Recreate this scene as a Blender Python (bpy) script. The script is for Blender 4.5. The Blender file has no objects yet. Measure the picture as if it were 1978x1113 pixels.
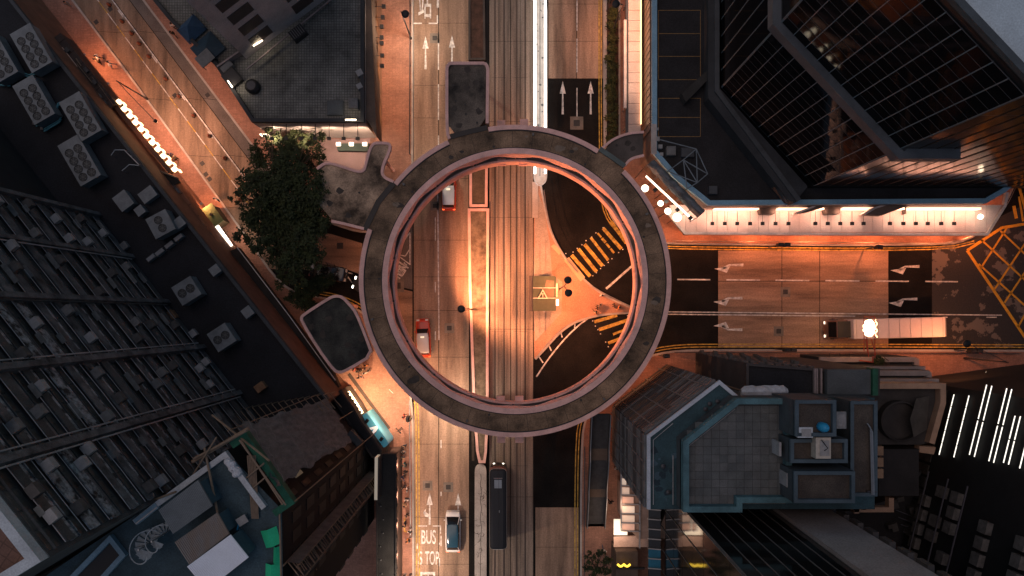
import bpy, bmesh, math, random
from mathutils import Vector, Matrix, noise
random.seed(7)
sc = bpy.context.scene
col = sc.collection
# ---------------------------------------------------------------- camera, sky, sun, exposure
H = 88.0            # camera height above the road
F = 1408.0          # focal length in photo pixels
CX, CY = 989.0, 610.0   # nadir point in the photo
cam = bpy.data.cameras.new('camera')
camo = bpy.data.objects.new('camera', cam); col.objects.link(camo)
camo.location = (0, 0, H); camo.rotation_euler = (0, 0, 0)
cam.sensor_width = 36.0; cam.lens = 36.0 * F / 1978.0
cam.shift_x = 0.0; cam.shift_y = (CY - 556.5) / 1978.0
cam.clip_start = 0.5; cam.clip_end = 3000
sc.camera = camo
SUN_EL, SUN_AZ = 72.0, 300.0
world = bpy.data.worlds.new('World'); sc.world = world; world.use_nodes = True
wn = world.node_tree.nodes; wl = world.node_tree.links
bg = wn['Background']
sky = wn.new('ShaderNodeTexSky'); sky.sky_type = 'NISHITA'; sky.sun_disc = False
sky.sun_elevation = math.radians(SUN_EL); sky.sun_rotation = math.radians(SUN_AZ)
sky.air_density = 1.6; sky.dust_density = 0.4; sky.ozone_density = 2.2
wl.new(sky.outputs[0], bg.inputs[0]); bg.inputs[1].default_value = 0.05
sun = bpy.data.lights.new('sun', 'SUN'); suno = bpy.data.objects.new('sun', sun); col.objects.link(suno)
sun.energy = 0.60; sun.angle = math.radians(55); sun.color = (1.0, 0.66, 0.48)
suno.rotation_euler = (math.radians(90 - SUN_EL), 0, math.radians(180 - SUN_AZ))
sc.view_settings.view_transform = 'Standard'; sc.view_settings.look = 'None'
sc.view_settings.exposure = 0.0; sc.view_settings.gamma = 1.0; sc.view_settings.use_curve_mapping = False
sc.cycles.use_denoising = True
sc.cycles.max_bounces = 5; sc.cycles.diffuse_bounces = 2; sc.cycles.glossy_bounces = 3
sc.cycles.sample_clamp_indirect = 4.0
sc.cycles.caustics_reflective = False; sc.cycles.caustics_refractive = False

# ---------------------------------------------------------------- helpers
def W(px, py, z=0.0):
    k = (H - z) / F
    return Vector(((px - CX) * k, (CY - py) * k, z))
def W2(px, py, z=0.0):
    v = W(px, py, z); return (v.x, v.y)
def PP(pts, z=0.0):
    return [W2(p[0], p[1], z) for p in pts]
def S(px, z=0.0):            # pixel length to metres at height z
    return px * (H - z) / F

class MB:
    def __init__(s): s.v = []; s.f = []; s.mi = []
    def add(s, vs, fs, mi=0):
        n = len(s.v); s.v += [tuple(v) for v in vs]
        s.f += [tuple(n + i for i in f) for f in fs]; s.mi += [mi] * len(fs); return s
    def sheet(s, pts, z, mi=0):
        pts = ccw(pts); return s.add([(x, y, z) for x, y in pts], [tuple(range(len(pts)))], mi)
    def prism(s, pts, z0, z1, top=True, bottom=True, side=True, mi=0):
        pts = ccw(pts); n = len(pts)
        vs = [(x, y, z0) for x, y in pts] + [(x, y, z1) for x, y in pts]; fs = []
        if side: fs += [(i, (i + 1) % n, n + (i + 1) % n, n + i) for i in range(n)]
        if top: fs.append(tuple(range(n, 2 * n)))
        if bottom: fs.append(tuple(reversed(range(n))))
        return s.add(vs, fs, mi)
    def box(s, cx, cy, cz, sx, sy, sz, rz=0.0, mi=0):
        c, sn = math.cos(rz), math.sin(rz); vs = []
        for dz in (-.5, .5):
            for dx, dy in ((-.5, -.5), (.5, -.5), (.5, .5), (-.5, .5)):
                x, y = dx * sx, dy * sy
                vs.append((cx + x * c - y * sn, cy + x * sn + y * c, cz + dz * sz))
        return s.add(vs, [(3, 2, 1, 0), (4, 5, 6, 7), (0, 1, 5, 4), (1, 2, 6, 5), (2, 3, 7, 6), (3, 0, 4, 7)], mi)
    def beam(s, p0, p1, w, z0, z1, mi=0):
        d = Vector((p1[0] - p0[0], p1[1] - p0[1])); L = d.length
        return s.box((p0[0] + p1[0]) / 2, (p0[1] + p1[1]) / 2, (z0 + z1) / 2, L, w, z1 - z0, math.atan2(d.y, d.x), mi)
    def cyl(s, cx, cy, z0, z1, r0, r1=None, n=12, mi=0):
        r1 = r0 if r1 is None else r1; vs = []
        for z, r in ((z0, r0), (z1, r1)):
            vs += [(cx + r * math.cos(2 * math.pi * i / n), cy + r * math.sin(2 * math.pi * i / n), z) for i in range(n)]
        fs = [(i, (i + 1) % n, n + (i + 1) % n, n + i) for i in range(n)] + [tuple(range(n, 2 * n)), tuple(reversed(range(n)))]
        return s.add(vs, fs, mi)
    def lathe(s, cx, cy, prof, n=16, mi=0):      # prof: list of (r, z)
        m = len(prof); vs = []
        for r, z in prof:
            vs += [(cx + r * math.cos(2 * math.pi * i / n), cy + r * math.sin(2 * math.pi * i / n), z) for i in range(n)]
        fs = [(k * n + i, k * n + (i + 1) % n, (k + 1) * n + (i + 1) % n, (k + 1) * n + i) for k in range(m - 1) for i in range(n)]
        fs += [tuple(range((m - 1) * n, m * n)), tuple(reversed(range(n)))]
        return s.add(vs, fs, mi)
    def tube(s, pts, r, n=6, mi=0):
        pts = [Vector(p) for p in pts]; rings = []; m = len(pts); vs = []
        rr = r if isinstance(r, (list, tuple)) else [r] * m
        for k, p in enumerate(pts):
            t = (pts[min(k + 1, m - 1)] - pts[max(k - 1, 0)])
            t = t.normalized() if t.length > 1e-9 else Vector((0, 0, 1))
            a = Vector((0, 0, 1)) if abs(t.z) < .9 else Vector((1, 0, 0))
            u = t.cross(a).normalized(); w = t.cross(u)
            vs += [p + (u * math.cos(2 * math.pi * i / n) + w * math.sin(2 * math.pi * i / n)) * rr[k] for i in range(n)]
        fs = [(k * n + i, k * n + (i + 1) % n, (k + 1) * n + (i + 1) % n, (k + 1) * n + i) for k in range(m - 1) for i in range(n)]
        fs += [tuple(range((m - 1) * n, m * n)), tuple(reversed(range(n)))]
        return s.add(vs, fs, mi)
    def ribbon(s, path, w, z0, z1, off=0.0, closed=False, mi=0):   # extruded strip along a 2-D path
        L, R = offset_path(path, off + w / 2, closed), offset_path(path, off - w / 2, closed)
        n = len(L); vs = []
        for i in range(n):
            vs += [(L[i][0], L[i][1], z0), (R[i][0], R[i][1], z0), (R[i][0], R[i][1], z1), (L[i][0], L[i][1], z1)]
        fs = []; m = n if closed else n - 1
        for i in range(m):
            a, b = 4 * i, 4 * ((i + 1) % n)
            fs += [(a + 3, a + 2, b + 2, b + 3), (a, b, b + 1, a + 1), (a, a + 3, b + 3, b), (a + 1, b + 1, b + 2, a + 2)]
        if not closed: fs += [(0, 1, 2, 3), (4 * n - 4, 4 * n - 1, 4 * n - 2, 4 * n - 3)]
        return s.add(vs, fs, mi)
    def strip(s, path, w, z, off=0.0, mi=0):      # flat painted strip
        L, R = offset_path(path, off + w / 2), offset_path(path, off - w / 2); n = len(L)
        vs = [(x, y, z) for x, y in L] + [(x, y, z) for x, y in R]
        return s.add(vs, [(i, n + i, n + i + 1, i + 1) for i in range(n - 1)], mi)
    def band(s, c, r0, r1, z0, z1, a0=0.0, a1=360.0, n=96, mi=0):   # annular block
        closed = abs(a1 - a0 - 360) < 1e-6; m = n if closed else n + 1; vs = []
        for i in range(m):
            a = math.radians(a0 + (a1 - a0) * i / n); ca, sa = math.cos(a), math.sin(a)
            for r, z in ((r0, z0), (r1, z0), (r1, z1), (r0, z1)): vs.append((c[0] + r * ca, c[1] + r * sa, z))
        fs = []
        for i in range(n):
            a, b = 4 * i, 4 * ((i + 1) % m)
            for q in range(4): fs.append((a + q, b + q, b + (q + 1) % 4, a + (q + 1) % 4)[::-1])
        if not closed: fs += [(0, 1, 2, 3), (4 * m - 1, 4 * m - 2, 4 * m - 3, 4 * m - 4)]
        return s.add(vs, fs, mi)
    def build(s, name, mats, parent=None, local=False, smooth=False):
        me = bpy.data.meshes.new(name)
        off = Vector((0, 0, 0))
        if parent is not None and not local: off = wpos(parent)
        me.from_pydata([(v[0] - off.x, v[1] - off.y, v[2] - off.z) for v in s.v], [], s.f)
        if not isinstance(mats, (list, tuple)): mats = [mats]
        for m in mats: me.materials.append(m)
        if len(mats) > 1: me.polygons.foreach_set('material_index', s.mi)
        if smooth: me.polygons.foreach_set('use_smooth', [True] * len(me.polygons))
        me.update()
        o = bpy.data.objects.new(name, me); col.objects.link(o)
        if parent is not None: o.parent = parent
        return o
def wpos(o):
    v = Vector((0, 0, 0))
    while o is not None: v += o.location; o = o.parent
    return v
def ccw(pts):
    a = sum(pts[i][0] * pts[(i + 1) % len(pts)][1] - pts[(i + 1) % len(pts)][0] * pts[i][1] for i in range(len(pts)))
    return list(pts) if a > 0 else list(reversed(pts))
def offset_path(path, d, closed=False):
    n = len(path); out = []
    for i in range(n):
        p = Vector(path[i][:2])
        a = Vector(path[(i - 1) % n][:2]) if (closed or i > 0) else None
        b = Vector(path[(i + 1) % n][:2]) if (closed or i < n - 1) else None
        t1 = (p - a).normalized() if a is not None else None; t2 = (b - p).normalized() if b is not None else None
        if t1 is None: t1 = t2
        if t2 is None: t2 = t1
        n1 = Vector((-t1.y, t1.x)); n2 = Vector((-t2.y, t2.x)); m = n1 + n2
        m = m.normalized() if m.length > 1e-6 else n1
        k = max(.35, m.dot(n1)); q = p + m * (d / k); out.append((q.x, q.y))
    return out
def smooth_path(pts, it=2, closed=False):
    pts = [tuple(p[:2]) for p in pts]
    for _ in range(it):
        o = [] if closed else [pts[0]]; n = len(pts)
        for i in range(n if closed else n - 1):
            a, b = pts[i], pts[(i + 1) % n]
            o += [(a[0] * .75 + b[0] * .25, a[1] * .75 + b[1] * .25), (a[0] * .25 + b[0] * .75, a[1] * .25 + b[1] * .75)]
        if not closed: o.append(pts[-1])
        pts = o
    return pts
def inside(p, poly):
    x, y = p; r = False; n = len(poly)
    for i in range(n):
        x1, y1 = poly[i]; x2, y2 = poly[(i + 1) % n]
        if (y1 > y) != (y2 > y) and x < (x2 - x1) * (y - y1) / (y2 - y1) + x1: r = not r
    return r
def tag(o, label=None, cat=None, group=None, kind=None):
    if label: o['label'] = label
    if cat: o['category'] = cat
    if group: o['group'] = group
    if kind: o['kind'] = kind
    return o
def thing(name, label, cat, loc=(0, 0, 0), rz=0.0, group=None):
    o = bpy.data.objects.new(name, None); o.empty_display_size = .2; col.objects.link(o)
    o.location = loc; o.rotation_euler = (0, 0, rz); return tag(o, label, cat, group)
def inst(name, me, parent=None, loc=(0, 0, 0), rz=0.0, scale=None):
    o = bpy.data.objects.new(name, me); col.objects.link(o); o.parent = parent; o.location = loc
    o.rotation_euler = (0, 0, rz)
    if scale: o.scale = scale
    return o
def copy_tree(o, parent=None):
    c = o.copy(); col.objects.link(c); c.parent = parent
    for ch in list(o.children): copy_tree(ch, c)
    return c
def light(name, kind, loc, energy, color, parent=None, radius=.2, size=None, size_y=None, rot=None, cone=None):
    if kind == 'POINT': kind = 'SPOT'; cone = cone or 172      # every fitting here throws its light downwards
    l = bpy.data.lights.new(name, kind); l.energy = energy; l.color = color
    if kind in ('POINT', 'SPOT'): l.shadow_soft_size = radius
    if kind == 'SPOT': l.spot_size = math.radians(cone or 150); l.spot_blend = .6
    if kind == 'AREA':
        l.shape = 'RECTANGLE'; l.size = size; l.size_y = size_y or size
    o = bpy.data.objects.new(name, l); col.objects.link(o)
    loc = Vector(loc)
    if parent is not None:
        o.parent = parent; loc = loc - wpos(parent)
    o.location = loc
    if rot: o.rotation_euler = rot
    return o

# ---------------------------------------------------------------- materials
MATS = {}
def M(name, c, rough=.8, var=.35, scale=.6, fine=.15, bump=.0, metal=0.0, c2=None, stretch=(1, 1, 1), rot=0.0, contrast=.28, spec=.4, emit=None, estr=0.0, coat=0.0):
    if name in MATS: return MATS[name]
    m = bpy.data.materials.new(name); m.use_nodes = True; nt = m.node_tree; N = nt.nodes; Lk = nt.links
    b = N['Principled BSDF']
    b.inputs['Roughness'].default_value = rough; b.inputs['Metallic'].default_value = metal
    b.inputs['Specular IOR Level'].default_value = spec; b.inputs['Coat Weight'].default_value = coat
    g = N.new('ShaderNodeNewGeometry'); mp = N.new('ShaderNodeMapping')
    mp.inputs['Scale'].default_value = stretch; mp.inputs['Rotation'].default_value = (0, 0, rot)
    Lk.new(g.outputs['Position'], mp.inputs['Vector'])
    n1 = N.new('ShaderNodeTexNoise'); n1.inputs['Scale'].default_value = scale; n1.inputs['Detail'].default_value = 6; n1.inputs['Roughness'].default_value = .62
    n2 = N.new('ShaderNodeTexNoise'); n2.inputs['Scale'].default_value = scale * 14 + 3; n2.inputs['Detail'].default_value = 3
    Lk.new(mp.outputs[0], n1.inputs['Vector']); Lk.new(g.outputs['Position'], n2.inputs['Vector'])
    r = N.new('ShaderNodeMapRange'); r.inputs[1].default_value = .5 - contrast; r.inputs[2].default_value = .5 + contrast
    Lk.new(n1.outputs[0], r.inputs[0])
    mx = N.new('ShaderNodeMix'); mx.data_type = 'RGBA'; lo = tuple(x * (1 - var) for x in c)
    c2 = c2 or tuple(min(1, x * (1 + var)) for x in c)
    mx.inputs[6].default_value = (*(lo if c2 is None else tuple(x * (1 - var) for x in c)), 1); mx.inputs[7].default_value = (*c2, 1)
    Lk.new(r.outputs[0], mx.inputs[0])
    r2 = N.new('ShaderNodeMapRange'); r2.inputs[1].default_value = .3; r2.inputs[2].default_value = .7
    r2.inputs[3].default_value = 1 - fine; r2.inputs[4].default_value = 1 + fine; Lk.new(n2.outputs[0], r2.inputs[0])
    mu = N.new('ShaderNodeMix'); mu.data_type = 'RGBA'; mu.blend_type = 'MULTIPLY'; mu.inputs[0].default_value = 1
    Lk.new(mx.outputs[2], mu.inputs[6]); Lk.new(r2.outputs[0], mu.inputs[7]); Lk.new(mu.outputs[2], b.inputs['Base Color'])
    if bump:
        bp = N.new('ShaderNodeBump'); bp.inputs['Strength'].default_value = bump; bp.inputs['Distance'].default_value = .03
        Lk.new(n2.outputs[0], bp.inputs['Height']); Lk.new(bp.outputs[0], b.inputs['Normal'])
    if emit:
        b.inputs['Emission Color'].default_value = (*emit, 1); b.inputs['Emission Strength'].default_value = estr
    m['out'] = 'ok'; MATS[name] = m; return m
def grid_lines(m, sx, sy, line=.04, dark=.5, rot=0.0):
    """tile joints too small to build, as a darker grid multiplied over the base colour"""
    nt = m.node_tree; N = nt.nodes; Lk = nt.links; b = N['Principled BSDF']
    src = b.inputs['Base Color'].links[0].from_socket
    g = N.new('ShaderNodeNewGeometry'); mp = N.new('ShaderNodeMapping'); mp.inputs['Rotation'].default_value = (0, 0, rot)
    Lk.new(g.outputs['Position'], mp.inputs[0])
    br = N.new('ShaderNodeTexBrick'); br.offset = 0; br.inputs['Scale'].default_value = 1
    br.inputs['Brick Width'].default_value = sx; br.inputs['Row Height'].default_value = sy; br.inputs['Mortar Size'].default_value = line
    br.inputs['Color1'].default_value = (1, 1, 1, 1); br.inputs['Color2'].default_value = (.8, .8, .8, 1); br.inputs['Mortar'].default_value = (dark, dark, dark, 1)
    Lk.new(mp.outputs[0], br.inputs['Vector'])
    mu = N.new('ShaderNodeMix'); mu.data_type = 'RGBA'; mu.blend_type = 'MULTIPLY'; mu.inputs[0].default_value = 1
    Lk.new(src, mu.inputs[6]); Lk.new(br.outputs[0], mu.inputs[7]); Lk.new(mu.outputs[2], b.inputs['Base Color'])
    return m
def E(name, c, s):
    if name in MATS: return MATS[name]
    m = bpy.data.materials.new(name); m.use_nodes = True; b = m.node_tree.nodes['Principled BSDF']
    b.inputs['Base Color'].default_value = (*[min(.8, x) for x in c], 1); b.inputs['Roughness'].default_value = .5
    b.inputs['Emission Color'].default_value = (*c, 1); b.inputs['Emission Strength'].default_value = s
    MATS[name] = m; return m
def glass(name, c=(.01, .012, .015), rough=.06, spec=.6, ior=1.5):
    if name in MATS: return MATS[name]
    m = M(name, c, rough=rough, var=.3, spec=spec); m.node_tree.nodes['Principled BSDF'].inputs['IOR'].default_value = ior
    return m

ORANGE = (1.0, .30, .105); WARM = (1.0, .36, .16); PINK = (1.0, .42, .26); WHITE = (1.0, .76, .58); REDDISH = (1.0, .27, .095); COOL = (.85, .95, 1.0)
asphalt = M('asphalt', (.009, .0088, .0088), .85, .4, .3, .35, .4, spec=.08, c2=(.0185, .017, .016), contrast=.25)
concrete = M('road_concrete', (.25, .17, .12), .82, .5, .22, .18, .25, stretch=(3.2, .35, 1), contrast=.17)
concrete_ew = M('road_concrete_east', (.26, .17, .115), .82, .5, .22, .18, .25, stretch=(.35, 3.0, 1), contrast=.17)
concrete_dg = M('road_concrete_diagonal', (.19, .135, .095), .82, .5, .25, .18, .25, stretch=(3.0, .35, 1), rot=math.radians(-36), contrast=.17)
track_conc = M('track_concrete', (.21, .165, .13), .8, .55, .3, .18, .25, stretch=(4.0, .2, 1), contrast=.18)
redpave = grid_lines(M('red_paving', (.33, .175, .125), .85, .3, .5, .2, .25), .4, .2, .02, .75)
greypave = grid_lines(M('grey_paving', (.24, .2, .175), .85, .3, .5, .2, .25), .45, .45, .02, .75)
kerb_m = M('kerb_stone', (.36, .33, .30), .8, .3, .8)
white_p = M('white_road_paint', (.72, .70, .66), .7, .55, 2.2, .3, c2=(.76, .74, .70), contrast=.13)
yellow_p = M('yellow_road_paint', (.56, .36, .06), .7, .6, 2.2, .3, c2=(.62, .40, .07), contrast=.13)
pink_c = M('pink_painted_concrete', (.74, .45, .39), .75, .28, .8, .15, .15)
roof_c = M('stained_roof_concrete', (.115, .08, .05), .9, .6, .34, .3, .35, c2=(.32, .21, .13), contrast=.2)
roof_w = M('weathered_roof_concrete', (.11, .078, .052), .9, .6, .32, .3, .35, c2=(.52, .37, .25), contrast=.15)
black_m = M('black_paint', (.012, .012, .013), .5, .2, 1.0)
steel = M('galvanised_steel', (.38, .38, .38), .42, .15, 2.0, .1, 0, .75)
dark_steel = M('dark_steel', (.06, .06, .065), .5, .2, 2.0, .1, 0, .4)
iron = M('cast_iron', (.035, .032, .03), .6, .3, 3.0, .2, .4)
rail_m = M('tram_rail_steel', (.12, .09, .075), .35, .2, 2.0, .1, 0, .8)
rubber = M('rubber', (.015, .015, .015), .8, .2, 2.0)
car_glass = glass('car_glass')
soil = M('planter_soil', (.09, .065, .045), .95, .6, 1.3, .35, .6, c2=(.26, .2, .14))
# ---------------------------------------------------------------- ground, roads, pavements
tag(MB().sheet([(-400, -400), (400, -400), (400, 400), (-400, 400)], -.05).build('ground', asphalt), kind='structure')
road = tag(MB().sheet([(-75, -50), (80, -50), (80, 55), (-75, 55)], 0).build('road', asphalt), kind='structure')
def slab(pts, mat, z=.022, name='slab'):
    p = PP(pts); p = offset_path(ccw(p), .02, True)
    return MB().prism(p, 0.0, z + random.uniform(-.004, .004), bottom=False).build(name, mat, road)
# left carriageway, concrete bays
ys = [-70, 45, 165, 228, 345, 464, 535, 600, 690, 772, 858, 1000, 1090, 1190]
for a, b in zip(ys, ys[1:]):
    slab([(799, a), (847, a), (847, b), (799, b)], concrete)
    slab([(847.6, a), (906, a), (906, b), (847.6, b)], concrete)
# tram track bed
ys = [-70, 80, 235, 420, 636, 790, 960, 1190]
for a, b in zip(ys, ys[1:]):
    slab([(945, a), (986, a), (986, b), (945, b)], track_conc)
    slab([(986.6, a), (1030, a), (1030, b), (986.6, b)], track_conc)
for a, b in zip([-70, 8, 80, 152], [8, 80, 152]):
    slab([(1059, a), (1113, a), (1113, b), (1059, b)], concrete); slab([(1113.6, a), (1165, a), (1165, b), (1113.6, b)], concrete)
for a, b in ((980, 1057), (1057, 1190)): slab([(1034, a), (1118, a), (1118, b), (1034, b)], concrete)
# east street, concrete bays between black asphalt
for x0, x1 in ((1387, 1510), (1510.6, 1583), (1583.6, 1716)):
    for y0, y1 in ((484, 543), (543.6, 606), (606.6, 672)): slab([(x0, y0), (x1, y0), (x1, y1), (x0, y1)], concrete_ew)
# worn asphalt at the far east end: old concrete showing through
m = M('worn_asphalt', (.033, .031, .03), .85, .1, .22, .2, .3)
nt = m.node_tree; N = nt.nodes; b = N['Principled BSDF']; src = b.inputs['Base Color'].links[0].from_socket
g = N.new('ShaderNodeNewGeometry'); n1 = N.new('ShaderNodeTexNoise'); n1.inputs['Scale'].default_value = .28; n1.inputs['Detail'].default_value = 9; n1.inputs['Roughness'].default_value = .6
nt.links.new(g.outputs['Position'], n1.inputs['Vector'])
rp = N.new('ShaderNodeValToRGB'); rp.color_ramp.elements[0].position = .535; rp.color_ramp.elements[1].position = .55
nt.links.new(n1.outputs[0], rp.inputs[0]); mx = N.new('ShaderNodeMix'); mx.data_type = 'RGBA'
nt.links.new(rp.outputs[0], mx.inputs[0]); nt.links.new(src, mx.inputs[6]); mx.inputs[7].default_value = (.145, .12, .10, 1); nt.links.new(mx.outputs[2], b.inputs['Base Color'])
slab([(1800, 484), (2110, 330), (2110, 672), (1800, 672)], m, .012, 'worn_patch')
for pts in ([(1826, 598), (1925, 590), (1925, 650), (1850, 648), (1826, 640)],):
    slab(pts, m, .016, 'worn_patch')
# diagonal street, bays between two kerbs
def DG(t, y):
    xl = 140 + y * .735; xr = 277 + y * .752
    return (xl + (xr - xl) * t, y)
for a, b in zip([-70, 60, 190, 300, 400], [60, 190, 300, 400, 520]):
    for t0, t1 in ((0, .355), (.36, .575), (.58, .80), (.805, 1.0)):
        slab([DG(t0, a), DG(t1, a + 4), DG(t1, b + 4), DG(t0, b)], concrete_dg if t0 < .8 else M('patched_concrete', (.12, .105, .095), .85, .4, .4, .2, .25))
slab([(560, 440), (640, 452), (700, 470), (700, 532), (625, 505), (540, 478)], concrete_ew)
slab([(704, 470), (756, 460), (797, 410), (797, 470), (797, 560), (706, 540)], M('patched_concrete', (.12, .105, .095)))
slab([(706, 543), (797, 563), (797, 690), (770, 690), (700, 606)], concrete_ew)

# pavements ------------------------------------------------------
def pavement(name, pts, mat, kerb_path, z=.15):
    o = tag(MB().prism(PP(pts), -.02, z, bottom=False).build(name, mat), kind='structure')
    if kerb_path:
        for k in kerb_path: MB().ribbon(smooth_path(PP(k), 2), .24, 0.0, z + .012).build('kerb', kerb_m, o)
    return o
k_w = [(81, -80), (140, 0), (281, 187), (414, 372), (478, 460), (545, 556), (600, 572), (660, 582), (712, 610), (750, 660), (775, 705), (797, 770), (798, 900), (799, 1200)]
kw_s = [tuple(p) for p in smooth_path(k_w, 2)]
pave_w = pavement('pavement_west', kw_s + [(560, 1200), (560, 760), (300, 480), (-60, -80)], redpave, [k_w])
k_nw = [(217, -80), (277, 0), (481, 271), (530, 338), (580, 405), (640, 432), (705, 452), (760, 440), (788, 410), (796, 370), (797, 250), (797, -80)]
pave_nw = pavement('pavement_northwest', smooth_path(k_nw, 2), redpave, [k_nw])
k_ne = [(1167, -80), (1167, 368), (1180, 425), (1228, 466), (1300, 472), (1820, 475), (1880, 460), (1930, 415), (1962, 350), (1990, 280)]
pave_ne = pavement('pavement_northeast', smooth_path(k_ne, 2) + [(2110, 250), (2110, -80)], redpave, [k_ne])
k_se = [(1122, 1200), (1122, 860), (1132, 800), (1165, 752), (1225, 700), (1285, 678), (1400, 676), (2110, 678)]
pave_se = pavement('pavement_southeast', smooth_path(k_se, 2) + [(2110, 1200)], redpave, [k_se])
isl = [(1031, 352), (1044, 356), (1052, 402), (1062, 447), (1085, 492), (1122, 536), (1167, 573), (1228, 598), (1232, 604), (1167, 607), (1120, 618), (1085, 638), (1052, 675), (1034, 694), (1031, 690)]
pave_i = pavement('traffic_island', smooth_path(isl, 1, True), M('island_paving', (.36, .2, .13), .85, .35, .3, .2, .2), [isl[1:-1]])
for pts in ([(1033, 360), (1050, 400), (1062, 470), (1066, 530), (1086, 545), (1084, 606), (1033, 660)],):
    MB().prism(PP(pts), .15, .165, bottom=False).build('paving_panel', M('pale_island_paving', (.33, .27, .22), .85, .3, .4, .2, .2), pave_i)
for pts in ([(1089, 503), (1099, 497), (1130, 536), (1121, 544)], [(1064, 476), (1070, 472), (1086, 486), (1080, 493)]):
    MB().prism(PP(pts), .15, .175, bottom=False).build('tactile_panel', M('tactile_paving', (.5, .36, .22), .8, .2, 1.0), pave_i)

# kerb-side yellow lines -----------------------------------------
def ypath(k, i0, i1): return PP(smooth_path(k, 2)[i0:i1])
def yellow(k, offs=(-.42, -.72), w=.13):
    for o in offs: MB().strip(smooth_path(PP(k), 2), w, .034, o).build('yellow_line', yellow_p, road)
yellow([(211, -90), (277, 0), (481, 271), (530, 338), (560, 380)], (.5, .8))
yellow([(580, 405), (640, 432), (705, 452), (760, 440), (788, 410), (796, 370)], (.4, .75))
yellow([(560, 552), (600, 572), (660, 582), (712, 610), (750, 660), (775, 705), (797, 770), (798, 900), (799, 1200)], (.4, .72))
yellow([(1167, -80), (1167, 368), (1180, 425), (1228, 466), (1300, 472), (1820, 475), (1880, 460)], (-.35, -.62))
yellow([(1122, 1200), (1122, 860), (1132, 800), (1165, 752), (1225, 700), (1285, 678), (1400, 676), (2110, 678)], (.4, .72))
# white lines -----------------------------------------------------
def wline(p0, p1, w=.13, name='lane_line', z=.036, mat=None):
    MB().strip([W2(*p0), W2(*p1)], w, z).build(name, mat or white_p, road)
wline((845, 300), (848, 657), .14, 'solid_line')
for y0, y1 in ((420, 465), (545, 565), (640, 657)): wline((841, y0), (841, y1), .1, 'short_dash')
for y0, y1 in ((-30, 15), (65, 135), (163, 232), (262, 300)): wline((847, y0), (847, y1), .14, 'lane_dash')
for y0, y1 in ((770, 775), (850, 866), (950, 958), (1035, 1055)): wline((852, y0), (852, y1), .12, 'lane_dash')
for y0, y1 in ((-30, 60), (75, 140)): wline((1114.5, y0), (1114.5, y1), .12, 'lane_dash')
for y0, y1 in ((170, 228),): wline((1114.5, y0), (1114.5, y1), .12, 'lane_dash', .03)
for x0, x1 in ((1308, 1372), (1403, 1468), (1498, 1563), (1594, 1660), (1691, 1755), (1787, 1850)): wline((x0, 540 + (x0 - 1308) * .008), (x1, 540 + (x1 - 1308) * .008), .16, 'lane_dash')
wline((1232, 602), (1935, 609), .13, 'centre_line'); wline((1232, 606.5), (1652, 611), .13, 'centre_line'); wline((1820, 613), (1830, 613), .12, 'centre_line'); wline((1905, 613), (1925, 613), .12, 'centre_line')
wline((1232, 504), (1171, 558), .26, 'stop_line', .02)
# diagonal street lines
wline(DG(.56, -60), DG(.56, 345), .14, 'solid_line'); 
for y in range(-20, 350, 46): wline(DG(.355, y), DG(.355, y + 24), .1, 'lane_dash'); wline(DG(.355, y + 24), DG(.355, y + 46), .1, 'yellow_line', .036, yellow_p)
for y in (20, 108, 180, 253): wline((DG(.535, y)[0], y), (DG(.535, y + 14)[0], y + 14), .14, 'short_dash')
# white lines of the junction mouth
for q in ([(1036, 728), (1060, 692), (1090, 655), (1118, 628), (1135, 616)],):
    MB().strip(smooth_path(PP(q), 2), .17, .02).build('hatch_edge_line', white_p, road)
for a, b in (((1049, 701), (1039, 686)), ((1065, 678), (1057, 660)), ((1086, 652), (1081, 634)), ((1110, 634), (1111, 622))): wline(a, b, .15, 'hatch_bar', .024)
# yellow crossing stripes
for (x0, y0, x1, y1, n) in ((1104, 493, 1140, 534, 0), (1117, 481, 1152, 525, 0), (1129, 472, 1164, 514, 0), (1141, 459, 1175, 503, 1), (1154, 450, 1187, 490, 2), (1165, 441, 1200, 481, 0), (1180, 428, 1210, 470, 0)):
    if n == 2:
        for k in range(4):
            a, c = k / 4 + .01, k / 4 + .22
            wline((x0 + (x1 - x0) * a, y0 + (y1 - y0) * a), (x0 + (x1 - x0) * c, y0 + (y1 - y0) * c), random.uniform(.22, .36), 'crossing_stripe', .02, yellow_p)
    else: wline((x0, y0), (x1, y1), .42 if n == 0 else .33, 'crossing_stripe', .02, yellow_p)
for (x0, y0, x1, y1, w) in ((1148, 622, 1192, 609, .40), (1157, 637, 1214, 618, .40), (1184, 646, 1226, 630, .28), (1175, 663, 1216, 647, .36), (1188, 671, 1208, 665, .26)):
    wline((x0, y0), (x1, y1), w, 'crossing_stripe', .02, yellow_p)
stud = MB().box(0, 0, 0, .12, .12, .03).build('crossing_stud', white_p, road); stud.location = W(1093, 490, .03)
for i, (x, y) in enumerate([(1107, 487), (1115, 480), (1124, 473), (1132, 465), (1143, 458), (1151, 450), (1165, 440), (1145, 533), (1152, 527), (1160, 519), (1167, 513), (1175, 507), (1182, 500), (1195, 488), (1203, 482), (1145, 620), (1150, 630), (1155, 637), (1160, 645), (1170, 661), (1175, 670), (1212, 610), (1217, 618)]):
    inst('crossing_stud', stud.data, road, W(x, y, .03))
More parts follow.
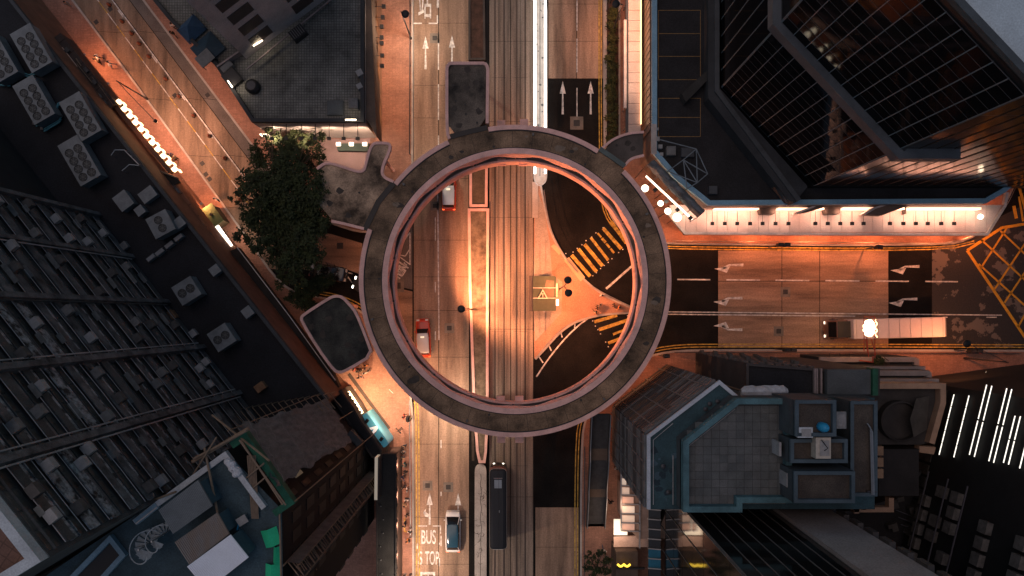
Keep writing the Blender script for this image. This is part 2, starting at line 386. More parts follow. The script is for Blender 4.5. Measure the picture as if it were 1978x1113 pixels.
# yellow box junction at the east end
ygm = M('box_junction_yellow', (.66, .33, .02), .7, .3, 2.0, .2)
for a, b, w in (((1868, 484), (1985, 660), .34), ((1868, 484), (1935, 440), .34), ((1935, 440), (2060, 420), .34), ((1895, 463), (2000, 560), .22), ((1932, 446), (2010, 520), .22), ((1890, 510), (1990, 600), .22), ((1893, 520), (1945, 440), .22), ((1920, 560), (2000, 440), .22), ((1940, 585), (2030, 450), .22), ((1966, 632), (2040, 500), .22), ((1968, 380), (1976, 428), .24)):
    wline(a, b, w, 'box_junction_line', .03, ygm)
wline((1958, 398), (1963, 422), .4, 'crossing_stripe', .03, ygm)
wline((1968, 360), (1990, 440), .36, 'box_junction_line', .034, ygm)
# arrows ------------------------------------------------------------
def arrow(px, py, ang, L=4.0, turn=None, z=.03):
    w = .13; hl = 1.5; hw = .37
    mb = MB()
    if turn is None:
        mb.add([(-w, 0, 0), (w, 0, 0), (w * .55, L - hl, 0), (-w * .55, L - hl, 0)], [(0, 1, 2, 3)])
        mb.add([(-hw, L - hl, 0), (hw, L - hl, 0), (0, L, 0)], [(0, 1, 2)])
    else:
        s = turn
        mb.add([(-w * 1.3, 0, 0), (w * 1.3, 0, 0), (w * .7, L - 1.0, 0), (-w * .7, L - 1.0, 0)], [(0, 1, 2, 3)])
        mb.add([(-w * .7, L - 1.0, 0), (w * .7, L - 1.0, 0), (s * .55, L - .35, 0), (s * .28, L - .25, 0)], [(0, 1, 2, 3)] if s > 0 else [(0, 1, 3, 2)])
        mb.add([(s * .15, L - 1.15, 0), (s * .95, L - .75, 0), (s * .45, L + .75, 0)], [(0, 1, 2)])
    o = mb.build('direction_arrow', white_p, road, local=True); o.location = W(px, py, z); o.rotation_euler = (0, 0, math.radians(ang)); return o
arrow(822, 134, 0); arrow(873, 132, 0); arrow(885, 1010, 0, 3.6); arrow(1087, 221, 0, 4.0, None, .02); arrow(1141, 221, 0, 4.0, None, .02)
o = arrow(830, 1014, 0, 3.9)
MB().add([(-.12, .9, 0), (-.12, 1.3, 0), (-.5, 1.55, 0), (-.45, 1.95, 0), (-.8, 1.5, 0), (-.55, 1.0, 0)], [(0, 1, 2, 3, 4, 5)]).build('turn_arrow_hook', white_p, o, local=True)
for x, y, t in ((1436, 512, 1), (1434, 576, 1), (1434, 637, -1), (1776, 515, 1), (1772, 578, 1)):
    o = arrow(x, y, 90, 2.75, -t); 
# road writing ------------------------------------------------------
def writing(txt, x0, y0, x1, y1, ang=0.0, z=.032, bold=.0):
    cu = bpy.data.curves.new('lettering', 'FONT'); cu.body = txt; cu.offset = bold
    t = bpy.data.objects.new('tmp', cu); col.objects.link(t); dg = bpy.context.evaluated_depsgraph_get()
    me = bpy.data.meshes.new_from_object(t.evaluated_get(dg)); bpy.data.objects.remove(t)
    xs = [v.co.x for v in me.vertices] or [0, 1]; yv = [v.co.y for v in me.vertices] or [0, 1]
    a, b, c, d = min(xs), max(xs), min(yv), max(yv)
    Wd, Hd = S(abs(x1 - x0)), S(abs(y1 - y0))
    for v in me.vertices:
        v.co.x = ((v.co.x - a) / (b - a) - .5) * Wd; v.co.y = ((v.co.y - c) / (d - c) - .5) * Hd; v.co.z = 0
    me.materials.clear(); me.materials.append(white_p)
    o = bpy.data.objects.new('road_lettering', me); col.objects.link(o); o.parent = road
    o.location = W((x0 + x1) / 2, (y0 + y1) / 2, z); o.rotation_euler = (0, 0, math.radians(ang)); return o
writing('BUS', 814, 1024, 842, 1051, bold=.01); writing('S', 808, 1065, 816, 1091, bold=.01); writing('TOP', 821, 1065, 848, 1091, bold=.01); writing('巴', 812, 1105, 844, 1150, bold=.01)
writing('站', 808, -22, 834, 36, bold=.012)
writing('慢', 758, 506, 788, 532, -123.5, bold=.015); writing('駛', 743, 528, 771, 554, -123.5, bold=.012)
for a, b, w in (((798, 45.5), (815, 45.5), .16), ((828, 45.5), (845, 45.5), .16), ((845, 45), (845, 30), .16), ((845, -20), (845, 16), .16)): wline(a, b, w, 'bus_stop_line')
for a, b in (((808, 1016), (825, 1016)), ((836, 1016), (852, 1016)), ((851, 1016), (851, 1031)), ((849, 1048), (849, 1052)), ((849, 1078), (849, 1094)), ((806, 1050), (806, 1060))): wline(a, b, .12, 'bus_stop_line')
for a, b in (((792, 449), (792, 512)), ((792, 511), (773, 497)), ((771, 494), (760, 488)), ((792, 449), (772, 478)), ((772, 478), (760, 476)), ((791, 482), (783, 495)), ((783, 495), (760, 490)), ((758, 507), (768, 516)), ((752, 565), (760, 576)), ((773, 605), (780, 622)), ((773, 605), (768, 616)), ((652, 521), (681, 529)), ((668, 529), (680, 546))): wline(a, b, .12, 'zone_line', .032)
# tram rails, flush in the bed ---------------------------------------
for x in (955, 972.5, 997, 1013.5):
    MB().ribbon([W2(x, -80), W2(x, 1200)], .09, -.01, .04).build('tram_rail', rail_m, road)
    MB().strip([W2(x + 1.7, -80), W2(x + 1.7, 1200)], .07, .034).build('rail_groove', M('rail_groove', (.02, .017, .015), .9), road)
# covers in the road
def cover(px, py, w, h, frame=True, rz=0.0, z=.03, parent=None):
    p = W(px, py); t = thing('access_cover', '', '', (p.x, p.y, z)); 
    for k in ('label', 'category'):
        if k in t: del t[k]
    t.parent = parent or road; t.rotation_euler = (0, 0, rz)
    if frame:
        w2, h2 = S(w * 2.1), S(h * 2.1)
        MB().prism([(-w2 / 2, -h2 / 2), (w2 / 2, -h2 / 2), (w2 / 2, h2 / 2), (-w2 / 2, h2 / 2)], 0, .006, bottom=False).build('frame', M('cover_surround', (.17, .145, .12), .85, .4, 1.2), t, local=True)
    MB().box(0, 0, .01, S(w), S(h), .014).build('lid', iron, t, local=True)
for px, py, w, h in ((840, 74, 9, 9), (840, 398, 8, 8), (868, 634, 9, 9), (866, 941, 9, 9), (1114, 238, 12, 12), (1517, 564, 9, 9), (1504, 640, 9, 9), (768, 552, 12, 12), (826, 938, 9, 9)): cover(px, py, w, h, True, 0)
for px, py in ((213, 18), (186, 43), (338, 185), (401, 184), (391, 316), (398, 337), (405, 346)): cover(px, py, 8, 8, False, math.radians(37))
cover(657, 475, 12, 12, False)
# ---------------------------------------------------------------- circular footbridge
ZR = 8.8
rc = W2(995, 543, ZR); RO, RI = S(302, ZR), S(246, ZR)
br = thing('circular_footbridge', 'ring-shaped concrete footbridge with stained dark roof and pink parapets above the junction', 'footbridge', (rc[0], rc[1], 0))
MB().band(rc, RI + .02, RO - .02, ZR - .35, ZR - .2, n=144).build('roof_slab', roof_c, br)
MB().band(rc, RI, RI + .62, ZR - .5, ZR, n=144).build('inner_parapet', pink_c, br)
MB().band(rc, RI + .62, RI + .74, ZR - .21, ZR - .15, n=144).build('roof_gutter', black_m, br)
for a0, a1 in ((57.4, 100), (115.6, 141), (160.4, 405.4)):
    MB().band(rc, RO - .5, RO, ZR - .5, ZR, a0, a1, n=max(8, int((a1 - a0) / 2.5))).build('outer_parapet', pink_c, br)
    MB().band(rc, RO - .62, RO - .5, ZR - .21, ZR - .16, a0, a1, n=max(8, int((a1 - a0) / 2.5))).build('roof_gutter', black_m, br)
NB = 18
for k in range(NB):                      # scalloped fascia: one arched bay between two piers
    mb = MB(); vs = []; n = 14
    for i in range(n + 1):
        u = i / n; a = math.radians((k + u) * 360 / NB + 9)
        zl = ZR - .75 - .75 * abs(math.cos(math.pi * u)) ** 1.6
        fl = .16 + .10 * abs(math.cos(math.pi * u)) ** 1.6
        for r, z in ((RI + .05, ZR - .45), (RI + .3, ZR - .45), (RI + .3, zl), (RI - fl + .12, zl)):
            vs.append((rc[0] + r * math.cos(a), rc[1] + r * math.sin(a), z))
    fs = []
    for i in range(n):
        a, b = 4 * i, 4 * i + 4
        for q in range(4): fs.append((a + q, b + q, b + (q + 1) % 4, a + (q + 1) % 4)[::-1])
    fs += [(0, 1, 2, 3), (4 * n + 3, 4 * n + 2, 4 * n + 1, 4 * n)]
    MB().add(vs, fs).build('fascia_arch', pink_c, br)
    a = math.radians(k * 360 / NB + 9); r = RI - .2
    MB().box(rc[0] + r * math.cos(a), rc[1] + r * math.sin(a), ZR - 1.5, .2, .26, .1, a).build('drain_spout', dark_steel, br)
    MB().beam((rc[0] + (RI + .15) * math.cos(a), rc[1] + (RI + .15) * math.sin(a)), (rc[0] + (RI + .42) * math.cos(a), rc[1] + (RI + .42) * math.sin(a)), .4, 5.0, ZR - .5).build('pier', pink_c, br)
MB().band(rc, RI - .3, RO - .1, 4.9, 5.25, n=144).build('deck', M('deck_concrete', (.25, .21, .19), .85, .3, .5), br)
MB().band(rc, RI - .38, RI - .16, 4.7, 6.6, n=144).build('deck_parapet', pink_c, br)
MB().band(rc, RO - .25, RO - .08, 5.24, 6.3, n=144).build('deck_parapet', pink_c, br)
for a in (22, 72, 128, 158, 205, 252, 288, 333):
    a = math.radians(a); MB().cyl(rc[0] + 15.3 * math.cos(a), rc[1] + 15.3 * math.sin(a), 0, 4.9, .45, .45, 20).build('column', M('column_concrete', (.3, .26, .24), .8), br)
for px, py in ((967, 772), (1003, 772), (968, 849), (1003, 849), (968, 239), (1012, 237), (969, 313), (1010, 313)):
    p = W2(px, py, 5.6); MB().box(p[0], p[1], 5.4, S(16, 5.6), S(13, 5.6), .55).build('wire_bracket', pink_c, br)
for k in range(45):                                        # roof joints, drains and small fixings
    a = math.radians(k * 8 + 3); c_, s_ = math.cos(a), math.sin(a)
    MB().strip([(rc[0] + (RI + .76) * c_, rc[1] + (RI + .76) * s_), (rc[0] + (RO - .64) * c_, rc[1] + (RO - .64) * s_)], .035, ZR - .193).build('roof_joint', M('joint_line', (.05, .042, .035), .95, .3, 1.0), br)
    if k % 5 == 2:
        r = RI + .98; MB().cyl(rc[0] + r * c_, rc[1] + r * s_, ZR - .2, ZR - .16, .13, .13, 12).build('roof_drain', iron, br)
    if k % 7 == 3:
        r = RO - .9; MB().box(rc[0] + r * c_, rc[1] + r * s_, ZR - .1, .3, .22, .22, a).build('roof_box', M('ac_grey_box', (.14, .13, .12), .7), br)
rs = random.Random(5)
for k in range(14):                                        # old patch repairs in the roof felt
    a = rs.uniform(0, 6.28); r = rs.uniform(RI + 1.1, RO - 1.1); w = rs.uniform(.2, .6); x, y = rc[0] + r * math.cos(a), rc[1] + r * math.sin(a)
    MB().sheet([(x + w * rs.uniform(.7, 1.3) * math.cos(q * .9 + a), y + w * rs.uniform(.5, .9) * math.sin(q * .9 + a)) for q in range(7)], ZR - .195 + k * .00005).build('repair_patch', rs.choice((M('patch_dark', (.06, .05, .042), .9, .4, 1.5), M('patch_pale', (.2, .155, .115), .9, .4, 1.5))), br)
# covered landings and branches joined to the ring
def landing(name, label, pts, mat, z=ZR, w=.36, edge=None, it=1, cols=()):
    p = ccw(smooth_path(PP(pts, z), it, True)) if it else ccw(PP(pts, z))
    c = (sum(q[0] for q in p) / len(p), sum(q[1] for q in p) / len(p))
    t = thing(name, label, 'walkway', (c[0], c[1], 0))
    MB().prism(offset_path(p, .05, True), z - .4, z - .22).build('roof_slab', mat, t)
    if edge is None: MB().ribbon(p, w, z - .5, z, w / 2, True).build('roof_edge', pink_c, t)
    else:
        for e in edge: MB().ribbon(PP(smooth_path(e, 2), z), w, z - .5, z).build('roof_edge', pink_c, t)
    xs_ = [q[0] for q in p]; ys_ = [q[1] for q in p]; rs2 = random.Random(len(label)); ck = offset_path(p, .5, True)
    for k in range(40):
        x, y = rs2.uniform(min(xs_), max(xs_)), rs2.uniform(min(ys_), max(ys_))
        if not inside((x, y), ck) : continue
        if k % 8 == 0: MB().cyl(x, y, z - .22, z - .14, .12, .12, 10).build('roof_drain', iron, t)
        elif k % 3 == 0: MB().sheet([(x + .5 * rs2.uniform(.4, 1) * math.cos(j * .9), y + .5 * rs2.uniform(.4, 1) * math.sin(j * .9)) for j in range(7)], z - .214 + k * .0001).build('repair_patch', M('patch_dark', (.06, .05, .042), .9, .4, 1.5), t)
    for q in cols: MB().cyl(*W2(*q, z), 0, z - .4, .22, .22, 12).build('column', pink_c, t)
    return t
mid_pod = M('landing_roof', (.05, .044, .038), .9, .6, .35, .3, .3, c2=(.17, .14, .11), contrast=.16)
landing('covered_landing', 'rounded dark-roofed stair landing projecting north from the ring footbridge', [(863, 268), (863, 150), (863, 132), (864, 123), (874, 122), (932, 122), (941, 123), (942, 132), (942, 150), (941, 247)], mid_pod, ZR + .02, .33, [[(868, 268), (863, 255), (863, 150), (863, 122), (885, 122), (920, 122), (942, 122), (942, 150), (941, 238)]], 1, ((872, 135), (933, 135), (872, 230)))
landing('covered_landing', 'diamond-shaped dark-roofed landing on the west side of the ring footbridge', [(580, 622), (579, 612), (586, 605), (632, 575), (646, 569), (662, 571), (678, 588), (690, 603), (709, 650), (722, 687), (672, 717), (656, 723), (643, 718), (610, 672)], M('west_landing_roof', (.018, .019, .021), .9, .5, .35, .3, .3, c2=(.075, .075, .062), contrast=.16), ZR + .02, .3, None, 1, ((600, 612), (655, 590), (650, 705)))
landing('covered_walkway', 'stained branch walkway roof running from the ring to the tiled-roof corner building', [(612, 330), (632, 315), (655, 319), (700, 332), (716, 278), (754, 277), (739, 325), (742, 341), (762, 351), (730, 385), (705, 443), (640, 425), (606, 385)], roof_w, ZR - .1, .3,
        [[(612, 326), (630, 313), (656, 320), (690, 332), (703, 330), (706, 318), (717, 277), (735, 276), (754, 277), (752, 292), (738, 322), (738, 341), (760, 351)], [(640, 427), (668, 433), (703, 442)]], 0, ((650, 400), (735, 300)))
landing('covered_walkway', 'short curved branch roof linking the ring footbridge to the glass block', [(1166, 290), (1185, 269), (1215, 258), (1244, 256), (1244, 300), (1225, 303), (1208, 318), (1198, 316)], M('branch_roof', (.085, .07, .06), .85, .5, .5), ZR - .1, .26,
        [[(1162, 287), (1185, 268), (1215, 257), (1244, 255)], [(1207, 320), (1218, 306), (1244, 300)]], 0, ((1225, 280),))
MB().ribbon(PP([(1158, 287), (1180, 302), (1207, 321)], ZR), .5, ZR - .3, ZR + .03).build('joint_and_shade_strip', M('green_grey_metal', (.09, .12, .115), .6), br)
MB().ribbon(PP([(868, 264), (905, 254), (941, 246)], ZR), .55, ZR - .3, ZR - .12).build('joint_and_shade_strip', black_m, br)  # black strip stands in for the shadow in the north landing gap
MB().ribbon(PP([(761, 352), (730, 390), (704, 444)], ZR), .6, ZR - .3, ZR - .12).build('joint_and_shade_strip', black_m, br)  # black strip painted as the shadow where the north-west branch joins

# south-east stair down from the ring -----------------------------
st = thing('footbridge_stair', 'long straight stair with steel handrails descending south from the ring footbridge', 'stair', W(1153, 1010))
segs = [(805, 868, 5.2, 3.6), (868, 888, 3.6, 3.6), (888, 944, 3.6, 1.9), (944, 958, 1.9, 1.9), (958, 1017, 1.9, .15)]
def st_px(py, z): return py
stair_m = M('stair_concrete', (.05, .05, .052), .85, .4, 1.5, .2, .2)
yA, yB = W(0, 800, 5.2).y, W(0, 1017, .15).y
tot = 1017 - 805
def sy(py): return yA + (yB - yA) * (py - 805) / tot
xl, xr = W(1139, 0, 3).x, W(1172, 0, 3).x
for a, b, z0, z1 in segs:
    if abs(z0 - z1) < .01:
        MB().prism([(xl, sy(a)), (xr, sy(a)), (xr, sy(b)), (xl, sy(b))], z0 - .25, z0).build('landing_slab', M('landing_slab', (.11, .08, .06), .85), st)
    else:
        n = int((z0 - z1) / .155); mb = MB()
        for i in range(n):
            ya = sy(a + (b - a) * i / n); yb = sy(a + (b - a) * (i + 1) / n); z = z0 - (z0 - z1) * (i + 1) / n
            mb.box((xl + xr) / 2, (ya + yb) / 2, z - .15, xr - xl, abs(ya - yb), .3)
            mb.box((xl + xr) / 2, ya - .04, z + .004, xr - xl - .1, .05, .012)
        mb.build('flight', stair_m, st)
for x in (xl - .06, xr + .06):
    pr = [(x, sy(p), z) for p, z in ((805, 5.2), (868, 3.6), (888, 3.6), (944, 1.9), (958, 1.9), (1017, .15))]
    MB().tube([(a, b, c + 1.0) for a, b, c in pr], .055, 6).build('handrail', steel, st)
    mb = MB()
    for (a, b, c), (d, e, f) in zip(pr, pr[1:]): mb.add([(a - .06, b, c - .3), (a - .06, b, c + .85), (a - .06, e, f + .85), (a - .06, e, f - .3), (a + .06, b, c - .3), (a + .06, b, c + .85), (a + .06, e, f + .85), (a + .06, e, f - .3)], [(0, 1, 2, 3), (7, 6, 5, 4), (1, 5, 6, 2), (0, 3, 7, 4)])
    mb.build('side_wall', M('stair_side', (.07, .065, .06), .8), st)
    mb.build('side_wall', M('stair_side', (.07, .065, .06), .8), st).scale = (1, 1, 1) if False else (1, 1, 1)
for o in [c for c in st.children if c.name.startswith('side_wall')][1::2]: bpy.data.objects.remove(o)

# ---------------------------------------------------------------- median planters
def planter(label, outline, h=.55, it=1, mat=soil, wall=pink_c, w=.32):
    p = ccw(smooth_path(PP(outline), it, True)) if it else ccw(PP(outline))
    c = (sum(q[0] for q in p) / len(p), sum(q[1] for q in p) / len(p))
    t = thing('median_planter', label, 'planter', (c[0], c[1], 0))
    MB().ribbon(p, w, 0, h, w / 2, True).build('planter_wall', wall, t)
    MB().prism(offset_path(p, w * .8, True), 0, h - .12, bottom=False).build('soil_bed', mat, t); return t
planter('long bare median planter with pink kerb running through the ring', [(904, 404), (945, 404), (944, 600), (944, 790), (941, 870), (938, 893), (925, 893), (920, 870), (914, 780), (906, 560)], .55, 0, soil)
planter('short median planter bay at the north side inside the ring', [(907, 300), (943, 300), (942, 366), (942, 401), (907, 401)], .5, 0, M('dry_soil', (.12, .085, .055), .95, .5, 1.0, .3, .5))
planter('dark overgrown median strip north of the ring beside the tram tracks', [(905, -80), (936, -80), (938, 118), (905, 118)], .4, 0, M('dark_soil', (.04, .026, .02), .95, .6, 1.2, .3, .6, c2=(.1, .05, .035)), M('dark_kerb', (.06, .05, .045), .9), .25)
MB().strip([W2(941, -80), W2(941, 300)], .35, .03).build('drain_strip', M('rail_groove', (.02, .017, .015)), road)
MB().strip([W2(906.6, 300), W2(909, 600), W2(914, 890)], .3, .031).build('drain_strip', M('gutter_dirt', (.05, .038, .03), .95, .5, 1.5), road)
# tram stop platforms
t = thing('tram_platform', 'bright tram stop platform edged by two long white light strips', 'platform', W(1043, 150))
pl = smooth_path(PP([(1029.5, -80), (1057.5, -80), (1057.5, 340), (1055, 352), (1049, 357), (1038, 357), (1032, 352), (1029.5, 340)]), 1, True)
MB().prism(pl, 0, .22, bottom=False).build('platform_slab', M('platform_slab', (.42, .40, .37), .8, .3, 1.0), t)
for x in (1033, 1053.5):
    a, b = W2(x, -80, 2.2), W2(x, 336, 2.2)
    MB().beam(a, b, .34, 2.12, 2.18).build('light_housing', steel, t)
    MB().beam(a, b, .26, 2.181, 2.24).build('light_strip', E('platform_strip', (1.0, .96, .88), 2.2), t)
    for y in range(-60, 340, 50):
        q = W2(x, y, 2.2); MB().cyl(q[0], q[1], .22, 2.12, .04, .04, 8).build('post', steel, t)
MB().tube([W(1043, -80, 2.35), W(1043, 340, 2.35)], .045, 6).build('cable', black_m, t)
for y in range(-70, 345, 13):
    q = W(1043 + random.uniform(-7, 7), y, .22); MB().box(q.x, q.y, .24, random.uniform(.05, .25), random.uniform(.05, .3), .03, random.random()).build('platform_plate', dark_steel, t)
light('platform_light', 'AREA', W(1043, 140, 2.6), 500, (1.0, .95, .88), t, size=1.0, size_y=26, rot=(0, 0, 0))
MB().tube([(x, y, 1.1) for x, y in smooth_path(PP([(1032, 320), (1030.5, 345), (1036, 357), (1043, 359), (1050, 357), (1056, 345), (1055, 320)], 1.0), 2)], .04, 6).build('end_railing', steel, t)
MB().prism(PP([(1028, 352), (1039, 352), (1039, 421), (1028, 421)]), .15, .24).build('platform_ramp', M('ramp_concrete', (.42, .36, .31), .8, .2), t)
t = thing('tram_platform', 'pale narrow tram stop platform with a winding crack beside the black tram', 'platform', W(929, 1010))
pl = smooth_path(PP([(917, 1200), (917, 915), (918, 902), (924, 896), (933, 896), (939, 902), (940, 915), (940, 1200)]), 1, True)
MB().prism(pl, 0, .25, bottom=False).build('platform_slab', M('pale_platform', (.4, .36, .33), .85, .25, .8, .2, .2), t)
cr = [(929, 915)]
while cr[-1][1] < 1180: cr.append((929 + random.uniform(-1.5, 1.5), cr[-1][1] + random.uniform(8, 18)))
MB().strip(PP(cr), .06, .256).build('crack', M('crack_dirt', (.03, .025, .022), .95), t)
for i in range(30):
    x, y = random.uniform(920, 937), random.uniform(925, 1110); a = random.random() * 3
    MB().strip([W2(x, y), W2(x + 5 * math.cos(a), y + 5 * math.sin(a)), W2(x + 8 * math.cos(a + .5), y + 8 * math.sin(a + .5))], .035, .256).build('crack', M('crack_dirt', (.03, .025, .022), .95), t)
# ---------------------------------------------------------------- buildings
def building(name, label, poly, z, wall, roof, par=.5, pw=.3, pmat=None, z0=0.0, world=False, cat='building', roofname='roof'):
    p = ccw(poly if world else PP(poly, z)); c = (sum(q[0] for q in p) / len(p), sum(q[1] for q in p) / len(p))
    t = thing(name, label, cat, (c[0], c[1], z0)); t['z'] = z
    MB().prism(p, z0, z, top=False, bottom=False).build('wall', wall, t)
    MB().prism(offset_path(p, .02, True), z - .2, z - .02, bottom=False, side=False).build(roofname, roof, t)
    if par: MB().ribbon(p, pw, z - .1, z + par, pw / 2, True).build('parapet', pmat or wall, t)
    return t
def frame2(p0, p1):
    d = Vector((p1[0] - p0[0], p1[1] - p0[1])); L = d.length; d /= L
    n = Vector((d.y, -d.x)); mid = Vector(((p0[0] + p1[0]) / 2, (p0[1] + p1[1]) / 2))
    if n.dot(-mid) < 0: n = -n           # outward = towards the street (nadir)
    return d, n, L
def pane_grid(t, p0, p1, z0, z1, nc, nr, mat, mull=None, name='pane', out=.06, gap=.08, tilt=.004, mw=.09, md=.16, hl=None, skip=0.0, lit=None, litp=0.0, joined=False):
    d, n, L = frame2(p0, p1); w = L / nc; h = (z1 - z0) / nr; ang = math.atan2(d.y, d.x); base = wpos(t)
    me = MB().box(0, 0, 0, w - gap, .05, h - gap).build('tmp', mat); m = me.data; bpy.data.objects.remove(me); m2 = None
    if lit:
        m2 = m.copy(); m2.materials.clear(); m2.materials.append(lit)
    if joined:
        mb = MB()
        for i in range(nc):
            for j in range(nr):
                q = Vector((*p0, 0)) + Vector((*d, 0)) * (w * (i + .5)) + Vector((*n, 0)) * out; mb.box(q.x, q.y, z0 + h * (j + .5), w - gap, .05, h - gap, ang + random.gauss(0, tilt))
        mb.build('glazing', mat, t)['kind'] = 'stuff'
    for i in range(0 if joined else nc):
        for j in range(nr):
            if random.random() < skip: continue
            q = Vector((*p0, 0)) + Vector((*d, 0)) * (w * (i + .5)) + Vector((*n, 0)) * out
            o = inst(name, m2 if (lit and random.random() < litp) else m, t, (q.x - base.x, q.y - base.y, z0 + h * (j + .5) - base.z))
            o.rotation_euler = (random.gauss(0, tilt), random.gauss(0, tilt * .3), ang + random.gauss(0, tilt))
    if mull:
        mv = MB().box(0, 0, 0, mw, md, z1 - z0).build('tmp', mull); mvd = mv.data; bpy.data.objects.remove(mv)
        for i in range(nc + 1):
            q = Vector((*p0, 0)) + Vector((*d, 0)) * (w * i) + Vector((*n, 0)) * (out + .02)
            inst('mullion', mvd, t, (q.x - base.x, q.y - base.y, (z0 + z1) / 2 - base.z), ang)
        if hl:
            mh = MB().box(0, 0, 0, L, md * .4, hl).build('tmp', M('transom_dark', (.05, .055, .06), .5)); mhd = mh.data; bpy.data.objects.remove(mh)
            for j in range(nr + 1):
                q = Vector((*p0, 0)) + Vector((*d, 0)) * (L / 2) + Vector((*n, 0)) * (out + .01)
                inst('transom', mhd, t, (q.x - base.x, q.y - base.y, z0 + h * j - base.z), ang)

dk_roof = M('dark_roof', (.014, .015, .018), .9, .45, .25, .3, .3)
conc_wall = M('aged_concrete_wall', (.068, .068, .067), .9, .5, .5, .25, .3, stretch=(1, 1, .3))
stain_wall = M('stained_ledge', (.066, .067, .068), .9, .6, .9, .3, .4, c2=(.155, .16, .165), contrast=.2)
white_stain = M('peeling_white_paint', (.035, .035, .035), .9, .3, 1.6, .3, .4, c2=(.30, .32, .335), contrast=.1)
win_dark = M('dark_window', (.035, .034, .034), .45, .7, .9, .2, 0, 0, c2=(.10, .095, .088), contrast=.2)
# --- long podium and slab block along the diagonal street -----------
b1 = building('podium_block', 'long low dark-roofed podium carrying condensers beside the diagonal street', [(-50, -97), (637, 770), (615, 790), (400, 930), (-500, 1300), (-900, -97)], 10.0, M('podium_wall', (.17, .085, .055), .8, .4, .6), dk_roof, .5, .35, M('podium_parapet', (.05, .055, .06), .85))
u = Vector((.621, -.784)); nn = Vector((.784, .621))                   # along the street (world, southwards) and towards it
def street(s, dist, z=0):                                              # s metres south of the foot of the nadir perpendicular
    return (-nn.x * dist + u.x * s, -nn.y * dist + u.y * s)
def s_of(px, py, z):
    v = W(px, py, z); return v.x * u.x + v.y * u.y
DT = 28.5; ZT = 47.5
s0 = s_of(187, 420, 10); K = (-25.7, -13.4); s1 = K[0] * u.x + K[1] * u.y
fins = [s0, s_of(247, 504, 10), s_of(309, 597, 10), s_of(370, 690, 10), s_of(436, 781, 10), s1]
a, b = street(s0, DT), street(s1, DT); a2, b2 = street(s0, DT + 16), street(s1 - 2, DT + 16)
tw = building('slab_tower', 'tall weathered concrete tower with horizontal ledges and vertical fins', [a, b, b2, a2], ZT, M('tower_recess', (.07, .068, .067), .9, .5, .6), grid_lines(M('brown_roof_tiles', (.16, .085, .06), .85, .35, .5), .6, .6, .04, .6, .6), .7, .6, M('pale_parapet', (.42, .45, .46), .8, .25), 9.9, world=True)
NF = 16; fh = (ZT - 10) / NF
for i, s in enumerate(fins):
    p, q = street(s, DT + .2), street(s, DT - .8)
    if i < 5: MB().beam(p, q, .5, 10, ZT + .4).build('fin', stain_wall, tw)
ac_spots = []; OW = 'first second third fourth fifth sixth seventh eighth ninth tenth eleventh twelfth thirteenth fourteenth fifteenth sixteenth seventeenth eighteenth'.split()
for k in range(5):
    for f in range(NF):
        z = 10 + f * fh; A, B = fins[k] + .26, fins[k + 1] - .26
        old = k >= 2 and f >= 6
        mt = white_stain if (old and random.random() < .65) else (stain_wall if random.random() < .8 else conc_wall)
        MB().beam(street(A, DT - .19), street(B, DT - .19), .38, z - .18, z + .08).build('ledge', mt, tw)
        MB().beam(street(A, DT - .34), street(B, DT - .34), .1, z + .08, z + .85).build('balcony_wall', white_stain if old and random.random() < .12 else (stain_wall if random.random() < .6 else conc_wall), tw)
        L = B - A
        MB().beam(street(A, DT - .1), street(B, DT - .1), .2, z + fh - .75, z + fh - .65).build('window_hood', mt if random.random() < .4 else conc_wall, tw)
        for i in range(4):
            MB().beam(street(A + L * (i + .06) / 4, DT - .03), street(A + L * (i + .94) / 4, DT - .03), .07, z + .9, z + fh - .3).build('window', win_dark, tw)
        if random.random() < .5:
            sA = A + random.uniform(.1, .6) * L; MB().beam(street(sA, DT - .5), street(min(B, sA + random.uniform(.6, 1.8)), DT - .5), .4, z + 1.3, z + 1.35).build('rain_hood', M('hood_sheet', (.13, .135, .13), .7, .4, 2.0), tw)
        zc = z + random.uniform(.95, 1.5); MB().tube([(*street(A, DT - .42), zc), (*street((A + B) / 2, DT - .44), zc + random.uniform(-.06, .06)), (*street(B, DT - .42), zc)], .03, 5).build('conduit', M('pipe_grey', (.3, .3, .3), .7), tw)
        q = random.random()
        if q < .62: ac_spots.append((random.uniform(A + .5, B - .5), z + random.uniform(.15, 1.2), k, f, ''))
        elif q < .78: ac_spots.append((random.uniform(A + .5, A + L * .4), z + random.uniform(.15, 1.2), k, f, ', upper one')); ac_spots.append((random.uniform(A + L * .6, B - .5), z + random.uniform(.15, 1.2), k, f, ', lower one'))
for i in range(6):
    s = random.choice(fins[1:5]) + random.choice((-.5, .5)); MB().tube([(*street(s, DT - .72), 11), (*street(s, DT - .72), ZT)], .06, 6).build('drain_pipe', M('pipe_grey', (.3, .3, .3), .7), tw)
